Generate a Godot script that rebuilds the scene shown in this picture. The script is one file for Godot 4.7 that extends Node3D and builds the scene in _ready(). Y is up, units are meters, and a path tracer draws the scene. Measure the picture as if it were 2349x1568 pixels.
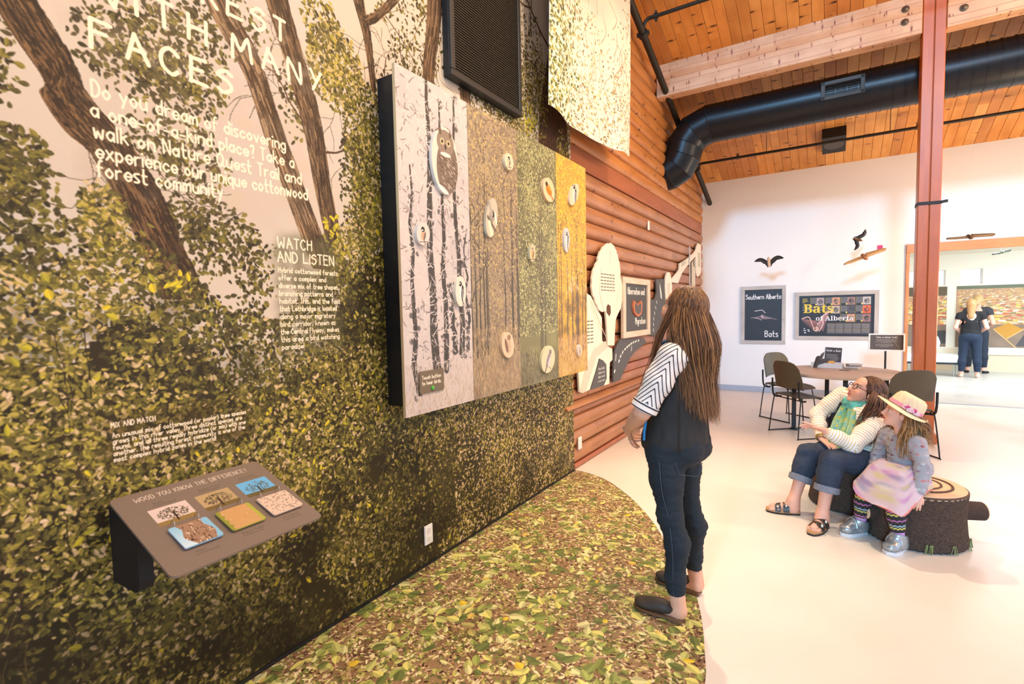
extends Node3D
# A nature-centre hall: forest mural and bird display on the left, log wall, white bat wall, gallery beyond.
const V0 := Vector3.ZERO
var rng := RandomNumberGenerator.new()
var names := {}


# ------------------------------------------------------------------ mesh building
class MB:
	var v := PackedVector3Array()
	var n := PackedVector3Array()
	var uv := PackedVector2Array()
	var c := PackedColorArray()
	var ix := PackedInt32Array()
	var col := Color.WHITE
	var use_col := false

	func vert(p: Vector3, nn: Vector3, t := Vector2.ZERO) -> int:
		v.append(p)
		n.append(nn)
		uv.append(t)
		c.append(col)
		return v.size() - 1

	func tri(a: int, b: int, d: int) -> void:
		# Godot's front faces run clockwise; turn the triangle to agree with its normals
		if (v[d] - v[a]).cross(v[b] - v[a]).dot(n[a] + n[b] + n[d]) < 0.0:
			ix.append_array([a, d, b])
		else:
			ix.append_array([a, b, d])

	func face(pts: Array, nn: Vector3, uvs: Array = []) -> void:
		var first := v.size()
		for i in pts.size():
			vert(pts[i], nn, uvs[i] if uvs else Vector2(pts[i].x + pts[i].z, pts[i].y))
		for i in range(1, pts.size() - 1):
			tri(first, first + i, first + i + 1)

	func quad(a: Vector3, b: Vector3, cc: Vector3, d: Vector3, toward: Vector3, uvs: Array = []) -> void:
		var nn := (b - a).cross(d - a).normalized()
		face([a, b, cc, d], nn if nn.dot(toward) > 0 else -nn, uvs if uvs else [Vector2(0, 1), Vector2(1, 1), Vector2(1, 0), Vector2(0, 0)])

	# chamfered box; long axis of each face takes u
	func box(at: Vector3, size: Vector3, b := Basis.IDENTITY, bev := 0.0, uvs := 1.0, off := Vector2.ZERO) -> void:
		var h := size * 0.5
		bev = minf(bev, minf(h.x, minf(h.y, h.z)) * 0.9)
		var la := size.max_axis_index()
		for ax in 3:
			for s in [-1.0, 1.0]:
				var u := (ax + 1) % 3
				var w := (ax + 2) % 3
				if w == la:
					var t := u
					u = w
					w = t
				var pts := []
				var tx := []
				for q in [[-1, -1], [1, -1], [1, 1], [-1, 1]]:
					var p := Vector3.ZERO
					p[ax] = s * h[ax]
					p[u] = q[0] * (h[u] - bev)
					p[w] = q[1] * (h[w] - bev)
					pts.append(at + b * p)
					tx.append(Vector2(p[u], p[w]) * uvs + off)
				var nn := Vector3.ZERO
				nn[ax] = s
				face(pts, b * nn, tx)
		if bev <= 0.0:
			return
		for ax in 3:
			var u := (ax + 1) % 3
			var w := (ax + 2) % 3
			for su in [-1.0, 1.0]:
				for sw in [-1.0, 1.0]:
					var pts := []
					var tx := []
					for q in [[-1, 0], [1, 0], [1, 1], [-1, 1]]:
						var p := Vector3.ZERO
						p[ax] = q[0] * (h[ax] - bev)
						p[u] = su * (h[u] - (bev if q[1] == 0 else 0.0))
						p[w] = sw * (h[w] - (0.0 if q[1] == 0 else bev))
						pts.append(at + b * p)
						tx.append(Vector2(p[ax], 0.0) * uvs + off)
					var nn := Vector3.ZERO
					nn[u] = su
					nn[w] = sw
					face(pts, b * nn.normalized(), tx)
		for sx in [-1.0, 1.0]:
			for sy in [-1.0, 1.0]:
				for sz in [-1.0, 1.0]:
					var m := Vector3(sx, sy, sz)
					face([at + b * (m * (h - Vector3(0, bev, bev))), at + b * (m * (h - Vector3(bev, 0, bev))), at + b * (m * (h - Vector3(bev, bev, 0)))], b * m.normalized(), [off, off, off])

	func tube(pts: Array, rad, sides := 10, caps := true, flat := Vector2.ONE, closed := false, vlen := 1.0) -> void:
		var m := pts.size()
		var rows := []
		var side := Vector3.ZERO
		var run := 0.0
		for i in m:
			var t: Vector3
			if closed:
				t = (pts[(i + 1) % m] - pts[(i - 1 + m) % m]).normalized()
			else:
				t = (pts[mini(i + 1, m - 1)] - pts[maxi(i - 1, 0)]).normalized()
			if side == Vector3.ZERO:
				side = t.cross(Vector3.UP if absf(t.y) < 0.9 else Vector3.RIGHT).normalized()
			side = (side - t * side.dot(t)).normalized()
			var up := side.cross(t).normalized()
			var r: float = rad if rad is float else rad[i]
			if i > 0:
				run += pts[i].distance_to(pts[i - 1])
			var row := []
			for k in sides + 1:
				var a := TAU * k / sides
				var d := side * cos(a) * flat.x + up * sin(a) * flat.y
				var nn := (side * cos(a) / flat.x + up * sin(a) / flat.y).normalized()
				row.append(vert(pts[i] + d * r, nn, Vector2(float(k) / sides, run * vlen)))
			rows.append(row)
		for i in (m if closed else m - 1):
			for k in sides:
				var r0: Array = rows[i]
				var r1: Array = rows[(i + 1) % m]
				tri(r0[k], r0[k + 1], r1[k + 1])
				tri(r0[k], r1[k + 1], r1[k])
		if caps and not closed:
			for e in [0, m - 1]:
				var nn: Vector3 = (pts[0] - pts[1] if e == 0 else pts[m - 1] - pts[m - 2]).normalized()
				var mid := vert(pts[e], nn)
				var ring := []
				for k in sides:
					ring.append(vert(v[rows[e][k]], nn))
				for k in sides:
					tri(mid, ring[k], ring[(k + 1) % sides])

	# profile: [Vector2(radius, height)], spun about +y of x
	func lathe(prof: Array, segs := 32, x := Transform3D.IDENTITY, rib := 0.0, ribs := 0) -> void:
		var rows := []
		for i in prof.size():
			var a: Vector2 = prof[maxi(i - 1, 0)]
			var b: Vector2 = prof[mini(i + 1, prof.size() - 1)]
			var d := (b - a).normalized()
			var row := []
			for k in segs + 1:
				var an := TAU * k / segs
				var r: float = prof[i].x * (1.0 + rib * cos(an * ribs))
				row.append(vert(x * Vector3(cos(an) * r, prof[i].y, sin(an) * r), (x.basis * Vector3(cos(an) * d.y, -d.x, sin(an) * d.y)).normalized(), Vector2(float(k) / segs, prof[i].y)))
			rows.append(row)
		for i in prof.size() - 1:
			for k in segs:
				tri(rows[i][k], rows[i][k + 1], rows[i + 1][k + 1])
				tri(rows[i][k], rows[i + 1][k + 1], rows[i + 1][k])

	func ell(at: Vector3, r: Vector3, b := Basis.IDENTITY, segs := 14) -> void:
		var half := segs / 2
		var rows := []
		for i in half + 1:
			var p := PI * i / half
			var row := []
			for k in segs + 1:
				var a := TAU * k / segs
				var d := Vector3(sin(p) * cos(a), cos(p), sin(p) * sin(a))
				row.append(vert(at + b * (d * r), (b * (d / r)).normalized(), Vector2(float(k) / segs, float(i) / half)))
			rows.append(row)
		for i in half:
			for k in segs:
				if i > 0:
					tri(rows[i][k], rows[i][k + 1], rows[i + 1][k + 1])
				if i < half - 1 or i == 0:
					tri(rows[i][k], rows[i + 1][k + 1], rows[i + 1][k])
				elif i == half - 1:
					tri(rows[i][k], rows[i][k + 1], rows[i + 1][k])

	# polygon (in the x's xy plane) given thickness along z, from z=0 to z=depth; front face at z=depth
	func slab(poly: PackedVector2Array, depth: float, x := Transform3D.IDENTITY, uvr := Rect2(0, 0, 1, 1)) -> void:
		var t := Geometry2D.triangulate_polygon(poly)
		var zn := x.basis.z.normalized()
		for s in 2:
			var z := depth if s else 0.0
			var nn := zn if s else -zn
			var first := v.size()
			for p in poly:
				vert(x * Vector3(p.x, p.y, z), nn, Vector2((p.x - uvr.position.x) / uvr.size.x, 1.0 - (p.y - uvr.position.y) / uvr.size.y))
			for i in range(0, t.size(), 3):
				tri(first + t[i], first + t[i + 1], first + t[i + 2])
		var cw := Geometry2D.is_polygon_clockwise(poly)
		for i in poly.size():
			var a := poly[i]
			var b := poly[(i + 1) % poly.size()]
			var e := Vector2(b.y - a.y, a.x - b.x).normalized() * (-1.0 if cw else 1.0)
			var nn := (x.basis * Vector3(e.x, e.y, 0)).normalized()
			var u := Vector2((a.x - uvr.position.x) / uvr.size.x, 1.0 - (a.y - uvr.position.y) / uvr.size.y)
			face([x * Vector3(a.x, a.y, 0), x * Vector3(b.x, b.y, 0), x * Vector3(b.x, b.y, depth), x * Vector3(a.x, a.y, depth)], nn, [u, u, u, u])

	# sheet through a grid of points rows[i][j], smooth, with thickness
	func sheet(rows: Array, thick := 0.0) -> void:
		var R := rows.size()
		var C: int = rows[0].size()
		for s in (2 if thick > 0.0 else 1):
			var first := v.size()
			for i in R:
				for j in C:
					var du: Vector3 = rows[i][mini(j + 1, C - 1)] - rows[i][maxi(j - 1, 0)]
					var dv: Vector3 = rows[mini(i + 1, R - 1)][j] - rows[maxi(i - 1, 0)][j]
					var nn := du.cross(dv).normalized() * (-1.0 if s else 1.0)
					vert(rows[i][j] + (nn * thick if s else V0), nn, Vector2(float(j) / (C - 1), float(i) / (R - 1)))
			for i in R - 1:
				for j in C - 1:
					var a := first + i * C + j
					tri(a, a + 1, a + C + 1)
					tri(a, a + C + 1, a + C)
		if thick > 0.0:
			var base := v.size() - 2 * R * C
			var ring := []
			for j in C:
				ring.append(j)
			for i in range(1, R):
				ring.append(i * C + C - 1)
			for j in range(C - 2, -1, -1):
				ring.append((R - 1) * C + j)
			for i in range(R - 2, 0, -1):
				ring.append(i * C)
			for q in ring.size():
				var e0: int = base + ring[q]
				var e1: int = base + ring[(q + 1) % ring.size()]
				var p := [v[e0], v[e1], v[e1 + R * C], v[e0 + R * C]]
				face(p, (p[1] - p[0]).cross(p[3] - p[0]).normalized(), [uv[e0], uv[e1], uv[e1], uv[e0]])


	func add(o: MB) -> void:
		var first := v.size()
		v.append_array(o.v)
		n.append_array(o.n)
		uv.append_array(o.uv)
		c.append_array(o.c)
		for i in o.ix:
			ix.append(first + i)

	func done(shift := Vector3.ZERO) -> ArrayMesh:
		var vv := v
		if shift != Vector3.ZERO:
			for i in vv.size():
				vv[i] -= shift
		var a := []
		a.resize(Mesh.ARRAY_MAX)
		a[Mesh.ARRAY_VERTEX] = vv
		a[Mesh.ARRAY_NORMAL] = n
		a[Mesh.ARRAY_TEX_UV] = uv
		if use_col:
			a[Mesh.ARRAY_COLOR] = c
		a[Mesh.ARRAY_INDEX] = ix
		var m := ArrayMesh.new()
		m.add_surface_from_arrays(Mesh.PRIMITIVE_TRIANGLES, a)
		return m


# ------------------------------------------------------------------ smooth bodies: rounded limbs joined in a distance field, meshed as surface nets
class Blob:
	var prims := []
	var cuts := []

	func cap(a: Vector3, b: Vector3, ra: float, rb: float, k := 0.03) -> void:
		prims.append([0, a, b, ra, rb, k, Basis.IDENTITY])

	func ell(at: Vector3, r: Vector3, b := Basis.IDENTITY, k := 0.03) -> void:
		prims.append([1, at, r, 0.0, 0.0, k, b])

	func chain(pts: Array, rad: Array, k := 0.03) -> void:
		for i in pts.size() - 1:
			cap(pts[i], pts[i + 1], rad[i], rad[i + 1], k)

	func cut(at: Vector3, normal: Vector3, reach := 0.2) -> void:
		cuts.append([at, normal.normalized(), reach])

	func grow(d: float) -> Blob:
		var o := Blob.new()
		for p in prims:
			var q: Array = p.duplicate()
			if q[0] == 0:
				q[3] += d
				q[4] += d
			else:
				q[2] += Vector3(d, d, d)
			o.prims.append(q)
		return o

	func build(cell: float) -> MB:
		var lo := Vector3(1e9, 1e9, 1e9)
		var hi := -lo
		var boxes := []
		for p in prims:
			var a: Vector3
			var b: Vector3
			if p[0] == 0:
				var r := maxf(p[3], p[4]) * Vector3.ONE
				a = p[1].min(p[2]) - r
				b = p[1].max(p[2]) + r
			else:
				var r := Vector3.ONE * maxf(p[2].x, maxf(p[2].y, p[2].z))
				a = p[1] - r
				b = p[1] + r
			boxes.append([a, b])
			lo = lo.min(a)
			hi = hi.max(b)
		lo -= Vector3.ONE * cell * 3
		hi += Vector3.ONE * cell * 3
		var nx := int((hi.x - lo.x) / cell) + 2
		var ny := int((hi.y - lo.y) / cell) + 2
		var nz := int((hi.z - lo.z) / cell) + 2
		var f := PackedFloat32Array()
		f.resize(nx * ny * nz)
		f.fill(10.0)
		for q in prims.size():
			var p: Array = prims[q]
			var k: float = p[5]
			var m := k + cell * 2.0
			var i0 := maxi(0, int((boxes[q][0].x - m - lo.x) / cell))
			var i1 := mini(nx - 1, int((boxes[q][1].x + m - lo.x) / cell) + 1)
			var j0 := maxi(0, int((boxes[q][0].y - m - lo.y) / cell))
			var j1 := mini(ny - 1, int((boxes[q][1].y + m - lo.y) / cell) + 1)
			var k0 := maxi(0, int((boxes[q][0].z - m - lo.z) / cell))
			var k1 := mini(nz - 1, int((boxes[q][1].z + m - lo.z) / cell) + 1)
			var isc: bool = p[0] == 0
			var a: Vector3 = p[1]
			var bv: Vector3 = p[2]
			var ba := bv - a
			var bb := maxf(ba.length_squared(), 1e-9)
			var ra: float = p[3]
			var dr: float = p[4] - ra
			var inv: Basis = p[6].transposed()
			var mr := minf(bv.x, minf(bv.y, bv.z))
			for kk in range(k0, k1 + 1):
				for j in range(j0, j1 + 1):
					var at := (kk * ny + j) * nx
					for i in range(i0, i1 + 1):
						var w := Vector3(lo.x + i * cell, lo.y + j * cell, lo.z + kk * cell) - a
						var d: float
						if isc:
							var t := clampf(w.dot(ba) / bb, 0.0, 1.0)
							d = (w - ba * t).length() - ra - dr * t
						else:
							w = inv * w
							var e := w / bv
							var l := e.length()
							d = l * (l - 1.0) / maxf((e / bv).length(), 1e-6)
							if l < 0.05:
								d = -mr
						var o := f[at + i]
						var h := k - absf(o - d)
						f[at + i] = minf(o, d) - (h * h * 0.25 / k if h > 0.0 else 0.0)
		for u in cuts:
			var at3: Vector3 = u[0]
			var nn: Vector3 = u[1]
			var rr: float = u[2]
			for kk in range(maxi(0, int((at3.z - rr - lo.z) / cell)), mini(nz, int((at3.z + rr - lo.z) / cell) + 1)):
				for j in range(maxi(0, int((at3.y - rr - lo.y) / cell)), mini(ny, int((at3.y + rr - lo.y) / cell) + 1)):
					for i in range(maxi(0, int((at3.x - rr - lo.x) / cell)), mini(nx, int((at3.x + rr - lo.x) / cell) + 1)):
						var w := Vector3(lo.x + i * cell, lo.y + j * cell, lo.z + kk * cell) - at3
						var id := (kk * ny + j) * nx + i
						if w.length() < rr and f[id] < 5.0:
							f[id] = maxf(f[id], w.dot(nn))
		var out := MB.new()
		var ids := {}
		var offs := [0, 1, nx, nx + 1, nx * ny, nx * ny + 1, nx * ny + nx, nx * ny + nx + 1]
		var lim := cell * 2.0
		for kk in nz - 1:
			for j in ny - 1:
				var at := (kk * ny + j) * nx
				for i in nx - 1:
					var f0 := f[at + i]
					if f0 > lim or f0 < -lim:
						continue
					var mask := 0
					for o in 8:
						if f[at + i + offs[o]] < 0.0:
							mask |= 1 << o
					if mask == 0 or mask == 255:
						continue
					var s := Vector3.ZERO
					var cnt := 0
					for e in EDGES:
						var fa := f[at + i + offs[e[0]]]
						var fb := f[at + i + offs[e[1]]]
						if (fa < 0.0) != (fb < 0.0):
							var t := fa / (fa - fb)
							var pa := Vector3(e[0] & 1, (e[0] >> 1) & 1, e[0] >> 2)
							var pb := Vector3(e[1] & 1, (e[1] >> 1) & 1, e[1] >> 2)
							s += pa.lerp(pb, t)
							cnt += 1
					ids[at + i] = out.v.size()
					out.v.append(lo + (Vector3(i, j, kk) + s / cnt) * cell)
		out.n.resize(out.v.size())
		out.uv.resize(out.v.size())
		out.c.resize(out.v.size())
		out.c.fill(Color.WHITE)
		var steps := [1, nx, nx * ny]
		for id in ids:
			var in0 := f[id] < 0.0
			for ax in 3:
				var other: int = id + steps[ax]
				if (f[other] < 0.0) == in0:
					continue
				var u: int = steps[(ax + 1) % 3]
				var w: int = steps[(ax + 2) % 3]
				if not (ids.has(id - u) and ids.has(id - w) and ids.has(id - u - w)):
					continue
				var A: int = ids[id]
				var B: int = ids[id - u]
				var C: int = ids[id - u - w]
				var D: int = ids[id - w]
				if in0:
					out.ix.append_array([A, C, B, A, D, C])
				else:
					out.ix.append_array([A, B, C, A, C, D])
		for i in range(0, out.ix.size(), 3):
			var a := out.ix[i]
			var b := out.ix[i + 1]
			var d := out.ix[i + 2]
			var nn := (out.v[d] - out.v[a]).cross(out.v[b] - out.v[a])
			out.n[a] += nn
			out.n[b] += nn
			out.n[d] += nn
		for i in out.n.size():
			out.n[i] = out.n[i].normalized()
		return out

	const EDGES := [[0, 1], [2, 3], [4, 5], [6, 7], [0, 2], [1, 3], [4, 6], [5, 7], [0, 4], [1, 5], [2, 6], [3, 7]]


# ------------------------------------------------------------------ scene helpers
func numbered(called: String) -> String:
	if not names.has(called):
		names[called] = 0
		return called
	names[called] += 1
	return "%s_%03d" % [called, names[called]]


func tag(o: Node, label: String, category: String, group := "", kind := "") -> void:
	o.set_meta("label", label)
	o.set_meta("category", category)
	if group:
		o.set_meta("group", group)
	if kind:
		o.set_meta("kind", kind)


func thing(called: String, label: String, category: String, at := V0, group := "") -> Node3D:
	var o := Node3D.new()
	o.name = numbered(called)
	o.position = at
	add_child(o)
	tag(o, label, category, group)
	return o


# commits a mesh given in world coordinates as one part of `parent` (or as a top-level thing)
func put(called: String, mb: MB, m: Material, parent: Node3D = self, label := "") -> MeshInstance3D:
	var o := MeshInstance3D.new()
	o.name = numbered(called) if parent == self else called
	o.material_override = m
	var at := V0
	var p: Node = parent
	while p != self:
		at += p.position
		p = p.get_parent()
	o.mesh = mb.done(at)
	parent.add_child(o, true)
	if label:
		o.set_meta("label", label)
	return o


func struct(called: String, mb: MB, m: Material, parent: Node3D = self) -> MeshInstance3D:
	var o := put(called, mb, m, parent)
	if parent == self:
		o.set_meta("kind", "structure")
	return o


func bx(at: Vector3, size: Vector3, bev := 0.0, b := Basis.IDENTITY) -> MB:
	var m := MB.new()
	m.box(at, size, b, bev)
	return m


func span(a: Vector3, b: Vector3, bev := 0.0) -> MB:
	return bx((a + b) / 2, (b - a).abs(), bev)


func rod(pts: Array, r: float, sides := 8) -> MB:
	var m := MB.new()
	m.tube(pts, r, sides)
	return m


func mat(c: Color, rough := 0.7, metal := 0.0, tex: Texture2D = null, spec := 0.5) -> StandardMaterial3D:
	var m := StandardMaterial3D.new()
	m.albedo_color = c
	m.roughness = rough
	m.metallic = metal
	m.metallic_specular = spec
	if tex:
		m.albedo_texture = tex
	return m


func vmat(rough := 0.7) -> StandardMaterial3D:
	var m := mat(Color.WHITE, rough)
	m.vertex_color_use_as_albedo = true
	return m


func c8(r: int, g: int, b: int) -> Color:
	return Color(r / 255.0, g / 255.0, b / 255.0)


func lin(r: int, g: int, b: int) -> Color:
	return c8(r, g, b).srgb_to_linear()


func look(fwd: Vector3, up := Vector3.UP) -> Basis:
	# +z forward, +y up, +x to the left of one who looks along fwd
	var f := fwd.normalized()
	var l := up.cross(f).normalized()
	return Basis(l, f.cross(l).normalized(), f)


func smooth(pts: Array, per := 6, closed := false) -> Array:
	var out := []
	var m := pts.size()
	for i in (m if closed else m - 1):
		var p0 = pts[(i - 1 + m) % m] if closed else pts[maxi(i - 1, 0)]
		var p1 = pts[i]
		var p2 = pts[(i + 1) % m]
		var p3 = pts[(i + 2) % m] if closed else pts[mini(i + 2, m - 1)]
		for k in per:
			var t := float(k) / per
			out.append(0.5 * ((2.0 * p1) + (p2 - p0) * t + (2.0 * p0 - 5.0 * p1 + 4.0 * p2 - p3) * t * t + (3.0 * p1 - p0 - 3.0 * p2 + p3) * t * t * t))
	if not closed:
		out.append(pts[m - 1])
	return out


# ------------------------------------------------------------------ printing: images computed for flat prints, wood, cloth
var brushes := {}


func canvas(w: int, h: int, c: Color) -> Image:
	var im := Image.create(w, h, false, Image.FORMAT_RGBA8)
	im.fill(c)
	return im


func tex(im: Image) -> ImageTexture:
	return ImageTexture.create_from_image(im)


func brush(r: float, c: Color, soft := 0.5) -> Image:
	var key := [snappedf(r, 0.5), c.to_rgba32(), soft]
	if not brushes.has(key):
		var s := maxi(1, int(ceil(r)) * 2 + 1)
		var im := Image.create(s, s, false, Image.FORMAT_RGBA8)
		for y in s:
			for x in s:
				var d := Vector2(x - s / 2, y - s / 2).length() / maxf(r, 0.5)
				var a := clampf((1.0 - d) / maxf(soft, 0.02), 0.0, 1.0)
				im.set_pixel(x, y, Color(c.r, c.g, c.b, c.a * a * a * (3.0 - 2.0 * a)))
		brushes[key] = im
	return brushes[key]


func dab(im: Image, p: Vector2, r: float, c: Color, soft := 0.5) -> void:
	var b := brush(r, c, soft)
	im.blend_rect(b, Rect2i(0, 0, b.get_width(), b.get_height()), Vector2i(int(p.x) - b.get_width() / 2, int(p.y) - b.get_height() / 2))


func stroke(im: Image, pts: Array, r0: float, r1: float, c: Color, soft := 0.4) -> void:
	for i in pts.size() - 1:
		var a: Vector2 = pts[i]
		var b: Vector2 = pts[i + 1]
		var l := a.distance_to(b)
		var d := 0.0
		while d < l:
			var t := (i + d / l) / (pts.size() - 1)
			var r := snappedf(maxf(lerpf(r0, r1, t), 0.7), 0.5)
			dab(im, a.lerp(b, d / l), r, c, soft)
			d += maxf(r * 0.5, 0.7)


# an anti-aliased line
func line(im: Image, a: Vector2, b: Vector2, r: float, c: Color) -> void:
	var w := im.get_width() - 1
	var h := im.get_height() - 1
	var ab := b - a
	var l2 := maxf(ab.length_squared(), 1e-6)
	for y in range(maxi(0, int(minf(a.y, b.y) - r - 1)), mini(h, int(maxf(a.y, b.y) + r + 1)) + 1):
		for x in range(maxi(0, int(minf(a.x, b.x) - r - 1)), mini(w, int(maxf(a.x, b.x) + r + 1)) + 1):
			var q := Vector2(x, y) - a
			var al := clampf(r + 0.5 - (q - ab * clampf(q.dot(ab) / l2, 0.0, 1.0)).length(), 0.0, 1.0) * c.a
			if al > 0.0:
				var o := im.get_pixel(x, y)
				im.set_pixel(x, y, Color(lerpf(o.r, c.r, al), lerpf(o.g, c.g, al), lerpf(o.b, c.b, al), 1.0))


func oval(im: Image, at: Vector2, r: Vector2, turn: float, c: Color) -> void:
	var m := maxf(r.x, r.y)
	for y in range(maxi(0, int(at.y - m)), mini(im.get_height() - 1, int(at.y + m + 1)) + 1):
		for x in range(maxi(0, int(at.x - m)), mini(im.get_width() - 1, int(at.x + m + 1)) + 1):
			var q := (Vector2(x, y) - at).rotated(-turn) / r
			var al := clampf((1.0 - q.length()) * minf(r.x, r.y), 0.0, 1.0) * c.a
			if al > 0.0:
				var o := im.get_pixel(x, y)
				im.set_pixel(x, y, Color(lerpf(o.r, c.r, al), lerpf(o.g, c.g, al), lerpf(o.b, c.b, al), 1.0))


# hand-drawn letters: strokes of digit pairs xy; baseline y=2, x-height 6, capitals 9
const PEN := {
	"A": "022952 1545", "B": "0902 0939483606 0636443202", "C": "482907042243", "D": "0902 092947442202", "E": "0902 0949 0636 0242", "F": "0902 0949 0636",
	"G": "4829070422424525", "H": "0902 4942 0646", "I": "0902", "J": "39331203", "K": "0902 4905 1642", "L": "090242", "M": "0209254952", "N": "02094249",
	"O": "29070422444729", "P": "0902 0939473505", "Q": "29070422444729 3452", "R": "0902 0939473505 2542", "S": "48290736442203", "T": "0949 2922", "U": "0904224449",
	"V": "092249", "W": "0912365269", "X": "0942 4902", "Y": "0926 4912", "Z": "09490242",
	"a": "4526042244 4642", "b": "0902 0526442203", "c": "4526042243", "d": "4942 4526042243", "e": "04444526042243", "f": "39291712 0636", "g": "4526042243 46412001",
	"h": "0902 05264542", "i": "0602 08", "j": "161100 18", "k": "0902 3604 1542", "l": "0902", "m": "0602 05162522 25465552", "n": "0602 05264542", "o": "2604224426",
	"p": "0600 0526442203", "q": "4526042243 4640", "r": "0602 052636", "s": "361605332202", "t": "19132232 0636", "u": "06032243 4642", "v": "062246", "w": "0612254256",
	"x": "0642 4602", "y": "0623 4610", "z": "06460242", ".": "02", ",": "1301", "!": "0904 02", "?": "0829382524 22", "-": "0434", "(": "29050320", ")": "09252300", "'": "0907",
}


func pen_width(t: String, gap := 2.0) -> float:
	var w := 0.0
	for ch in t:
		if ch == " ":
			w += 4.0
			continue
		var m := 0
		for s in PEN.get(ch, "02").split(" "):
			for i in range(0, s.length(), 2):
				m = maxi(m, s[i].to_int())
		w += m + gap
	return w - gap


# writes t on im from `at` (left end of the baseline); cap: height of capitals; width: fitted if above 0
func pen(im: Image, t: String, at: Vector2, cap: float, r: float, c: Color, width := 0.0, wob := 0.0, gap := 2.0, dir := Vector2.RIGHT) -> void:
	var sy := cap / 7.0
	var sx := sy * 0.9
	if width > 0.0:
		sx = width / pen_width(t, gap)
	var up := Vector2(dir.y, -dir.x)
	var x := 0.0
	for ch in t:
		if ch == " ":
			x += 4.0
			continue
		var m := 0
		var dy := rng.randf_range(-wob, wob)
		for s in PEN.get(ch, "02").split(" "):
			var pts := []
			for i in range(0, s.length(), 2):
				var gx: int = s[i].to_int()
				var gy: int = s[i + 1].to_int()
				m = maxi(m, gx)
				pts.append(at + dir * (x + gx + rng.randf_range(-wob, wob)) * sx + up * (gy - 2 + dy + rng.randf_range(-wob, wob)) * sy)
			if pts.size() == 1:
				line(im, pts[0], pts[0] + Vector2(0.3, 0), r * 1.2, c)
				continue
			if pts.size() > 3:
				pts = smooth(pts, 3)
			for i in pts.size() - 1:
				line(im, pts[i], pts[i + 1], r, c)
		x += m + gap


# rows of tiny print that cannot be read
func greek(im: Image, at: Vector2, w: float, rows: int, pitch: float, r: float, c: Color, centre := false) -> void:
	for k in rows:
		var x := 0.0
		var wide := w * (rng.randf_range(0.75, 1.0) if k < rows - 1 else 0.4)
		var x0 := (w - wide) / 2 if centre else 0.0
		while x < wide:
			var l := minf(rng.randf_range(2.0, 6.0) * pitch * 0.35, wide - x)
			line(im, at + Vector2(x0 + x, k * pitch), at + Vector2(x0 + x + l, k * pitch), r, c)
			x += l + pitch * 0.35


# leaf-shaped sprite: pointed oval at an angle, with a lighter rib
func leaf(len: float, wide: float, turn: float, c: Color, rib := 0.0) -> Image:
	var s := int(len) + 3
	var im := Image.create(s, s, false, Image.FORMAT_RGBA8)
	for y in s:
		for x in s:
			var q := (Vector2(x, y) - Vector2(s, s) / 2).rotated(-turn)
			var t := q.x / len + 0.5
			if t < 0.0 or t > 1.0:
				continue
			var hw := wide * 0.5 * pow(sin(PI * pow(t, 0.75)), 0.8)
			var a := clampf(hw - absf(q.y) + 0.5, 0.0, 1.0)
			if a > 0.0:
				var k := 1.0 + rib * (clampf(1.2 - absf(q.y), 0.0, 1.0) + 0.5 * signf(q.y))
				im.set_pixel(x, y, Color(minf(c.r * k, 1), minf(c.g * k, 1), minf(c.b * k, 1), a * c.a))
	return im


func leaves(cols: Array, lens: Array, turns := 10, rib := 0.12, wide := 0.55) -> Array:
	var out := []
	for c in cols:
		for l in lens:
			for k in turns:
				out.append(leaf(l, l * wide * rng.randf_range(0.7, 1.2), TAU * k / turns + rng.randf(), c, rib))
	return out


func strew(im: Image, kinds: Array, p: Vector2) -> void:
	var b: Image = kinds[rng.randi() % kinds.size()]
	im.blend_rect(b, Rect2i(0, 0, b.get_width(), b.get_height()), Vector2i(int(p.x) - b.get_width() / 2, int(p.y) - b.get_height() / 2))


# grained timber, grain along x; tones from dark to light
func timber(w: int, h: int, dark: Color, light: Color, knots: int, knot: Color, sd: int, streak := 0.5) -> Image:
	var nz := FastNoiseLite.new()
	nz.seed = sd
	nz.frequency = 0.05
	var a := nz.get_image(maxi(8, w / 24), h, false, false, true)
	a.resize(w, h, Image.INTERPOLATE_CUBIC)
	nz.frequency = 0.012
	nz.seed = sd + 7
	var b := nz.get_image(maxi(8, w / 4), h, false, false, true)
	b.resize(w, h, Image.INTERPOLATE_CUBIC)
	a.convert(Image.FORMAT_L8)
	b.convert(Image.FORMAT_L8)
	var da := a.get_data()
	var db := b.get_data()
	var out := PackedByteArray()
	out.resize(w * h * 4)
	for i in w * h:
		var t := clampf((da[i] * streak + db[i] * (1.0 - streak)) / 255.0, 0.0, 1.0)
		out[i * 4] = int(lerpf(dark.r8, light.r8, t))
		out[i * 4 + 1] = int(lerpf(dark.g8, light.g8, t))
		out[i * 4 + 2] = int(lerpf(dark.b8, light.b8, t))
		out[i * 4 + 3] = 255
	var im := Image.create_from_data(w, h, false, Image.FORMAT_RGBA8, out)
	for k in knots:
		var p := Vector2(rng.randf() * w, rng.randf() * h)
		var r := rng.randf_range(2.0, 6.5)
		dab(im, p, r * 3.0, Color(knot.r, knot.g, knot.b, 0.28), 1.0)
		oval(im, p, Vector2(r * 1.35, r), rng.randf_range(-0.4, 0.4), Color(knot.r, knot.g, knot.b, 0.85))
		oval(im, p, Vector2(r * 0.6, r * 0.4), 0.0, Color(knot.r * 0.5, knot.g * 0.5, knot.b * 0.5, 0.9))
	return im


# ------------------------------------------------------------------ the scene
func _ready() -> void:
	rng.seed = 41
	view_and_light()
	materials()
	room()
	log_wall()
	ceiling_and_beam()
	mural()
	floor_graphic()
	bird_display()
	wall_fittings()
	reader_rail()
	migration_exhibit()
	ducts_and_pipes()
	bat_wall()
	table_and_chairs()
	poufs()
	gallery()
	people()


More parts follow.
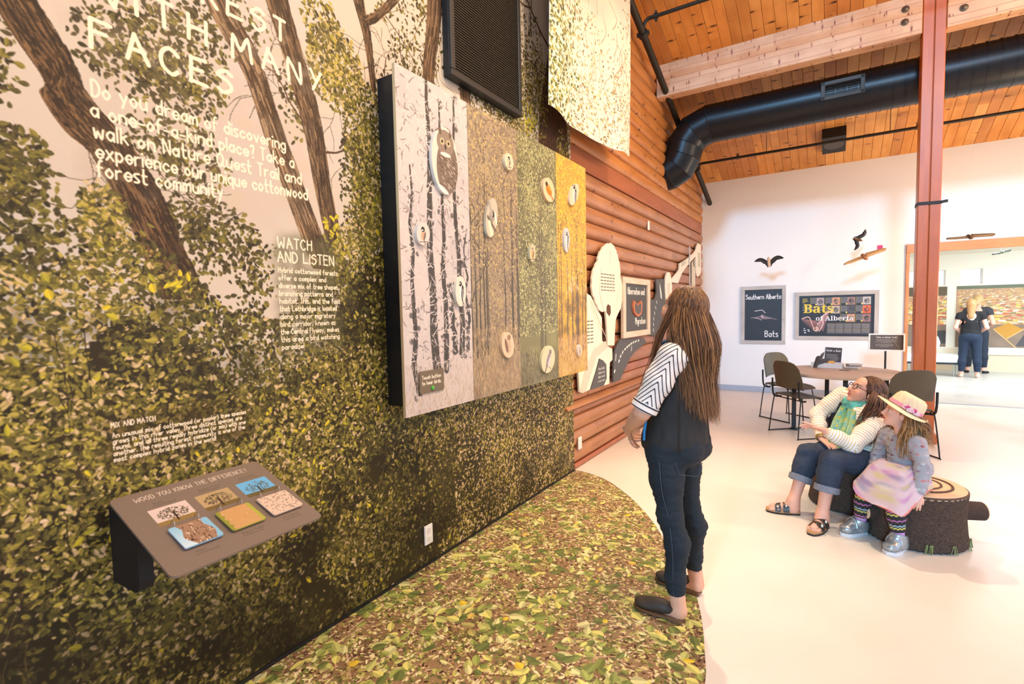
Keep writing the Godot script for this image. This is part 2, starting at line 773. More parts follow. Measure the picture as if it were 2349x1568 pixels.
func view_and_light() -> void:
	var cam := Camera3D.new()
	cam.name = "camera"
	cam.transform = Transform3D(Basis(Vector3(0.84368, -0.02011, -0.53646), Vector3(-0.01543, 0.99798, -0.06169), Vector3(0.53662, 0.06032, 0.84167)), Vector3(2.053, 1.53, 0.0))
	cam.near = 0.05
	cam.far = 100.0
	var at := CameraAttributesPhysical.new()
	at.frustum_focal_length = 17.603
	at.exposure_aperture = 3.6
	at.frustum_focus_distance = 3.9
	cam.attributes = at
	cam.fov = 68.583
	add_child(cam)
	var e := Environment.new()
	e.background_mode = Environment.BG_SKY
	var sky := Sky.new()
	var pm := ProceduralSkyMaterial.new()
	pm.sky_top_color = c8(110, 160, 225)
	pm.sky_horizon_color = c8(246, 250, 255)
	pm.ground_horizon_color = c8(190, 205, 215)
	pm.ground_bottom_color = c8(130, 140, 145)
	pm.sky_energy_multiplier = 1.5
	pm.ground_energy_multiplier = 0.7
	sky.sky_material = pm
	e.sky = sky
	e.tonemap_mode = Environment.TONE_MAPPER_LINEAR
	e.tonemap_exposure = 0.9
	e.sdfgi_enabled = true
	e.ssao_enabled = true
	e.ssil_enabled = true
	var we := WorldEnvironment.new()
	we.name = "surroundings"
	we.environment = e
	add_child(we)
	# out-of-view daylight, placed to cool the floor, the log wall and the gallery
	daylight(Vector3(8.75, 2.3, -5.2), Vector3(-1, -0.05, 0), Vector2(9.0, 3.2), COOL, 85.0)
	daylight(Vector3(4.6, 2.0, 3.35), Vector3(0, -0.08, -1), Vector2(6.4, 2.0), COOL, 6.0)
	daylight(Vector3(8.75, 1.5, -12.6), Vector3(-1, -0.1, 0), Vector2(3.6, 2.0), Color(0.8, 0.92, 1.0), 150.0)
	# unseen light from behind the camera, placed so the duct shades the wall top
	var front_light := DirectionalLight3D.new()
	front_light.name = "unseen_front_light"
	front_light.light_color = Color(0.56, 0.82, 1.0)
	front_light.light_energy = 0.58
	front_light.light_angular_distance = 6.0
	front_light.shadow_enabled = true
	front_light.sky_mode = DirectionalLight3D.SKY_MODE_LIGHT_ONLY
	add_child(front_light)
	front_light.look_at_from_position(Vector3(4, 9, 14), Vector3(4, 9, 14) + Vector3(-0.015, -0.275, -1))
	# unseen warm lamps and spots, placed to light the hall and the exhibits
	for p in [[Vector3(4.4, 5.3, -1.6), 3.8, "right of the camera"], [Vector3(7.2, 4.9, -4.6), 5.0, "near the right windows"], [Vector3(3.2, 6.0, 1.0), 4.0, "behind the camera"], [Vector3(6.0, 4.5, -6.2), 5.0, "right of the timber post"]]:
		pendant(p[0], p[1], p[2])
	uplight(Vector3(4.9, 1.3, -7.4), Vector3(2.4, 4.2, -8.7), Vector2(1.2, 0.5), 105.0, "by the gallery opening")
	uplight(Vector3(6.2, 4.0, -5.4), Vector3(3.0, 5.4, -5.6), Vector2(1.6, 0.5), 60.0, "by the right windows")
	for s in [
		[Vector3(2.1, 4.6, -0.4), Vector3(0, 1.4, -0.9), 4.0, 44.0, "aimed at the left end of the mural"],
		[Vector3(2.2, 4.8, -1.9), Vector3(0, 1.5, -2.2), 4.6, 44.0, "aimed at the middle of the mural"],
		[Vector3(2.2, 4.9, -3.2), Vector3(0, 1.7, -3.6), 5.2, 44.0, "aimed at the bird display"],
		[Vector3(2.3, 5.3, -4.6), Vector3(0, 1.9, -5.2), 6.0, 40.0, "aimed at the tree cut-out on the log wall"],
		[Vector3(2.6, 5.3, -3.4), Vector3(1.2, 0.0, -2.4), 3.0, 42.0, "aimed at the floor graphic"],
		[Vector3(0.75, 5.2, -5.3), Vector3(2.3, 0.2, -3.7), 15.0, 34.0, "aimed at the two stump stools"],
		[Vector3(3.6, 5.4, -2.6), Vector3(1.8, 0.0, -6.5), 2.5, 40.0, "aimed at the floor before the round table"],
	]:
		spot(s[0], s[1], s[2], s[3], s[4])


const WARM := Color(1.0, 0.87, 0.71)
const SPOT := Color(1.0, 0.91, 0.79)
const COOL := Color(0.66, 0.85, 1.0)


func daylight(at: Vector3, to: Vector3, size: Vector2, c: Color, energy: float) -> void:
	var l := AreaLight3D.new()
	l.name = numbered("unseen_daylight")
	l.area_size = size
	l.light_color = c
	l.light_energy = energy / (PI * PI)
	l.area_normalize_energy = true
	l.area_range = 30.0
	l.shadow_enabled = true
	add_child(l)
	l.look_at_from_position(at, at + to)


func spot(at: Vector3, to: Vector3, energy: float, cone: float, aim: String) -> void:  # out of view, placed to light the exhibits and floor
	var d := (to - at).normalized()
	var t := thing("unseen_spotlight", "unseen small black spotlight " + aim, "spotlight", at, "unseen spotlights")
	var can := MB.new()
	var b := look(d, Vector3.FORWARD)
	var x := Transform3D(b * Basis(Vector3.RIGHT, PI / 2), at - d * 0.09)
	can.lathe([Vector2(0.0, -0.09), Vector2(0.035, -0.09), Vector2(0.05, -0.05), Vector2(0.055, 0.06), Vector2(0.05, 0.06), Vector2(0.048, 0.03), Vector2(0.0, 0.03)], 20, x)
	put("can", can, mat(c8(25, 25, 25), 0.5), t)
	var lens := MB.new()
	lens.lathe([Vector2(0.0, 0.045), Vector2(0.046, 0.045)], 20, x)
	var lm := mat(Color.WHITE)
	lm.emission_enabled = true
	lm.emission = Color(1.0, 0.78, 0.5)
	lm.emission_energy_multiplier = 3.0
	put("lamp_lens", lens, lm, t)
	put("stem", rod([at - d * 0.15, at - d * 0.15 + Vector3.UP * 0.25], 0.01), mat(c8(25, 25, 25), 0.5), t)
	var l := SpotLight3D.new()
	l.name = numbered("unseen_spot_lamp")
	l.spot_angle = cone
	l.spot_angle_attenuation = 0.75
	l.light_color = SPOT
	l.light_energy = energy
	l.light_size = 0.04
	l.spot_range = 20.0
	l.spot_attenuation = 2.0
	l.shadow_enabled = true
	add_child(l)
	l.look_at_from_position(at + d * 0.02, to, Vector3.FORWARD)


# added fill lamp, out of view, that brightens the ceiling planks
func uplight(at: Vector3, to: Vector3, size: Vector2, energy: float, place: String) -> void:
	var t := thing("added_uplight", "added fill uplight for the planks " + place, "added light", at, "added uplights")
	var d := (to - at).normalized()
	var b := look(d, Vector3.RIGHT)
	put("housing", bx(at - d * 0.05, Vector3(size.x + 0.06, size.y + 0.06, 0.08), 0.01, b), mat(c8(40, 40, 40), 0.6), t)
	var gm := mat(Color.WHITE)
	gm.emission_enabled = true
	gm.emission = Color(1.0, 0.85, 0.66)
	gm.emission_energy_multiplier = 1.5
	put("glowing_lamp_face", bx(at - d * 0.006, Vector3(size.x, size.y, 0.008), 0.0, b), gm, t)
	var l := AreaLight3D.new()
	l.name = numbered("added_fill_light")
	l.area_size = size
	l.light_color = WARM
	l.light_energy = energy / (PI * PI)
	l.area_range = 20.0
	l.shadow_enabled = true
	add_child(l)
	l.look_at_from_position(at + d * 0.01, to, Vector3.RIGHT)


func pendant(at: Vector3, energy: float, place: String) -> void:  # out of view, placed to warm the hall, walls and ceiling
	var t := thing("unseen_pendant_lamp", "unseen round pendant lamp placed to light the hall " + place, "pendant lamp", at, "unseen pendant lamps")
	var g := MB.new()
	g.ell(at, Vector3(0.16, 0.16, 0.16), Basis.IDENTITY, 24)
	var gm := mat(Color.WHITE)
	gm.emission_enabled = true
	gm.emission = Color(1.0, 0.85, 0.66)
	gm.emission_energy_multiplier = 2.0
	put("globe_lamp", g, gm, t)
	put("rod", rod([at + Vector3(0, 0.16, 0), Vector3(at.x, ceil_y(at.z) + 0.02, at.z)], 0.012), mat(c8(25, 25, 25), 0.5), t)
	var l := OmniLight3D.new()
	l.name = numbered("unseen_pendant_light")
	l.light_color = WARM
	l.light_energy = energy
	l.light_size = 0.15
	l.omni_range = 25.0
	l.omni_attenuation = 2.0
	l.shadow_enabled = true
	l.position = at
	add_child(l)


var M := {}


func materials() -> void:
	M.white = mat(c8(238, 236, 234), 0.75)
	M.black = mat(c8(22, 22, 22), 0.45)
	M.matte_black = mat(c8(18, 18, 19), 0.7)
	M.steel = mat(c8(190, 190, 185), 0.3, 1.0)
	M.plate = mat(c8(236, 232, 222), 0.4)
	M.backing = mat(c8(120, 85, 55), 0.9)
	var nz := FastNoiseLite.new()
	nz.seed = 5
	nz.frequency = 0.008
	nz.fractal_octaves = 4
	var f := nz.get_image(512, 512, false, false, true)
	f.convert(Image.FORMAT_RGBA8)
	var d := f.get_data()
	var r := d.duplicate()
	for i in 512 * 512:
		var t := d[i * 4] / 255.0
		d[i * 4] = int(226 + 10 * t)
		d[i * 4 + 1] = int(217 + 10 * t)
		d[i * 4 + 2] = int(203 + 12 * t)
		var g := int(70 + 40 * t)
		r[i * 4] = g
		r[i * 4 + 1] = g
		r[i * 4 + 2] = g
	M.floor = mat(Color.WHITE, 1.0, 0.0, tex(Image.create_from_data(512, 512, false, Image.FORMAT_RGBA8, d)))
	M.floor.roughness_texture = tex(Image.create_from_data(512, 512, false, Image.FORMAT_RGBA8, r))
	M.floor.uv1_triplanar = true
	M.floor.uv1_world_triplanar = true
	M.floor.uv1_scale = Vector3(0.22, 0.22, 0.22)
	M.concrete = M.floor.duplicate()
	M.concrete.albedo_color = c8(208, 214, 218)
	var wood := func(dk, lt, kn, kc, sd, tint, rough):
		return mat(tint, rough, 0.0, tex(timber(1024, 256, dk, lt, kn, kc, sd)), 0.5)
	M.planks = []
	for k in 4:
		M.planks.append(wood.call(c8(196, 128, 58), c8(236, 174, 100), 26, c8(82, 44, 18), 11 + k, [Color(1, 1, 1), Color(0.93, 0.9, 0.86), Color(1.0, 0.95, 0.85), Color(0.9, 0.84, 0.82)][k], 0.5))
	M.logs = []
	for k in 3:
		M.logs.append(wood.call(c8(152, 100, 66), c8(198, 142, 100), 12, c8(90, 48, 28), 31 + k, [Color(1, 1, 1), Color(0.95, 0.9, 0.88), Color(0.98, 0.95, 0.9)][k], 0.38))
	M.logs_high = []
	for k in 2:
		M.logs_high.append(wood.call(c8(172, 106, 50), c8(212, 146, 84), 26, c8(90, 48, 28), 37 + k, Color.WHITE, 0.4))
	M.cedar = wood.call(c8(152, 88, 58), c8(186, 114, 78), 0, c8(90, 48, 28), 41, Color.WHITE, 0.4)
	var bt: Image = timber(1024, 256, c8(206, 158, 118), c8(232, 194, 156), 90, c8(150, 84, 54), 43)
	for k in 12:
		bt.fill_rect(Rect2i(0, k * 22, 1024, 1), c8(176, 116, 80))
	M.beam = mat(Color.WHITE, 0.45, 0.0, tex(bt))
	M.post = wood.call(c8(172, 82, 18), c8(204, 106, 28), 0, c8(90, 48, 28), 45, Color.WHITE, 0.35)
	M.trim = wood.call(c8(186, 116, 60), c8(214, 150, 88), 0, c8(90, 48, 28), 47, Color.WHITE, 0.4)
	M.grey_wood = wood.call(c8(164, 158, 152), c8(204, 198, 192), 6, c8(130, 122, 116), 49, Color.WHITE, 0.6)
	M.pale_wood = wood.call(c8(206, 184, 158), c8(232, 214, 190), 3, c8(180, 150, 120), 51, Color.WHITE, 0.6)


func ceil_y(z: float) -> float:
	return 3.83 + (z + 9.93) / 3.0


func room() -> void:
	struct("floor", span(Vector3(-0.4, -0.2, -9.93), Vector3(9.0, 0.0, 3.6)), M.floor)
	var w := MB.new()
	w.add(span(Vector3(-0.3, 0, -10.18), Vector3(3.04, 4.0, -9.93)))
	w.add(span(Vector3(3.04, 2.42, -10.18), Vector3(6.4, 4.0, -9.93)))
	w.add(span(Vector3(6.4, 0, -10.18), Vector3(9.0, 4.0, -9.93)))
	struct("wall_far", w, M.white)
	var base := struct("baseboard_far", span(Vector3(0.0, 0.0, -9.93), Vector3(3.02, 0.1, -9.915), 0.004), mat(c8(168, 178, 194), 0.4))
	# right and near walls, out of view, their openings shaped to admit light
	var r := MB.new()
	r.add(span(Vector3(9.0, 0, -15.4), Vector3(9.25, 0.5, 3.6)))
	r.add(span(Vector3(9.0, 4.1, -10.0), Vector3(9.25, 8.6, 3.6)))
	r.add(span(Vector3(9.0, 2.6, -15.4), Vector3(9.25, 4.1, -10.0)))
	for z in [-15.4, -10.4, -6.6, -3.2, 0.2, 3.2]:
		r.add(span(Vector3(9.0, 0, z), Vector3(9.25, 4.2, z + (0.9 if z == -10.4 else 0.4))))
	struct("wall_right", r, M.white)
	var b := MB.new()
	b.add(span(Vector3(-0.4, 0, 3.4), Vector3(1.2, 3.4, 3.65)))
	b.add(span(Vector3(8.0, 0, 3.4), Vector3(9.25, 8.6, 3.65)))
	b.add(span(Vector3(1.2, 0, 3.4), Vector3(8.0, 0.8, 3.65)))
	b.add(span(Vector3(1.2, 3.0, 3.4), Vector3(8.0, 3.4, 3.65)))
	b.add(span(Vector3(-0.4, 8.0, 3.4), Vector3(8.0, 8.6, 3.65)))
	b.add(span(Vector3(2.6, 3.4, 3.4), Vector3(2.7, 8.0, 3.65)))
	b.add(span(Vector3(5.3, 3.4, 3.4), Vector3(5.4, 8.0, 3.65)))
	struct("wall_near", b, M.white)
	# timber lining of the gallery opening
	var d := MB.new()
	d.box(Vector3(3.035, 1.22, -9.925), Vector3(0.035, 2.44, 0.05), Basis.IDENTITY, 0.004)
	d.box(Vector3(3.058, 1.19, -10.06), Vector3(0.02, 2.38, 0.26), Basis.IDENTITY, 0.003)
	var frame := struct("door_1", d, M.trim)
	var h := MB.new()
	h.box(Vector3(4.72, 2.375, -9.92), Vector3(3.4, 0.13, 0.06), Basis.IDENTITY, 0.004, 0.5)
	h.box(Vector3(4.72, 2.372, -10.06), Vector3(3.4, 0.02, 0.26), Basis.IDENTITY, 0.003, 0.5)
	put("header", h, M.trim, frame)
	put("right_jamb", span(Vector3(6.38, 0, -10.18), Vector3(6.42, 2.38, -9.9), 0.004), M.trim, frame)
	# the post of two boards, on a plinth
	var p := MB.new()
	p.box(Vector3(2.871, 2.38, -7.1), Vector3(0.094, 4.76, 0.19), Basis.IDENTITY, 0.006, 0.5)
	p.box(Vector3(2.971, 2.38, -7.1), Vector3(0.094, 4.76, 0.19), Basis.IDENTITY, 0.006, 0.5, Vector2(0, 0.3))
	p.box(Vector3(2.921, 2.35, -7.11), Vector3(0.02, 4.7, 0.17), Basis.IDENTITY, 0.0, 0.5)
	var post := put("post", p, M.post)
	tag(post, "tall orange-brown timber post of two joined boards in front of the gallery opening", "post")
	put("plinth", bx(Vector3(2.921, 0.05, -7.1), Vector3(0.25, 0.1, 0.25), 0.008), M.post, post)
	var s := MB.new()
	s.box(Vector3(2.921, 2.60, -7.1), Vector3(0.206, 0.034, 0.204), Basis(Vector3.FORWARD, 0.03), 0.004)
	s.box(Vector3(3.045, 2.602, -7.0), Vector3(0.055, 0.03, 0.012), Basis(Vector3.FORWARD, -0.12), 0.003)
	s.box(Vector3(2.815, 2.596, -7.0), Vector3(0.03, 0.014, 0.012), Basis(Vector3.FORWARD, 0.3), 0.003)
	tag(put("strap", s, mat(c8(30, 36, 44), 0.6)), "dark webbing strap buckled round the timber post above head height", "strap")


func log_wall() -> void:
	struct("wall_left", span(Vector3(-0.35, 0, -9.95), Vector3(-0.075, 8.4, 3.6)), M.backing)
	var wall: Node3D = get_node("wall_left")
	# [low, high, kind]: 0 rounded log siding, 1 flat board, 2 ledge
	var rows := []
	for y in [0.052, 0.214, 0.363]:
		rows.append([y, y + 0.155, 0])
	rows.append([0.517, 0.60, 0])
	rows.append([0.60, 0.655, 2])
	rows.append([0.655, 0.783, 0])
	rows.append([0.783, 0.875, 1])
	for y in [0.875, 1.06, 1.25]:
		rows.append([y, y + 0.187, 0])
	rows.append([1.438, 1.517, 1])
	rows.append([1.517, 1.62, 0])
	for k in 8:
		rows.append([1.62 + k * 0.1595, 1.62 + (k + 1) * 0.1595, 0])
	rows.append([2.9, 3.09, 1])
	for k in 14:
		rows.append([3.09 + k * 0.17, 3.26 + k * 0.17, 0])
	for i in rows.size():
		var lo: float = rows[i][0]
		var hi: float = rows[i][1]
		var z1 := -4.1
		var z0 := -9.93
		if hi > 3.8:
			z0 = maxf(z0, (lo - 3.83) * 3.0 - 9.93)
			z1 = 0.5 if hi > 4.4 else -4.1
		if z0 > z1 - 0.2:
			continue
		var cutz := [z1]
		var z := z1 - rng.randf_range(0.3, 2.2)
		while z > z0 + 0.6:
			cutz.append(z)
			z -= rng.randf_range(1.4, 3.4)
		cutz.append(z0)
		for k in cutz.size() - 1:
			var mb := MB.new()
			var prof := []
			var h := hi - lo
			if rows[i][2] == 0:
				prof = [Vector2(-0.08, lo + 0.003), Vector2(-0.042, lo + 0.004)]
				for q in 9:
					var a := PI * q / 8.0
					prof.append(Vector2(-0.042 + 0.042 * pow(sin(a), 0.8), lo + 0.006 + (h - 0.012) * (0.5 - 0.5 * cos(a))))
				prof.append_array([Vector2(-0.042, hi - 0.004), Vector2(-0.08, hi - 0.003)])
			elif rows[i][2] == 1:
				prof = [Vector2(-0.08, lo + 0.002), Vector2(-0.022, lo + 0.002), Vector2(-0.016, lo + 0.008), Vector2(-0.016, hi - 0.008), Vector2(-0.022, hi - 0.002), Vector2(-0.08, hi - 0.002)]
			else:
				prof = [Vector2(-0.08, lo), Vector2(0.025, lo), Vector2(0.032, lo + 0.006), Vector2(0.032, lo + 0.02), Vector2(-0.03, hi), Vector2(-0.08, hi)]
			var za: float = cutz[k] - (0.0015 if k else 0.0)
			var zb: float = cutz[k + 1] + 0.0015
			var u0 := rng.randf()
			var run := 0.0
			for q in prof.size() - 1:
				var a: Vector2 = prof[q]
				var b: Vector2 = prof[q + 1]
				var d := (b - a).normalized()
				var na := Vector3(d.y, -d.x, 0)
				var n0 := na
				var n1 := na
				if rows[i][2] == 0 and q > 1 and q < prof.size() - 3:
					var dp: Vector2 = (b - prof[q - 1]).normalized()
					var dn: Vector2 = (prof[q + 2] - a).normalized()
					n0 = Vector3(dp.y, -dp.x, 0)
					n1 = Vector3(dn.y, -dn.x, 0)
				var r2 := run + a.distance_to(b)
				var t0 := Vector2(u0, run * 1.6)
				var i0 := mb.vert(Vector3(a.x, a.y, za), n0, Vector2(u0, u0 + run * 1.6))
				var i1 := mb.vert(Vector3(b.x, b.y, za), n1, Vector2(u0, u0 + r2 * 1.6))
				var i2 := mb.vert(Vector3(b.x, b.y, zb), n1, Vector2(u0 + (za - zb) * 0.4, u0 + r2 * 1.6))
				var i3 := mb.vert(Vector3(a.x, a.y, zb), n0, Vector2(u0 + (za - zb) * 0.4, u0 + run * 1.6))
				mb.tri(i0, i1, i2)
				mb.tri(i0, i2, i3)
				run = r2
			for e in [za, zb]:
				var ends := []
				for q in prof:
					ends.append(Vector3(q.x, q.y, e))
				mb.face(ends, Vector3(0, 0, 1 if e == za else -1))
			put("log" if rows[i][2] == 0 else "board" if rows[i][2] == 1 else "ledge", mb, M.cedar if rows[i][2] == 1 else M.logs_high[k % 2] if lo > 3.0 else M.logs[rng.randi() % 3], wall)
	struct("baseboard_left", span(Vector3(-0.08, 0, -9.92), Vector3(0.0, 0.05, -4.3), 0.015), M.cedar)


func ceiling_and_beam() -> void:
	var slope := Basis(Vector3.RIGHT, -atan(1.0 / 3.0))  # local -z runs down towards the far wall
	var mid := Vector3(4.4, ceil_y(-3.2), -3.2)
	var up := Vector3(0, 3, -1).normalized()
	var c := struct("ceiling", bx(mid + up * 0.11, Vector3(9.6, 0.16, 14.6), 0.0, Basis(Vector3.RIGHT, -atan(1.0 / 3.0))), M.backing)
	var k := 0
	for i in 66:
		var x := -0.02 + 0.122 * i
		var z := -9.93
		var end := -3.4 + clampf((x - 1.5) * 0.35, 0.0, 2.0)
		z -= rng.randf_range(0.0, 1.6)
		while z < end:
			var z2 := z + rng.randf_range(1.8, 3.6)
			var a := maxf(z, -9.96)
			var b := minf(z2, end)
			if b - a > 0.1:
				var len := (b - a) * sqrt(10.0) / 3.0
				var mb := MB.new()
				mb.box(Vector3(x + 0.061, ceil_y((a + b) / 2), (a + b) / 2) + up * 0.015, Vector3(0.1195, 0.028, len - 0.002), slope, 0.004, 0.55, Vector2(rng.randf(), rng.randf()))
				put("plank", mb, M.planks[(k * 7 + i * 3) % 4], c)
				k += 1
			z = z2
	var bm := MB.new()
	bm.box(Vector3(1.41, 4.6, -7.08), Vector3(2.82, 0.43, 0.16), Basis.IDENTITY, 0.006, 0.8)
	var beam := put("beam", bm, M.beam)
	var b2 := MB.new()
	b2.box(Vector3(5.96, 4.6, -7.08), Vector3(5.88, 0.43, 0.16), Basis.IDENTITY, 0.006, 0.8, Vector2(0.37, 0.1))
	put("right_length", b2, M.beam, beam)
	tag(beam, "pale laminated timber beam spanning the hall below the plank ceiling", "beam")
	for p in [Vector2(2.674, 4.676), Vector2(2.671, 4.543), Vector2(3.15, 4.535), Vector2(3.15, 4.67)]:
		var bo := MB.new()
		bo.lathe([Vector2(0.036, 0.0), Vector2(0.036, 0.005), Vector2(0.014, 0.007), Vector2(0.014, 0.016), Vector2(0.0, 0.018)], 16, Transform3D(Basis(Vector3.RIGHT, PI / 2), Vector3(p.x, p.y, -7.0)))
		put("bolt", bo, mat(c8(110, 100, 88), 0.45, 0.7), beam)


# ------------------------------------------------------------------ the printed forest mural; s runs along the wall (s = -z)
const MS0 := -0.5
const MS1 := 4.29
const MT := 4.5
const MD := 500.0


func mp(s: float, y: float) -> Vector2:
	return Vector2((s - MS0) * MD, (MT - y) * MD)


func trunk(im: Image, L: Array, R: Array, base: Color, light: Color, dark: Color) -> void:
	# L and R: matching edges [s, y] from top to foot
	var a := smooth(L, 8)
	var b := smooth(R, 8)
	var m := mini(a.size(), b.size())
	var top := mp(0, maxf(a[0].y, b[0].y)).y
	var foot := mp(0, minf(a[m - 1].y, b[m - 1].y)).y
	for y in range(maxi(0, int(top)), mini(im.get_height(), int(foot))):
		var h := MT - y / MD
		var x0 := mp(edge_at(a, h), 0).x
		var x1 := mp(edge_at(b, h), 0).x
		im.fill_rect(Rect2i(int(minf(x0, x1)), y, maxi(1, int(absf(x1 - x0))), 1), base.lerp(dark, rng.randf() * 0.25))
	var n := int(m * 22.0)
	for k in n:
		var f := rng.randf() * (m - 2)
		var i := int(f)
		var w := rng.randf()
		var p: Vector2 = a[i].lerp(b[i], w)
		var q: Vector2 = a[mini(i + rng.randi_range(1, 3), m - 1)].lerp(b[mini(i + 2, m - 1)], clampf(w + rng.randf_range(-0.06, 0.06), 0, 1))
		var col := light if rng.randf() < lerpf(0.6, 0.15, w) else dark
		stroke(im, [mp(p.x, p.y), mp(q.x, q.y)], rng.randf_range(1, 3), 1.0, Color(col.r, col.g, col.b, 0.5), 0.6)


func edge_at(e: Array, h: float) -> float:
	for i in e.size() - 1:
		if (h <= e[i].y) == (h >= e[i + 1].y) and e[i].y != e[i + 1].y:
			return lerpf(e[i].x, e[i + 1].x, (h - e[i].y) / (e[i + 1].y - e[i].y))
	return e[0].x if absf(h - e[0].y) < absf(h - e[e.size() - 1].y) else e[e.size() - 1].x


func twig(im: Image, p: Vector2, ang: float, len: float, r: float, c: Color, depth := 2) -> void:
	var pts := [mp(p.x, p.y)]
	var q := p
	var a := ang
	for i in 5:
		a += rng.randf_range(-0.3, 0.3)
		q += Vector2(cos(a), sin(a)) * len / 5.0
		pts.append(mp(q.x, q.y))
		if depth > 0 and i > 0 and rng.randf() < 0.7:
			twig(im, q, a + rng.randf_range(0.5, 1.0) * (1 if rng.randf() < 0.5 else -1), len * 0.5, r * 0.6, c, depth - 1)
	stroke(im, pts, r, maxf(r * 0.5, 0.8), c, 0.4)


func cluster(im: Image, kinds: Array, s: float, y: float, rs: float, ry: float, n: int) -> void:
	for i in n:
		var a := rng.randf() * TAU
		var d := pow(rng.randf(), 0.7)
		strew(im, kinds, mp(s + cos(a) * d * rs, y + sin(a) * d * ry))


func bush_line(s: float) -> float:
	var pts := [Vector2(-0.6, 1.75), Vector2(0.3, 1.72), Vector2(0.56, 1.62), Vector2(0.72, 1.8), Vector2(0.9, 1.72), Vector2(1.1, 1.5), Vector2(1.32, 1.46), Vector2(1.5, 1.62), Vector2(1.7, 1.95), Vector2(1.95, 2.15), Vector2(2.6, 2.0), Vector2(4.4, 2.2)]
	for i in pts.size() - 1:
		if s < pts[i + 1].x:
			return lerpf(pts[i].y, pts[i + 1].y, (s - pts[i].x) / (pts[i + 1].x - pts[i].x))
	return 2.2


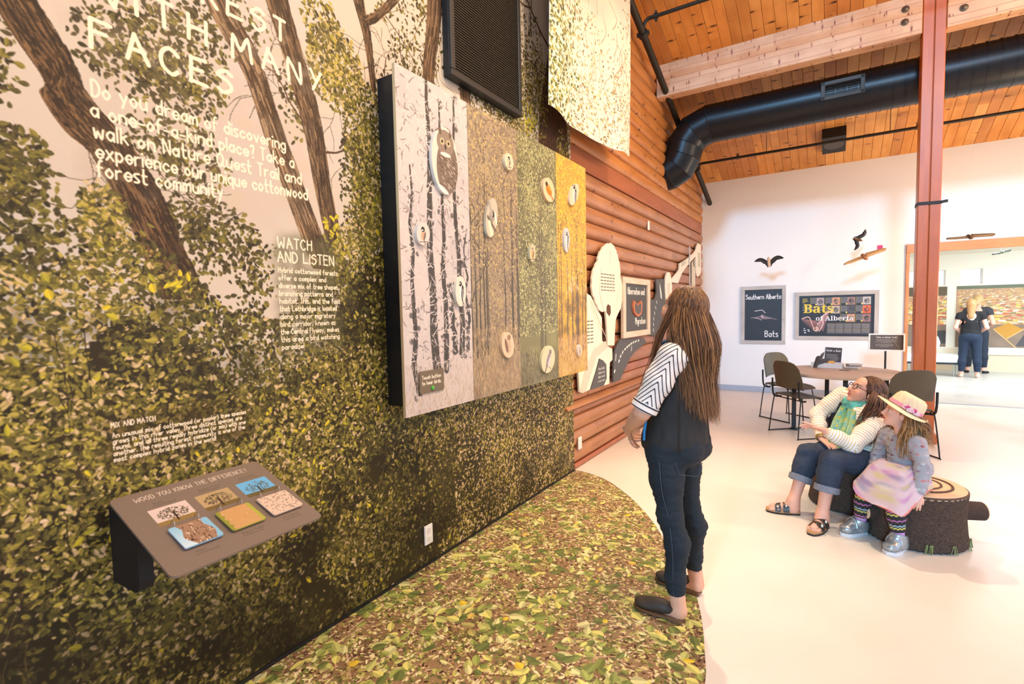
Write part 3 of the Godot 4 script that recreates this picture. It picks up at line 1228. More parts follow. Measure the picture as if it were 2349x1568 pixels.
func mural() -> void:
	var W := int((MS1 - MS0) * MD)
	var H := int(MT * MD)
	var im := canvas(W, H, c8(204, 197, 192))
	for i in 50:
		dab(im, Vector2(rng.randf() * W, rng.randf() * H * 0.7), rng.randf_range(120, 300), Color(0.72, 0.75, 0.81, 0.35) if rng.randf() < 0.6 else Color(0.77, 0.74, 0.71, 0.35), 1.0)
	var dk := leaves([c8(48, 44, 26), c8(66, 62, 36), c8(76, 68, 42)], [7, 10, 14], 8)
	var mid := leaves([c8(94, 90, 44), c8(112, 108, 52), c8(84, 80, 44), c8(130, 122, 58)], [7, 10, 14], 8)
	var lite := leaves([c8(172, 160, 78), c8(184, 166, 112), c8(156, 148, 68), c8(198, 178, 142)], [7, 10, 13], 8)
	var pale := leaves([c8(200, 178, 148), c8(182, 160, 124), c8(212, 192, 166)], [6, 9, 12], 8)
	var gold := leaves([c8(206, 190, 52), c8(182, 174, 52), c8(160, 158, 54)], [10, 14, 19], 8)
	var big := leaves([c8(136, 132, 58), c8(104, 104, 52), c8(164, 154, 70), c8(84, 84, 46)], [13, 16, 19], 8)
	# thin far leaves against the sky
	for q in [[0.8, 2.45, 0.16, 0.16, 300], [0.95, 2.58, 0.2, 0.12, 240], [0.98, 2.4, 0.14, 0.13, 240], [0.92, 2.14, 0.2, 0.14, 260], [1.0, 1.85, 0.2, 0.16, 420], [0.47, 1.98, 0.1, 0.14, 340], [0.5, 1.78, 0.12, 0.14, 260], [0.15, 2.3, 0.3, 0.4, 500], [0.45, 2.3, 0.06, 0.14, 70], [1.15, 2.72, 0.16, 0.14, 160], [1.2, 1.72, 0.1, 0.2, 160], [1.42, 2.5, 0.06, 0.2, 60], [2.0, 2.35, 0.2, 0.5, 700], [1.77, 2.2, 0.1, 0.3, 300], [2.3, 3.3, 0.45, 0.3, 420], [2.2, 2.9, 0.2, 0.2, 180], [2.9, 3.0, 0.3, 0.08, 160], [3.1, 2.95, 0.4, 0.12, 260], [3.5, 3.5, 0.3, 0.5, 500], [-0.2, 2.4, 0.4, 0.8, 400]]:
		cluster(im, dk, q[0], q[1], q[2], q[3], q[4])
		cluster(im, mid, q[0] + 0.03, q[1], q[2], q[3], q[4] / 2)
	for i in 26:
		twig(im, Vector2(rng.randf_range(0.6, 4.2), rng.randf_range(1.9, 4.2)), rng.randf_range(-2.6, -0.5), rng.randf_range(0.3, 0.7), 1.6, c8(70, 58, 44))
	# trunks
	var br := c8(84, 64, 46)
	trunk(im, [Vector2(0.35, 2.75), Vector2(0.487, 2.426), Vector2(0.574, 2.273), Vector2(0.564, 2.224), Vector2(0.618, 2.129), Vector2(0.686, 2.064), Vector2(0.778, 1.85), Vector2(0.86, 1.6)],
		[Vector2(0.45, 2.75), Vector2(0.572, 2.505), Vector2(0.648, 2.368), Vector2(0.686, 2.26), Vector2(0.794, 2.135), Vector2(0.879, 1.988), Vector2(0.942, 1.807), Vector2(1.02, 1.6)], br, c8(132, 104, 74), c8(46, 36, 26))
	trunk(im, [Vector2(0.85, 3.2), Vector2(1.071, 2.75), Vector2(1.212, 2.527), Vector2(1.294, 2.286), Vector2(1.441, 1.897), Vector2(1.5, 1.75)],
		[Vector2(0.98, 3.2), Vector2(1.173, 2.801), Vector2(1.29, 2.6), Vector2(1.378, 2.346), Vector2(1.559, 1.91), Vector2(1.62, 1.75)], c8(112, 92, 72), c8(176, 150, 120), c8(60, 46, 34))
	trunk(im, [Vector2(1.2, 3.3), Vector2(1.325, 2.875), Vector2(1.413, 2.621), Vector2(1.487, 2.358), Vector2(1.523, 2.148), Vector2(1.581, 1.871), Vector2(1.62, 1.7)],
		[Vector2(1.31, 3.3), Vector2(1.429, 2.927), Vector2(1.5, 2.7), Vector2(1.574, 2.463), Vector2(1.62, 2.147), Vector2(1.682, 1.839), Vector2(1.71, 1.7)], c8(96, 78, 60), c8(142, 118, 92), c8(54, 42, 32))
	trunk(im, [Vector2(1.68, 3.9), Vector2(1.8, 3.15), Vector2(1.85, 3.0), Vector2(1.9, 2.7)], [Vector2(1.76, 3.9), Vector2(1.865, 3.15), Vector2(1.91, 2.98), Vector2(1.93, 2.7)], br, c8(130, 104, 78), c8(50, 40, 30))
	trunk(im, [Vector2(1.86, 3.06), Vector2(1.95, 3.13), Vector2(2.1, 3.3)], [Vector2(1.88, 3.02), Vector2(1.97, 3.09), Vector2(2.13, 3.27)], br, c8(130, 104, 78), c8(50, 40, 30))
	trunk(im, [Vector2(2.42, 4.5), Vector2(2.36, 3.376), Vector2(2.3, 2.93), Vector2(2.28, 2.4)], [Vector2(2.56, 4.5), Vector2(2.5, 3.45), Vector2(2.4, 2.93), Vector2(2.4, 2.4)], c8(100, 80, 62), c8(140, 114, 90), c8(56, 44, 34))
	trunk(im, [Vector2(2.55, 4.5), Vector2(2.62, 3.4), Vector2(2.65, 2.98), Vector2(2.7, 2.4)], [Vector2(2.68, 4.5), Vector2(2.72, 3.4), Vector2(2.76, 2.98), Vector2(2.82, 2.4)], c8(112, 88, 70), c8(150, 122, 98), c8(60, 46, 36))
	trunk(im, [Vector2(3.98, 4.5), Vector2(3.9, 3.78), Vector2(3.72, 3.2), Vector2(3.68, 2.8), Vector2(3.66, 2.3)], [Vector2(4.2, 4.5), Vector2(4.12, 3.88), Vector2(4.2, 3.3), Vector2(4.26, 2.9), Vector2(4.28, 2.3)], c8(78, 56, 44), c8(120, 90, 70), c8(42, 30, 24))
	for q in [[3.9, 3.75, 2.7, 0.9, 7.0], [3.85, 3.5, 3.4, 0.7, 4.0], [3.6, 3.72, 1.9, 0.6, 3.5], [1.5, 2.4, 2.5, 0.3, 2.5], [1.56, 2.3, 0.5, 0.5, 3.0], [2.45, 3.3, 0.9, 0.6, 3.0], [1.68, 2.35, 1.0, 0.6, 3.0]]:
		twig(im, Vector2(q[0], q[1]), q[2], q[3], q[4], c8(78, 60, 46), 3)
	# crowns in front of the trunks
	for q in [[1.68, 2.72, 0.17, 0.2, 620], [1.83, 2.45, 0.13, 0.3, 420], [1.6, 2.9, 0.12, 0.12, 120], [1.84, 2.1, 0.1, 0.3, 420], [3.35, 3.1, 0.3, 0.4, 900], [3.7, 3.3, 0.18, 0.4, 420], [4.1, 2.95, 0.12, 0.2, 160], [4.25, 2.8, 0.06, 0.8, 300], [0.05, 2.15, 0.3, 0.3, 420], [0.7, 1.86, 0.08, 0.12, 220]]:
		cluster(im, dk, q[0], q[1], q[2], q[3], q[4] / 2)
		cluster(im, mid, q[0], q[1], q[2], q[3], q[4])
		cluster(im, lite, q[0], q[1] + 0.02, q[2], q[3], q[4] / 3)
	cluster(im, gold, 1.62, 1.92, 0.07, 0.1, 34)
	cluster(im, gold, 1.73, 1.72, 0.13, 0.2, 120)
	cluster(im, gold, 3.55, 3.05, 0.12, 0.14, 60)
	# the dense undergrowth
	for x in range(0, W, 10):
		var s := MS0 + x / MD
		var top := bush_line(s)
		im.fill_rect(Rect2i(x, int(mp(s, top - 0.25).y), 10, H), c8(50, 44, 26))
		for k in 10:
			strew(im, dk, mp(s + rng.randf_range(-0.02, 0.02), top - pow(rng.randf(), 1.5) * 0.5 + 0.06))
		for k in 5:
			strew(im, mid, mp(s + rng.randf_range(-0.02, 0.02), top - rng.randf() * 0.5 + 0.12))
	for i in 70:
		dab(im, mp(rng.randf_range(MS0, MS1), rng.randf_range(0, 1.3)), rng.randf_range(50, 130), Color(0.13, 0.12, 0.06, 0.5) if rng.randf() < 0.6 else Color(0.32, 0.3, 0.13, 0.4), 1.0)
	var patch := FastNoiseLite.new()
	patch.seed = 9
	patch.frequency = 1.1
	for i in 62000:
		var s := rng.randf_range(MS0, MS1)
		var y := rng.randf() * (bush_line(s) + 0.05)
		var d := patch.get_noise_2d(s, y * 0.9) + 0.25 * patch.get_noise_2d(s * 4.0, y * 4.0)
		# sparser, smaller highlights towards the ground
		var low := clampf(y / 1.1, 0.0, 1.0)
		if patch.get_noise_2d(s * 3.3 + 40.0, y * 2.6) + 0.5 * d < -0.05 - 0.5 * low and rng.randf() < 0.8:
			continue
		var p := mp(s, y)
		var r := rng.randf()
		if r > 0.62 + d * 1.0 + low * 0.3:
			strew(im, dk, p)
		elif r < 0.10 + 0.10 * low + d * 0.25:
			strew(im, lite if rng.randf() < 0.8 else pale, p)
		elif r < 0.2 and y > 0.7:
			strew(im, big, p)
		else:
			strew(im, mid, p)
	for i in 240:
		var s := rng.randf_range(MS0, MS1)
		var y := rng.randf_range(0.1, 1.0) * bush_line(s)
		var d := patch.get_noise_2d(s, y * 0.9)
		dab(im, mp(s, y), rng.randf_range(25, 80), Color(0.45, 0.42, 0.18, 0.16) if d > 0.0 else Color(0.15, 0.14, 0.07, 0.3), 1.0)
	for i in 9000:
		var s := rng.randf_range(MS0, MS1)
		var y := rng.randf() * (bush_line(s) + 0.05)
		if patch.get_noise_2d(s, y * 0.9) > -0.1:
			strew(im, lite if rng.randf() < 0.7 else gold if rng.randf() < 0.2 else mid, mp(s, y))
	for i in 500:
		twig(im, Vector2(rng.randf_range(MS0, MS1), rng.randf_range(0.0, 1.3)), rng.randf_range(0.9, 2.2), rng.randf_range(0.08, 0.3), 1.0, c8(112, 96, 62) if rng.randf() < 0.6 else c8(40, 32, 22), 0)
	# finer, drier growth towards the right end
	for i in 9000:
		var s := rng.randf_range(2.5, 4.29)
		var y := rng.randf() * 1.3
		strew(im, pale if rng.randf() < 0.25 else lite if rng.randf() < 0.5 else dk, mp(s, y))
	cluster(im, lite, 0.35, 1.5, 0.5, 0.3, 160)
	cluster(im, gold, 0.9, 1.66, 0.08, 0.05, 12)
	for i in 46:
		dab(im, mp(rng.randf_range(MS0, MS1), rng.randf_range(0.0, 0.5)), rng.randf_range(60, 140), Color(0.1, 0.09, 0.05, 0.25), 1.0)
	# a print of this size is soft
	im.resize(int(W * 0.72), int(H * 0.72), Image.INTERPOLATE_BILINEAR)
	im.resize(W, H, Image.INTERPOLATE_CUBIC)
	lettering(im)
	var th := span(Vector3(-0.06, 0.0, -MS1), Vector3(-0.0015, 4.6, 3.3))
	var o := put("forest_mural", th, mat(c8(70, 62, 44), 0.8))
	tag(o, "wall-size forest photo mural with white hand-drawn lettering on a long panel", "mural")
	for i in 2:
		for j in 2:
			var r := Rect2i(i * (W / 2), j * (H / 2), W / 2, H / 2)
			var t := im.get_region(r)
			var mb := MB.new()
			var s0 := MS0 + r.position.x / MD
			var s1 := MS0 + r.end.x / MD
			var y1 := MT - r.position.y / MD
			var y0 := MT - r.end.y / MD
			mb.quad(Vector3(0, y0, -s0), Vector3(0, y0, -s1), Vector3(0, y1, -s1), Vector3(0, y1, -s0), Vector3.RIGHT)
			var m := mat(c8(255, 246, 230), 0.5, 0.0, tex(t), 0.35)
			m.texture_repeat = false
			put("print_sheet", mb, m, o)
	var foot := span(Vector3(-0.06, 0, -MS1), Vector3(0.006, 0.018, 3.3))
	put("base_strip", foot, M.black, o)


func lettering(im: Image) -> void:
	var cream := c8(244, 236, 222)
	# soft pale glow and dim ground behind the words
	for q in [[0.6, 1.62, 2.62, 0.3], [0.66, 1.5, 2.16, 0.22]]:
		for i in 260:
			dab(im, mp(rng.randf_range(q[0], q[1]), q[2] + rng.randf_range(-q[3], q[3])), rng.randf_range(20, 40), Color(0.78, 0.74, 0.7, 0.05), 1.0)
	for i in 240:
		dab(im, mp(rng.randf_range(1.31, 1.64), rng.randf_range(1.36, 1.88)), rng.randf_range(18, 40), Color(0.36, 0.36, 0.26, 0.16), 1.0)
	for i in 190:
		dab(im, mp(rng.randf_range(0.66, 1.16), rng.randf_range(1.03, 1.19)), rng.randf_range(12, 30), Color(0.26, 0.22, 0.12, 0.16), 1.0)
	for q in [["FOREST", 0.86, 2.738, 0.55], ["A", 0.7, 2.738, 0.07], ["WITH", 0.69, 2.583, 0.375], ["MANY", 1.17, 2.583, 0.415], ["FACES", 0.70, 2.425, 0.455]]:
		glow(im, q[0], q[1], q[2], q[3])
		pen(im, q[0], mp(q[1], q[2]), 0.088 * MD, 3.6, cream, q[3] * MD, 0.25, 3.4)
	var k := 0
	for q in [["Do you dream of discovering", 0.692, 2.265, 0.69], ["a one-of-a-kind place? Take a", 0.686, 2.197, 0.735], ["walk on Nature Quest Trail and", 0.69, 2.13, 0.765], ["experience our unique cottonwood", 0.693, 2.066, 0.79], ["forest community", 0.692, 2.007, 0.405]]:
		pen(im, q[0], mp(q[1], q[2]), 0.05 * MD, 1.75, cream, q[3] * MD, 0.12)
	pen(im, "WATCH", mp(1.324, 1.834), 0.044 * MD, 1.6, cream, 0.17 * MD, 0.15)
	pen(im, "AND LISTEN", mp(1.322, 1.772), 0.044 * MD, 1.6, cream, 0.292 * MD, 0.15)
	var w := [0.313, 0.245, 0.318, 0.28, 0.322, 0.3, 0.29, 0.288, 0.308, 0.31, 0.11]
	for q in ["Hybrid cottonwood forests", "offer a complex and", "diverse mix of tree shapes,", "branching patterns and", "habitat. This, and the fact", "that Lethbridge is located", "along a major migratory", "bird corridor, known as", "the Central Flyway, makes", "this area a bird watching", "paradise!"]:
		pen(im, q, mp(1.321, 1.725 - 0.0342 * k), 0.0225 * MD, 0.95, cream, w[k] * MD, 0.1)
		k += 1
	pen(im, "MIX AND MATCH", mp(0.682, 1.165), 0.017 * MD, 0.75, cream, 0.132 * MD, 0.1)
	k = 0
	w = [0.46, 0.442, 0.456, 0.452, 0.335]
	for q in ["An unusual mix of cottonwood (or poplar) tree species", "grows in this river valley. Three distinct species are", "found, and all three readily hybridize (or mix) with one", "another. The resulting forest community is one of the", "most complex hybrid zones in the world!"]:
		pen(im, q, mp(0.684, 1.13 - 0.0208 * k), 0.0165 * MD, 0.72, cream, w[k] * MD, 0.08)
		k += 1


func glow(im: Image, t: String, s: float, y: float, w: float) -> void:
	for i in int(w * 160):
		dab(im, mp(s + rng.randf() * w, y + rng.randf_range(-0.01, 0.1)), 16, Color(0.78, 0.75, 0.72, 0.10), 1.0)


func floor_graphic() -> void:
	# leaf-litter print stuck to the floor, its outer edge an arc
	var D := 560.0
	var Z0 := -4.3
	var W := int(1.68 * D)
	var H := 2048
	var im := canvas(W, H, c8(140, 112, 80))
	for i in 60:
		dab(im, Vector2(rng.randf() * W, rng.randf() * H), rng.randf_range(40, 120), Color(0.24, 0.17, 0.1, 0.45) if rng.randf() < 0.4 else Color(0.7, 0.6, 0.42, 0.35), 1.0)
	var bits := leaves([c8(88, 60, 42), c8(196, 160, 120), c8(224, 196, 160), c8(150, 110, 80), c8(62, 40, 28)], [6, 10, 14], 6, 0.1, 0.35)
	for i in 30000:
		strew(im, bits, Vector2(rng.randf() * W, rng.randf() * H))
	var gs := leaves([c8(150, 148, 76), c8(178, 172, 94), c8(116, 120, 62), c8(204, 192, 130), c8(90, 92, 52), c8(220, 204, 156)], [9, 13, 18], 8, 0.14, 0.5)
	var gb := leaves([c8(150, 158, 82), c8(182, 182, 106), c8(122, 132, 68), c8(206, 202, 140), c8(102, 112, 60), c8(206, 198, 110)], [24, 32, 40], 9, 0.16, 0.62)
	var gold := leaves([c8(220, 190, 60), c8(206, 178, 90)], [20, 28], 6, 0.1, 0.7)
	var pn := FastNoiseLite.new()
	pn.seed = 3
	pn.frequency = 0.006
	for i in 24000:
		var p := Vector2(rng.randf() * W, rng.randf() * H)
		if pn.get_noise_2dv(p) + rng.randf_range(-0.3, 0.55) > 0.0:
			strew(im, gs, p)
	for i in 160:
		var a := rng.randf() * TAU
		var p := Vector2(rng.randf() * W, rng.randf() * H)
		var l := rng.randf_range(60, 220)
		var pts := [p, p + Vector2(cos(a), sin(a)) * l * 0.5 + Vector2(rng.randf_range(-8, 8), rng.randf_range(-8, 8)), p + Vector2(cos(a), sin(a)) * l]
		stroke(im, smooth(pts, 4), rng.randf_range(1, 2), 1.0, [c8(96, 64, 44), c8(214, 184, 150), c8(150, 120, 90)][i % 3], 0.4)
	for i in 3600:
		# bigger leaves where the print comes towards the viewer
		var t := pow(rng.randf(), 0.6)
		var p := Vector2(rng.randf() * W, t * H)
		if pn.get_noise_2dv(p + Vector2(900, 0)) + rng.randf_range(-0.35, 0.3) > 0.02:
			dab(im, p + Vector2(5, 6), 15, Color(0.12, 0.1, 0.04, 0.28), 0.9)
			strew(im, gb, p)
	for i in 60:
		strew(im, gold, Vector2(rng.randf() * W, rng.randf() * H))
	for k in 14:
		dab(im, Vector2(rng.randf() * W, rng.randf() * H), 46, Color(0.5, 0.32, 0.22, 0.4), 1.0)
	var edge := [Vector2(0.0, -4.295), Vector2(0.122, -4.285), Vector2(0.361, -4.183), Vector2(0.658, -3.918), Vector2(0.893, -3.638), Vector2(1.064, -3.388), Vector2(1.206, -3.139), Vector2(1.354, -2.915), Vector2(1.459, -2.714), Vector2(1.538, -2.494), Vector2(1.605, -2.237), Vector2(1.642, -2.053), Vector2(1.66, -1.7), Vector2(1.66, -0.72)]
	var poly := PackedVector2Array()
	for p in smooth(edge, 5):
		poly.append(Vector2(p.x, -p.y))
	poly.append(Vector2(0.008, 0.72))
	poly[0] = Vector2(0.008, 4.292)
	var mb := MB.new()
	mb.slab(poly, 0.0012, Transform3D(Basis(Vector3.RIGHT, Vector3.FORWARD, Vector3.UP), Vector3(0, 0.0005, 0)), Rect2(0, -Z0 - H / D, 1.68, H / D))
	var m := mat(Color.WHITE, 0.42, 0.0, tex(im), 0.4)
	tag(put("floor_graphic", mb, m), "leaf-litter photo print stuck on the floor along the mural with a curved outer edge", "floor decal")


# ------------------------------------------------------------------ the bird display: a black box with four forest prints and bird plaques
func bird_display() -> void:
	var D := 440.0
	var S0 := 1.885
	var S1 := 4.205
	var Y0 := 0.985
	var Y1 := 2.79
	var W := int((S1 - S0) * D)
	var H := int((Y1 - Y0) * D)
	var im := canvas(W, H, c8(198, 188, 184))
	var bs := [0.0, 0.592, 1.155, 1.745, 2.32]
	var px := func(s, y): return Vector2((s - S0) * D, (Y1 - y) * D)
	# 1: white winter trees
	var x1 := int(bs[1] * D)
	for i in 40:
		dab(im, Vector2(rng.randf() * x1, rng.randf() * H), rng.randf_range(30, 90), Color(0.82, 0.76, 0.73, 0.5) if rng.randf() < 0.6 else Color(0.7, 0.66, 0.68, 0.4), 1.0)
	for q in [[0.08, 0.0, 1.2, 8.0], [0.24, 0.1, 1.8, 13.0], [0.335, 0.1, 1.6, 9.0], [0.47, 0.18, 1.7, 10.0], [0.545, 0.2, 0.9, 6.0], [0.40, 0.2, 0.6, 9.0]]:
		var pts := []
		for k in 9:
			var t := k / 8.0
			pts.append(Vector2((q[0] + rng.randf_range(-0.02, 0.02) + (0.0 if t > 0.5 else 0.03 * (0.5 - t))) * D, H - (q[1] + (q[2] - q[1]) * t + 0.12) * D))
		stroke(im, pts, q[3] * 1.3, q[3] * 0.35, c8(70, 66, 62), 0.25)
		for k in 26:
			var p: Vector2 = pts[rng.randi() % 9]
			dab(im, p + Vector2(rng.randf_range(-16, 16), rng.randf_range(-26, 26)), rng.randf_range(3, 9), Color(0.25, 0.23, 0.22, 0.7), 0.4)
	for i in 900:
		var p := Vector2(rng.randf() * x1, rng.randf() * H * 0.86)
		var a := rng.randf() * TAU
		var l := rng.randf_range(8, 34)
		var pts := [p, p + Vector2(cos(a), sin(a)) * l * 0.5 + Vector2(rng.randf_range(-5, 5), rng.randf_range(-5, 5)), p + Vector2(cos(a), sin(a)) * l]
		stroke(im, smooth(pts, 3), 1.5, 1.0, c8(208, 198, 192) if rng.randf() < 0.72 else c8(132, 120, 116), 0.5)
	for i in 900:
		var p := Vector2(rng.randf() * x1, H - pow(rng.randf(), 1.6) * 0.26 * D)
		line(im, p, p + Vector2(rng.randf_range(-4, 4), -rng.randf_range(5, 16)), 0.7, c8(206, 192, 180) if rng.randf() < 0.6 else c8(172, 152, 134))
	# 2: brown trunks
	forest_strip(im, int(bs[1] * D), int(bs[2] * D), c8(150, 134, 112), [c8(190, 168, 112), c8(142, 124, 96), c8(112, 98, 86), c8(170, 150, 124)], c8(82, 76, 66), 13, c8(182, 152, 112), 0.3)
	# 3: green-grey crown
	forest_strip(im, int(bs[2] * D), int(bs[3] * D), c8(126, 122, 88), [c8(168, 164, 112), c8(110, 106, 78), c8(84, 82, 68), c8(190, 186, 134)], c8(90, 84, 72), 3, c8(112, 102, 78), 0.16)
	# 4: golden leaves over dark stems
	var x3 := int(bs[3] * D)
	forest_strip(im, x3, W, c8(178, 142, 70), [c8(226, 182, 62), c8(206, 160, 60), c8(178, 140, 84), c8(238, 198, 92)], c8(106, 88, 72), 10, c8(216, 170, 116), 0.22)
	for i in 40:
		dab(im, Vector2(rng.randf_range(x3, W), H * rng.randf_range(0.62, 0.84)), rng.randf_range(14, 34), Color(0.36, 0.31, 0.27, 0.35), 1.0)
	for i in 20:
		dab(im, Vector2(rng.randf_range(x3 + 60, W), H * rng.randf_range(0.5, 0.62)), rng.randf_range(10, 22), Color(0.95, 0.86, 0.76, 0.4), 1.0)
	var root := thing("bird_display", "large black box display with four tall forest prints and oval bird plaques on the mural", "display panel", Vector3(0, Y0, -3.0))
	put("box", span(Vector3(0.001, 1.029, -4.15), Vector3(0.165, 2.775, -1.937), 0.004), mat(c8(16, 18, 22), 0.4), root)
	var t := tex(im)
	var pm := mat(Color.WHITE, 0.45, 0.0, t, 0.4)
	for k in 4:
		var s0: float = S0 + bs[k] + (0.001 if k else 0.0)
		var s1: float = S0 + bs[k + 1]
		var mb := MB.new()
		var poly := PackedVector2Array([Vector2(-s1, Y0), Vector2(-s0, Y0), Vector2(-s0, Y1), Vector2(-s1, Y1)])
		# local x runs along +z, local z out of the wall
		mb.slab(poly, 0.018, Transform3D(Basis(Vector3(0, 0, 1), Vector3.UP, Vector3(1, 0, 0)), Vector3(0.166 + 0.0008 * (k % 2), 0, 0)), Rect2(-S0, Y0, -(S1 - S0), Y1 - Y0))
		put("print_panel", mb, pm, root)
	# bird plaques: atlas of twelve small pictures
	var at := canvas(1024, 768, c8(214, 204, 188))
	var cell := func(k): return Rect2((k % 4) * 256, (k / 4) * 256, 256, 256)
	var birds := [
		["owl_plaque", 2.24, 2.385, 0.115, 0.185, 0.0], ["bird_plaque", 2.04, 1.955, 0.05, 0.062, -0.35], ["bird_plaque", 2.91, 2.54, 0.055, 0.055, 0.3], ["bird_plaque", 2.69, 2.135, 0.062, 0.13, -0.25],
		["bird_plaque", 3.475, 2.46, 0.095, 0.088, -0.5], ["bird_plaque", 3.93, 2.51, 0.06, 0.125, -0.75], ["bird_plaque", 3.775, 2.11, 0.052, 0.1, -0.05], ["bird_plaque", 3.205, 1.955, 0.042, 0.066, -0.2],
		["bird_plaque", 2.35, 1.655, 0.05, 0.088, -0.05], ["bird_plaque", 2.85, 1.305, 0.075, 0.09, 0.35], ["bird_plaque", 3.42, 1.155, 0.115, 0.1, 0.6], ["bird_plaque", 4.0, 1.18, 0.04, 0.052, 0.0],
	]
	for k in 12:
		paint_bird(at, cell.call(k).get_center(), k)
	var am := mat(Color.WHITE, 0.4, 0.0, tex(at), 0.4)
	for k in 12:
		var q: Array = birds[k]
		var poly := PackedVector2Array()
		for i in 40:
			var a := TAU * i / 40
			poly.append(Vector2(cos(a) * q[3], sin(a) * q[4]).rotated(q[5]))
		var r: Rect2 = cell.call(k)
		var ext := maxf(q[3], q[4])
		var mb := MB.new()
		var half := Vector2(ext, ext) * 1.12
		mb.slab(poly, 0.02, Transform3D(Basis(Vector3(0, 0, -1), Vector3.UP, Vector3(1, 0, 0)).orthonormalized(), Vector3(0.184, q[2], -q[1])), Rect2(-half, half * 2))
		for i in mb.uv.size():
			mb.uv[i] = Vector2((r.position.x + clampf(mb.uv[i].x, 0, 1) * 256) / 1024.0, (r.position.y + clampf(mb.uv[i].y, 0, 1) * 256) / 768.0)
		put(q[0], mb, am, root, ["grey horned owl picture", "small chickadee picture in the winter print", "dark-headed bird picture", "black and white flying bird picture", "orange bird picture", "long-tailed black and white bird picture", "pale woodpecker picture", "tan bird picture", "black and white woodpecker picture", "speckled hawk picture", "grey waxwing picture", "smallest pink bird picture"][k])
	# the button plate
	var pl := canvas(256, 160, c8(112, 98, 78))
	pen(pl, "Touch button", Vector2(26, 58), 25, 2.4, c8(240, 228, 206), 196)
	pen(pl, "to hear birds.", Vector2(26, 98), 25, 2.4, c8(240, 228, 206), 196)
	var pp := PackedVector2Array()
	for q in [[0.088, 0.05, 0], [-0.088, 0.05, 1], [-0.088, -0.05, 2], [0.088, -0.05, 3]]:
		for i in 5:
			var a: float = PI / 2 * (q[2] + i / 4.0)
			pp.append(Vector2(q[0], q[1]) + Vector2(cos(a), sin(a)) * 0.012)
	var mb2 := MB.new()
	mb2.slab(pp, 0.006, Transform3D(Basis(Vector3(0, 0, -1), Vector3.UP, Vector3(1, 0, 0)), Vector3(0.1845, 1.155, -2.09)), Rect2(-0.1, -0.062, 0.2, 0.124))
	var plate := put("button_plate", mb2, mat(Color.WHITE, 0.5, 0.0, tex(pl)), root)
	var bt := MB.new()
	bt.lathe([Vector2(0.012, 0.0), Vector2(0.012, 0.005), Vector2(0.008, 0.008), Vector2(0.0, 0.009)], 18, Transform3D(Basis(Vector3.FORWARD, PI / 2), Vector3(0.1905, 1.117, -2.09)))
	put("button", bt, mat(c8(70, 170, 60), 0.35), plate, "round green push button")


func forest_strip(im: Image, x0: int, x1: int, base: Color, cols: Array, stem: Color, stems: int, grass: Color, gh: float) -> void:
	var H := im.get_height()
	im.fill_rect(Rect2i(x0, 0, x1 - x0, H), base)
	var sub := canvas(x1 - x0, H, base)
	var w := x1 - x0
	for i in 50:
		var c: Color = cols[rng.randi() % cols.size()]
		dab(sub, Vector2(rng.randf() * w, rng.randf() * H), rng.randf_range(25, 80), Color(c.r, c.g, c.b, 0.4), 1.0)
	var kinds := leaves(cols, [5, 7, 10], 6, 0.0, 0.5)
	for i in 3600:
		strew(sub, kinds, Vector2(rng.randf() * w, rng.randf() * H * 0.8))
	for k in stems:
		var x := rng.randf() * w
		var top := rng.randf_range(0.15, 0.5)
		var pts := []
		for j in 7:
			pts.append(Vector2(x + rng.randf_range(-4, 4), H * lerpf(1.0 - gh * 0.5, top, j / 6.0)))
		stroke(sub, pts, rng.randf_range(2.5, 8.0) if stems > 3 else 5.0, 1.0, Color(stem.r, stem.g, stem.b, 0.85), 0.4)
		for j in 4:
			var p: Vector2 = pts[2 + rng.randi() % 5]
			var a := rng.randf_range(-2.6, -0.5)
			stroke(sub, [p, p + Vector2(cos(a), sin(a)) * rng.randf_range(30, 90)], 2.0, 1.0, Color(stem.r, stem.g, stem.b, 0.8), 0.4)
	for i in 1500:
		strew(sub, kinds, Vector2(rng.randf() * w, rng.randf() * H * (0.55 if stems > 3 else 0.8)))
	for i in 1400:
		var p := Vector2(rng.randf() * w, H - rng.randf() * gh * H * 0.8)
		line(sub, p, p + Vector2(rng.randf_range(-4, 4), -rng.randf_range(5, 18)), 0.7, grass.lightened(rng.randf() * 0.25) if rng.randf() < 0.65 else grass.darkened(0.3))
	im.blit_rect(sub, Rect2i(0, 0, w, H), Vector2i(x0, 0))


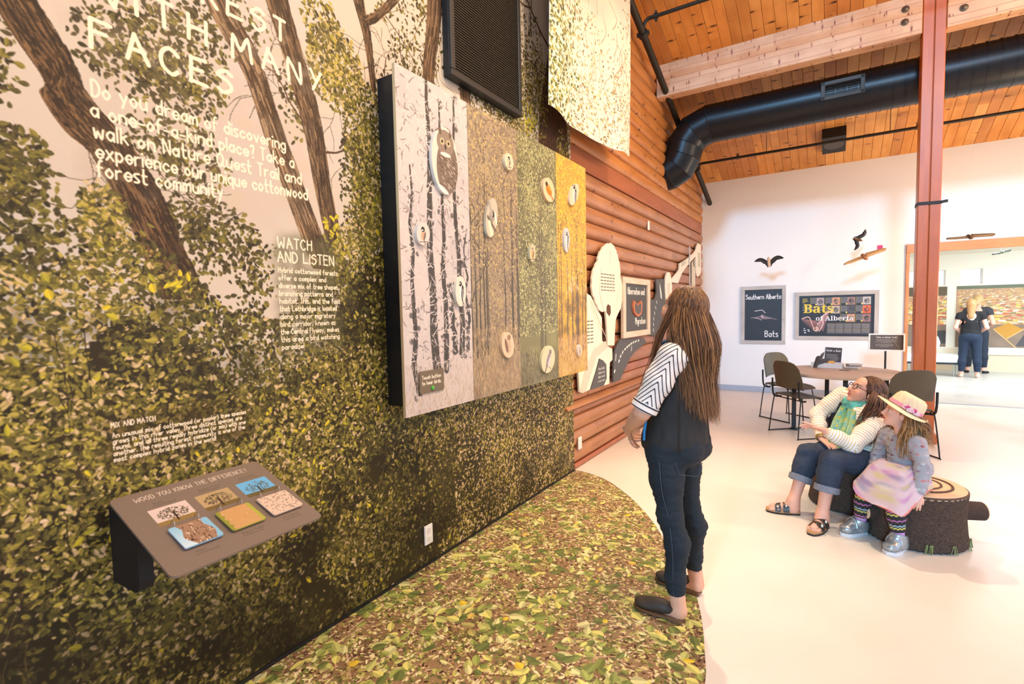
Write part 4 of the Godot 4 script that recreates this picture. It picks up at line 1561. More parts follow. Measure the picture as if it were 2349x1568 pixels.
func paint_bird(im: Image, c: Vector2, k: int) -> void:
	var bg: Color = [c8(216, 204, 190), c8(206, 198, 190), c8(222, 200, 170), c8(196, 184, 162), c8(232, 190, 150), c8(214, 190, 160), c8(196, 190, 188), c8(190, 182, 150), c8(222, 212, 194), c8(214, 190, 160), c8(206, 200, 164), c8(226, 204, 186)][k]
	oval(im, c, Vector2(127, 127), 0, bg)
	var dark := c8(44, 38, 36)
	match k:
		0:
			oval(im, c + Vector2(10, 20), Vector2(58, 96), 0.05, c8(120, 104, 92))
			oval(im, c + Vector2(2, -62), Vector2(46, 44), 0, c8(140, 124, 110))
			for s in [-1, 1]:
				oval(im, c + Vector2(2 + s * 30, -104), Vector2(9, 22), s * 0.3, c8(104, 88, 76))
				oval(im, c + Vector2(2 + s * 17, -64), Vector2(12, 12), 0, c8(200, 180, 140))
				oval(im, c + Vector2(2 + s * 17, -64), Vector2(6, 6), 0, dark)
			oval(im, c + Vector2(2, -48), Vector2(5, 10), 0, dark)
			for i in 70:
				var p := c + Vector2(rng.randf_range(-40, 60), rng.randf_range(-20, 100))
				line(im, p, p + Vector2(rng.randf_range(6, 14), rng.randf_range(3, 9)), 1.4, c8(78, 66, 58) if i % 3 else c8(200, 188, 172))
			oval(im, c + Vector2(2, -22), Vector2(30, 8), 0, c8(226, 216, 202))
			oval(im, c + Vector2(-30, 104), Vector2(50, 18), 0.3, c8(226, 220, 212))
		3:
			oval(im, c + Vector2(0, -10), Vector2(26, 40), 0.3, c8(150, 142, 130))
			oval(im, c + Vector2(14, -20), Vector2(13, 16), 0, dark)
			line(im, c + Vector2(-30, -90), c + Vector2(0, -20), 12, c8(170, 160, 146))
			line(im, c + Vector2(-40, 0), c + Vector2(40, 76), 9, c8(110, 98, 84))
			line(im, c + Vector2(30, -30), c + Vector2(50, 50), 7, c8(236, 226, 206))
			line(im, c + Vector2(-26, 30), c + Vector2(0, 110), 14, c8(232, 214, 184))
			oval(im, c + Vector2(34, 78), Vector2(16, 20), 0, c8(70, 60, 50))
		5, 8, 6:
			oval(im, c + Vector2(4, 6), Vector2(24, 56), 0.15, c8(236, 230, 220))
			oval(im, c + Vector2(18, 8), Vector2(16, 60), 0.1, dark)
			oval(im, c + Vector2(-4, -58), Vector2(18, 20), 0, dark)
			oval(im, c + Vector2(-10, -62), Vector2(9, 6), 0, c8(240, 236, 230))
			line(im, c + Vector2(14, 50), c + Vector2(30, 116), 5, dark)
			for i in 9:
				line(im, c + Vector2(8, -20 + i * 9), c + Vector2(30, -16 + i * 9), 1.4, c8(240, 236, 230))
		9:
			oval(im, c + Vector2(0, 0), Vector2(46, 84), -0.25, c8(206, 178, 150))
			oval(im, c + Vector2(16, -64), Vector2(28, 26), 0, c8(150, 118, 92))
			oval(im, c + Vector2(-26, 6), Vector2(20, 66), -0.3, c8(130, 98, 76))
			for i in 30:
				dab(im, c + Vector2(rng.randf_range(-26, 32), rng.randf_range(-36, 70)), 4, Color(0.45, 0.32, 0.25, 0.8), 0.4)
			oval(im, c + Vector2(26, -68), Vector2(4, 4), 0, dark)
		4:
			oval(im, c + Vector2(-4, 4), Vector2(62, 40), 0.5, c8(224, 116, 40))
			oval(im, c + Vector2(8, -22), Vector2(40, 18), 0.6, c8(240, 150, 70))
			oval(im, c + Vector2(-46, -46), Vector2(24, 22), 0, c8(78, 56, 50))
			line(im, c + Vector2(30, 40), c + Vector2(80, 80), 8, c8(196, 96, 50))
		10:
			oval(im, c + Vector2(0, 4), Vector2(26, 66), 0.5, c8(150, 136, 140))
			oval(im, c + Vector2(34, -56), Vector2(20, 20), 0, c8(130, 116, 118))
			oval(im, c + Vector2(14, 20), Vector2(12, 44), 0.5, c8(206, 200, 206))
			line(im, c + Vector2(-24, 46), c + Vector2(-58, 100), 7, c8(112, 100, 104))
			line(im, c + Vector2(10, 58), c + Vector2(40, 78), 2, dark)
		_:
			oval(im, c + Vector2(0, 14), Vector2(34, 54), 0.2, [c8(196, 150, 110), c8(196, 160, 128), c8(208, 180, 150), bg, bg, bg, bg, c8(206, 158, 80), bg, bg, bg, c8(206, 150, 130)][k])
			oval(im, c + Vector2(-6, -44), Vector2(26, 26), 0, dark if k < 3 else c8(150, 120, 96))
			oval(im, c + Vector2(-12, -36), Vector2(14, 8), 0, c8(236, 230, 222))
			oval(im, c + Vector2(18, 20), Vector2(14, 44), 0.3, c8(120, 104, 92))
			line(im, c + Vector2(10, 62), c + Vector2(26, 110), 5, c8(96, 82, 72))
			line(im, c + Vector2(-60, 84), c + Vector2(60, 70), 4, c8(120, 96, 76))


func wall_fittings() -> void:
	# speaker with a ribbed grille, tilted face just off the mural
	var sp := thing("speaker", "big black speaker with a ribbed grille hung on the mural above the bird display", "speaker", Vector3(0.0, 2.99, -2.9))
	put("cabinet", span(Vector3(0.001, 2.99, -3.325), Vector3(0.05, 4.3, -2.49), 0.004), M.black, sp)
	var fr := MB.new()
	for q in [[Vector3(0.0, 2.99, -3.325), Vector3(0.068, 3.03, -2.49)], [Vector3(0, 4.26, -3.325), Vector3(0.068, 4.3, -2.49)], [Vector3(0, 3.03, -3.325), Vector3(0.068, 4.26, -3.285)], [Vector3(0, 3.03, -2.53), Vector3(0.068, 4.26, -2.49)]]:
		fr.add(span(q[0] + Vector3(0.045, 0, 0), q[1], 0.004))
	put("frame", fr, mat(c8(38, 37, 36), 0.5), sp)
	var gr := MB.new()
	for k in 76:
		gr.box(Vector3(0.055, 3.038 + k * 0.0162, -2.9075), Vector3(0.01, 0.0085, 0.752), Basis.IDENTITY, 0.002)
	var g := put("grille", gr, mat(c8(58, 52, 42), 0.45, 0.3), sp)
	g.set_meta("kind", "stuff")
	# hanging printed banner
	var im := canvas(512, 640, c8(222, 214, 198))
	for i in 60:
		dab(im, Vector2(rng.randf_range(0, 512), rng.randf_range(0, 640)), rng.randf_range(30, 90), Color(0.93, 0.9, 0.8, 0.5), 1.0)
	var gl := leaves([c8(96, 106, 46), c8(132, 132, 58), c8(78, 80, 46), c8(164, 156, 80)], [7, 10, 14], 8)
	var pl := leaves([c8(170, 148, 96), c8(150, 132, 104), c8(190, 178, 122), c8(122, 108, 76)], [6, 9, 12], 8)
	for i in 5200:
		var p := Vector2(rng.randf() * 512, rng.randf() * 640)
		var leafy := clampf((190.0 - p.x) / 130.0, 0.0, 1.0) * clampf((p.y - 150.0) / 250.0, 0.1, 1.0)
		var sunny := Vector2(p.x - 330, p.y - 140).length() / 330.0
		if rng.randf() < leafy:
			strew(im, gl, p)
		elif rng.randf() < 0.62 * clampf(sunny - 0.3, 0.0, 0.9):
			strew(im, pl, p)
	for i in 30:
		var p := Vector2(rng.randf_range(150, 512), rng.randf_range(200, 620))
		stroke(im, smooth([p, p + Vector2(rng.randf_range(-40, 40), -50), p + Vector2(rng.randf_range(-60, 60), -110)], 4), 2.0, 1.0, Color(0.62, 0.52, 0.4, 0.6), 0.5)
	var rows := []
	for i in 17:
		var v := i / 16.0
		var row := []
		for j in 25:
			var u := j / 24.0
			var low := 3.09 - 0.065 * sin(u * PI * 0.8) + 0.07 * u + 0.006 * sin(u * 23.0)
			var y := lerpf(4.9, low, v)
			row.append(Vector3(0.25 + 0.022 * sin(u * 7.0 + v * 2.0) + 0.012 * sin(u * 17.0) * v - 0.05 * (1.0 - u) * v, y, -lerpf(3.45, 5.17, u)))
		rows.append(row)
	var mb := MB.new()
	mb.sheet(rows, 0.004)
	var bm := mat(Color.WHITE, 0.65, 0.0, tex(im))
	bm.backlight_enabled = true
	bm.backlight = Color(0.35, 0.33, 0.28)
	var ban := put("banner", mb, bm)
	tag(ban, "sunlit leafy photo print on a wavy cloth banner hanging at the end of the mural", "banner")
	put("top_rail", rod([Vector3(0.25, 4.9, -3.42), Vector3(0.25, 4.9, -5.2)], 0.018, 10), M.black, ban)
	for z in [-3.6, -5.0]:
		put("wire", rod([Vector3(0.25, 4.9, z), Vector3(0.25, ceil_y(z) + 0.02, z)], 0.003, 6), M.steel, ban)
	# outlets and the switch plate
	outlet("wall_outlet", "white wall outlet low on the mural below the bird display", Vector3(0.003, 0.19, -2.22), 0.07)
	outlet("wall_outlet", "white wall outlet low on the log wall just past the end of the mural", Vector3(0.008, 0.245, -4.39), 0.075)
	var sw := outlet("thermostat_plate", "small white blank plate high on the log wall above the migration exhibit", Vector3(0.006, 2.622, -6.6), 0.065)


func outlet(called: String, label: String, at: Vector3, w: float) -> Node3D:
	var o := thing(called, label, "outlet" if called == "wall_outlet" else "wall plate", at)
	put("plate", bx(at + Vector3(0.004, 0, 0), Vector3(0.012, 0.118, w), 0.003), M.plate, o)
	if called == "wall_outlet":
		for s in [-1, 1]:
			put("socket", bx(at + Vector3(0.0095, 0.026 * s, 0), Vector3(0.006, 0.036, 0.032), 0.002), mat(c8(222, 218, 206), 0.35), o)
	else:
		put("cover", bx(at + Vector3(0.0095, 0, 0), Vector3(0.006, 0.06, 0.03), 0.002), mat(c8(228, 224, 214), 0.35), o)
	return o


# ------------------------------------------------------------------ the sloped reader rail with flip panels
func reader_rail() -> void:
	var a := Vector3(0.02, 0.92, -0.652)   # top left corner
	var across := Vector3(0, 0, -1)
	var down := Vector3(0.43, -0.15, 0.0).normalized()
	var up := across.cross(down)
	if up.y < 0:
		up = -up
	var w := 0.513
	var d := 0.455
	var S := 1000.0
	var im := canvas(int(w * S) * 2, int(d * S) * 2, c8(132, 115, 101))
	var q := 2.0 * S
	pen(im, "WOOD YOU KNOW THE DIFFERENCE?", Vector2(0.06, 0.055) * q, 0.024 * q, 2.6, c8(214, 196, 178), 0.385 * q, 0.2)
	var gx := [0.068, 0.215, 0.362]
	var pw := 0.118
	for k in 3:
		var r := Rect2(gx[k] * q, 0.118 * q, pw * q, 0.1 * q)
		flip_picture(im, r, k, false)
		for t in 2:
			var nm: Array = [["Plains", "Cottonwood"], ["Balsam Poplar", "Cottonwood"], ["Narrowleaf", "Cottonwood"]][k]
			for row in [0.092, 0.39]:
				pen(im, nm[t], Vector2(gx[k] + 0.03 - 0.003 * t, row + t * 0.013) * q, 0.009 * q, 1.0, c8(92, 76, 64), 0.0, 0.1)
	var root := thing("reader_rail", "tan sloped reading panel with six small tree and bark pictures on the mural", "sign panel", Vector3(0.0, 0.63, -0.9))
	var poly := PackedVector2Array()
	for c in [[w, 0.0, -PI / 2], [w, d, 0.0], [0.0, d, PI / 2], [0.0, 0.0, PI]]:
		for i in 6:
			var an: float = c[2] + PI / 2 * i / 5.0
			var r := 0.022
			poly.append(Vector2(clampf(c[0], r, w - r), clampf(c[1], r, d - r)) + Vector2(cos(an), sin(an)) * r)
	var x := Transform3D(Basis(across, down, up), a)
	var mb := MB.new()
	mb.slab(poly, 0.008, x, Rect2(0, d, w, -d))
	var pm := mat(Color.WHITE, 0.5, 0.0, tex(im), 0.4)
	put("panel", mb, pm, root)
	for z in [0.008, w - 0.05]:
		var br := MB.new()
		var pr := PackedVector2Array([Vector2(0.0, 0.64), Vector2(0.17, 0.648), Vector2(0.195, 0.66), Vector2(0.205, 0.69), Vector2(0.205, 0.836), Vector2(0.02, 0.901), Vector2(0.0, 0.901)])
		br.slab(pr, 0.042, Transform3D(Basis(Vector3(1, 0, 0), Vector3.UP, Vector3(0, 0, 1)), Vector3(0.001, 0, -0.652 - z - 0.042)))
		put("bracket", br, M.matte_black, root)
	for k in 3:
		var cv := canvas(256, 256, c8(180, 160, 140))
		flip_picture(cv, Rect2(0, 0, 256, 256), k, true)
		var fp := PackedVector2Array()
		for c in [[1, -1, -PI / 2], [1, 1, 0.0], [-1, 1, PI / 2], [-1, -1, PI]]:
			for i in 4:
				var an: float = c[2] + PI / 2 * i / 3.0
				fp.append(Vector2(pw / 2, 0.06) + Vector2(c[0] * (pw / 2 - 0.008), c[1] * 0.052) + Vector2(cos(an), sin(an)) * 0.008)
		var tilt := Transform3D(x.basis * Basis(Vector3.RIGHT, 0.035), x * Vector3(gx[k] + 0.005, 0.25, 0.0125))
		var fb := MB.new()
		fb.slab(fp, 0.005, tilt, Rect2(0, 0.12, pw, -0.12))
		var fl := put("flip_panel", fb, mat(Color.WHITE, 0.3, 0.0, tex(cv)), root, ["deeply furrowed bark picture", "smooth tan bark picture", "pale blotched bark picture"][k])
		for s in [0.022, pw - 0.022]:
			var pts := []
			for i in 15:
				var an := PI * i / 14.0
				pts.append(x * (Vector3(gx[k] + 0.005 + s, 0.237, 0.008) + Vector3(0.0, -cos(an) * 0.014, sin(an) * 0.024)))
			put("ring", rod(pts, 0.0016, 6), M.steel, fl)


func flip_picture(im: Image, r: Rect2, k: int, bark: bool) -> void:
	var o := r.position
	if bark:
		var b: Color = [c8(166, 130, 104), c8(206, 160, 104), c8(222, 196, 174)][k]
		im.fill_rect(Rect2i(r), b)
		for i in ([90, 200, 160][k]):
			var p := o + Vector2(rng.randf(), rng.randf()) * r.size
			var l := rng.randf_range(14, 46)
			var dirn := Vector2(rng.randf_range(-0.35, 0.35), 1) if k == 0 else Vector2(rng.randf_range(-1, 1), rng.randf_range(-1, 1))
			var col: Color = [c8(84, 58, 44), c8(176, 124, 76), c8(110, 84, 74)][k] if rng.randf() < 0.7 else c8(240, 218, 190)
			stroke(im, [p, p + dirn * l * [1.0, 0.3, 0.5][k]], [4.0, 2.0, 5.0][k], 1.0, Color(col.r, col.g, col.b, [0.8, 0.4, 0.8][k]), 0.5)
		if k == 0:
			for y in range(0, int(r.size.y), 2):
				var e := 40.0 + 16.0 * sin(y * 0.03) + y * 0.1
				line(im, o + Vector2(0, y), o + Vector2(e, y), 1.5, c8(150, 200, 226).lerp(Color.WHITE, y / r.size.y * 0.6))
				line(im, o + Vector2(r.size.x - e * 0.9 + y * 0.12, y), o + Vector2(r.size.x - 1, y), 1.5, c8(140, 194, 224))
		if k == 1:
			for y in range(0, int(r.size.y), 2):
				line(im, o + Vector2(0, y), o + Vector2(24 + 8 * sin(y * 0.1), y), 1.5, c8(150, 150, 60))
				line(im, o + Vector2(r.size.x - 26, y), o + Vector2(r.size.x - 1, y), 1.5, c8(176, 176, 70))
		return
	var sky: Color = [c8(222, 200, 190), c8(186, 160, 116), c8(110, 180, 226)][k]
	im.fill_rect(Rect2i(r), sky)
	im.fill_rect(Rect2i(Vector2i(o + Vector2(0, r.size.y * 0.78)), Vector2i(int(r.size.x), int(r.size.y * 0.22))), [c8(150, 122, 70), c8(120, 100, 60), c8(110, 96, 60)][k])
	var mid := o + r.size * Vector2(0.52, 0.46)
	for i in 240:
		var an := rng.randf() * TAU
		var d := sqrt(rng.randf())
		dab(im, mid + Vector2(cos(an) * d * r.size.x * 0.4, sin(an) * d * r.size.y * 0.32), rng.randf_range(3, 8), [c8(86, 78, 60), c8(104, 84, 56), c8(92, 84, 74)][rng.randi() % 3] if k != 2 or rng.randf() < 0.6 else sky, 0.6)
	stroke(im, [mid, o + r.size * Vector2(0.5, 0.9)], 7, 7, c8(60, 50, 40), 0.3)


# ------------------------------------------------------------------ cut-out boards about hibernation and migration on the log wall
func wall_slab(pts: Array, x0: float, thick: float) -> MB:
	# pts [s, y] along the left wall
	var p := PackedVector2Array()
	for q in pts:
		p.append(Vector2(-q[0], q[1]))
	var mb := MB.new()
	mb.slab(p, thick, Transform3D(Basis(Vector3(0, 0, 1), Vector3.UP, Vector3(1, 0, 0)), Vector3(x0, 0, 0)))
	return mb


func wall_words(lines: Array, s: float, y: float, h: float, w: float, x: float, c: Color) -> MB:
	# thin raised letters for signs on the left wall, stroke by stroke
	var mb := MB.new()
	for t in lines:
		var sx: float = w / pen_width(t) if w > 0.0 else h / 7.0 * 0.9
		var at := 0.0
		for ch in t:
			if ch == " ":
				at += 4.0
				continue
			var m := 0
			for st in PEN.get(ch, "02").split(" "):
				var pts := []
				for i in range(0, st.length(), 2):
					m = maxi(m, st[i].to_int())
					pts.append(Vector3(x, y + (st[i + 1].to_int() - 2) * h / 7.0, -(s + (at + st[i].to_int()) * sx)))
				if pts.size() > 3:
					pts = smooth(pts, 3)
				if pts.size() > 1:
					mb.tube(pts, h * 0.05, 5, true, Vector2(1, 1))
			at += m + 2
		y -= h * 1.5
	return mb


func migration_exhibit() -> void:
	var cream := mat(c8(238, 226, 204), 0.6)
	var tan := mat(c8(214, 202, 180), 0.6)
	var char := mat(c8(84, 82, 80), 0.6)
	var ink := mat(c8(120, 108, 92), 0.7)
	var white := mat(c8(240, 236, 226), 0.6)
	var tree := thing("tree_cutout", "cream tree-shaped board with small print on the log wall beside the bird display", "sign board", Vector3(0.02, 0.73, -5.0))
	var leftc := [[4.36, 1.66], [4.52, 1.7], [4.64, 1.67], [4.78, 1.56], [4.92, 1.45], [4.92, 1.21], [5.05, 1.15], [5.21, 1.1], [5.21, 0.98], [5.13, 0.96], [5.11, 0.73], [4.96, 0.73], [5.03, 0.79], [5.03, 0.95], [4.94, 1.0], [4.83, 1.03], [4.74, 0.91], [4.59, 0.74], [4.43, 0.73], [4.35, 0.75], [4.33, 0.93]]
	put("hill_board", wall_slab(leftc, 0.016, 0.018), cream, tree)
	var crown := []
	var raw := [[5.1, 2.23], [4.98, 2.2], [4.88, 2.14], [4.81, 2.08], [4.78, 2.02], [4.71, 1.96], [4.65, 1.89], [4.63, 1.8], [4.63, 1.72], [4.69, 1.65], [4.76, 1.58], [4.84, 1.52], [4.97, 1.52], [5.0, 1.40], [5.03, 1.15], [5.22, 1.14], [5.24, 1.3], [5.27, 1.42], [5.32, 1.47], [5.38, 1.51], [5.45, 1.59], [5.48, 1.7], [5.47, 1.79], [5.42, 1.89], [5.41, 2.0], [5.36, 2.09], [5.31, 2.15], [5.27, 2.19], [5.18, 2.23]]
	for i in raw.size():
		var p := Vector2(raw[i][0], raw[i][1])
		var q := Vector2(raw[(i + 1) % raw.size()][0], raw[(i + 1) % raw.size()][1])
		crown.append([p.x, p.y])
		if p.y > 1.5 and q.y > 1.5:
			var o := (p.lerp(q, 0.5) - Vector2(5.06, 1.85)).normalized() * 0.014
			crown.append([p.lerp(q, 0.5).x + o.x, p.lerp(q, 0.5).y + o.y])
	put("tree_board", wall_slab(crown, 0.036, 0.018), cream, tree)
	put("hollow", wall_slab([[5.04, 1.59], [5.0, 1.56], [5.0, 1.5], [5.08, 1.46], [5.12, 1.5], [5.11, 1.57]], 0.0545, 0.0015), mat(c8(96, 58, 36), 0.8), tree)
	put("root_board", wall_slab([[4.36, 0.76], [4.48, 0.74], [4.76, 1.06], [5.05, 1.13], [5.0, 1.2], [4.7, 1.14], [4.5, 0.98]], 0.0345, 0.006), tan, tree)
	for q in [[4.86, 1.95, 4.80, 1.72], [4.80, 1.72, 4.94, 1.5], [5.18, 1.72, 5.2, 1.86], [5.1, 2.0, 5.12, 2.16], [5.3, 1.62, 5.38, 1.76], [4.6, 1.62, 4.86, 1.35], [4.86, 1.35, 5.0, 1.22]]:
		put("branch_line", rod([Vector3(0.055, q[1], -q[0]), Vector3(0.055, q[3], -q[2])], 0.0035, 6), tan, tree)
	var pr := MB.new()
	for k in 6:
		for j in 5:
			pr.box(Vector3(0.0546, 1.9 - k * 0.033, -(4.88 + j * 0.08 + (0.01 if k % 2 else 0.0))), Vector3(0.0016, 0.011, 0.062))
	for k in 7:
		for j in 4:
			pr.box(Vector3(0.0352, 1.42 - k * 0.035, -(4.40 + j * 0.085)), Vector3(0.0016, 0.011, 0.066))
	var p1 := put("small_print", pr, ink, tree)
	p1.set_meta("kind", "stuff")
	# charcoal path board with a dashed trail
	var path := thing("trail_cutout", "charcoal board with a white dashed trail on the log wall under the framed sign", "sign board", Vector3(0.02, 0.73, -5.6))
	put("trail_board", wall_slab([[5.44, 1.19], [6.3, 1.16], [6.4, 1.1], [6.19, 1.06], [5.98, 1.02], [5.79, 0.96], [5.65, 0.87], [5.5, 0.78], [5.43, 0.73], [5.22, 0.73], [5.24, 1.0], [5.3, 1.1]], 0.02, 0.018), char, path)
	put("den_board", wall_slab([[4.84, 1.02], [4.6, 0.735], [4.95, 0.735], [5.03, 0.8], [5.02, 0.95], [4.94, 0.99]], 0.0345, 0.004), char, path)
	var dots := [[5.26, 0.85], [5.40, 0.95], [5.45, 1.0], [5.52, 1.04], [5.6, 1.07], [5.67, 1.09], [5.74, 1.105], [5.81, 1.12], [5.89, 1.13], [5.98, 1.137], [6.08, 1.142]]
	for i in dots.size():
		put("dash", bx(Vector3(0.039, dots[i][1], -dots[i][0]), Vector3(0.002, 0.022, 0.045), 0.0, Basis(Vector3.RIGHT, 0.7 if i < 4 else 0.25)), white, path)
	put("mark", bx(Vector3(0.039, 1.0, -5.3), Vector3(0.002, 0.08, 0.012), 0.0, Basis(Vector3.RIGHT, -0.2)), white, path)
	put("mark", bx(Vector3(0.039, 1.06, -5.82), Vector3(0.002, 0.06, 0.012), 0.0, Basis(Vector3.RIGHT, -0.3)), white, path)
	var cp := put("caption", wall_words(["the bats", "return to", "dens and", "caves"], 4.8, 0.91, 0.028, 0.17, 0.0385, Color.WHITE), white, path)
	cp.set_meta("kind", "stuff")
	# the framed sign
	var fr := thing("framed_sign", "charcoal sign reading Hibernation and Migration in a pale wooden frame on the log wall", "sign", Vector3(0.04, 1.2, -5.97))
	var f := MB.new()
	for q in [[Vector3(0.035, 1.2, -6.47), Vector3(0.07, 1.27, -5.47)], [Vector3(0.035, 1.83, -6.47), Vector3(0.07, 1.9, -5.47)], [Vector3(0.035, 1.27, -5.56), Vector3(0.07, 1.83, -5.47)], [Vector3(0.035, 1.27, -6.47), Vector3(0.07, 1.83, -6.37)]]:
		f.add(span(q[0], q[1], 0.003))
	put("frame", f, M.pale_wood, fr)
	put("board", span(Vector3(0.035, 1.26, -6.38), Vector3(0.05, 1.84, -5.55)), mat(c8(78, 76, 74), 0.6), fr)
	put("lettering", wall_words(["Hibernation and"], 5.66, 1.705, 0.085, 0.62, 0.052, Color.WHITE), white, fr)
	put("lettering", wall_words(["Migration"], 5.93, 1.345, 0.085, 0.38, 0.052, Color.WHITE), white, fr)
	var heart := []
	for q in [[5.82, 1.635], [5.92, 1.6], [5.97, 1.585], [6.02, 1.605], [6.1, 1.635], [6.14, 1.6], [6.13, 1.53], [6.1, 1.47], [6.0, 1.44], [5.93, 1.445], [5.83, 1.49], [5.8, 1.56]]:
		heart.append(q)
	put("bark_ring", wall_slab(heart, 0.0505, 0.022), mat(c8(196, 116, 78), 0.7), fr, "copper-brown heart-shaped ornament")
	var inner := []
	for q in heart:
		inner.append([5.97 + (q[0] - 5.97) * 0.72, 1.535 + (q[1] - 1.535) * 0.72])
	put("heart_centre", wall_slab(inner, 0.0725, 0.002), mat(c8(92, 84, 80), 0.6), fr)
	# boards beyond the woman's head
	var cliff := thing("cliff_cutout", "charcoal cliff-shaped board with white marks right of the framed sign", "sign board", Vector3(0.02, 1.15, -6.9))
	put("cliff_board", wall_slab([[6.82, 1.93], [7.24, 1.95], [7.27, 1.52], [6.95, 1.15], [6.5, 1.19], [6.5, 1.68], [6.62, 1.66], [6.72, 1.65], [6.8, 1.69], [6.86, 1.76], [6.85, 1.84]], 0.02, 0.018), char, cliff)
	put("mark", wall_slab([[6.99, 1.88], [7.02, 1.85], [7.08, 1.75], [7.1, 1.66], [7.05, 1.68], [7.01, 1.78]], 0.0385, 0.002), white, cliff)
	for i in 6:
		put("dash", bx(Vector3(0.039, 1.62 - i * 0.075, -(6.86 - 0.16 * sin(i * 0.35))), Vector3(0.002, 0.045, 0.014), 0.0, Basis(Vector3.RIGHT, 0.3)), white, cliff)
	var blob := []
	for i in 20:
		var an := TAU * i / 20
		blob.append([7.42 + 0.18 * cos(an), 1.86 + (0.2 if sin(an) > 0 else 0.3) * sin(an)])
	var cap := put("mushroom_cutout", wall_slab(blob, 0.03, 0.018), cream)
	tag(cap, "cream rounded cut-out board showing just behind the standing woman's forehead", "sign board")
	put("cap_mark", wall_slab([[7.36, 1.9], [7.48, 1.9], [7.47, 1.6], [7.37, 1.6]], 0.0485, 0.002), tan, cap)
	var br := thing("branch_cutout", "cream branch-shaped board rising to the far corner of the log wall", "sign board", Vector3(0.02, 1.9, -8.6))
	put("branch_board", wall_slab([[7.5, 1.92], [7.62, 1.97], [8.01, 2.11], [8.07, 2.15], [8.09, 2.23], [8.56, 2.34], [9.04, 2.48], [9.21, 2.55], [9.26, 2.62], [9.39, 2.68], [9.5, 2.66], [9.61, 2.68], [9.62, 2.17], [9.37, 2.08], [9.27, 2.11], [9.22, 2.17], [9.19, 2.43], [8.89, 2.33], [8.43, 2.17], [8.22, 2.08], [8.0, 1.92]], 0.02, 0.018), cream, br)
	put("trunk_board", wall_slab([[8.96, 2.31], [9.2, 2.39], [9.22, 1.9], [8.97, 1.9]], 0.014, 0.012), tan, br)
	put("wire", rod([Vector3(0.05, 2.55, -8.68), Vector3(0.05, 1.9, -8.7)], 0.012, 8), mat(c8(206, 202, 196), 0.4), br)
	put("hanging_tag", wall_slab([[9.12, 2.36], [9.2, 2.32], [9.18, 2.25], [9.08, 2.25], [9.04, 2.31]], 0.04, 0.006), mat(c8(190, 186, 178), 0.5), br)
	var sp := MB.new()
	for k in 9:
		sp.box(Vector3(0.039, 2.5 - k * 0.028, -9.45), Vector3(0.002, 0.009, 0.17))
	for k in 3:
		sp.box(Vector3(0.039, 2.29 - k * 0.03, -8.33), Vector3(0.002, 0.009, 0.3), Basis(Vector3.RIGHT, 0.25))
	var s2 := put("small_print", sp, ink, br)
	s2.set_meta("kind", "stuff")


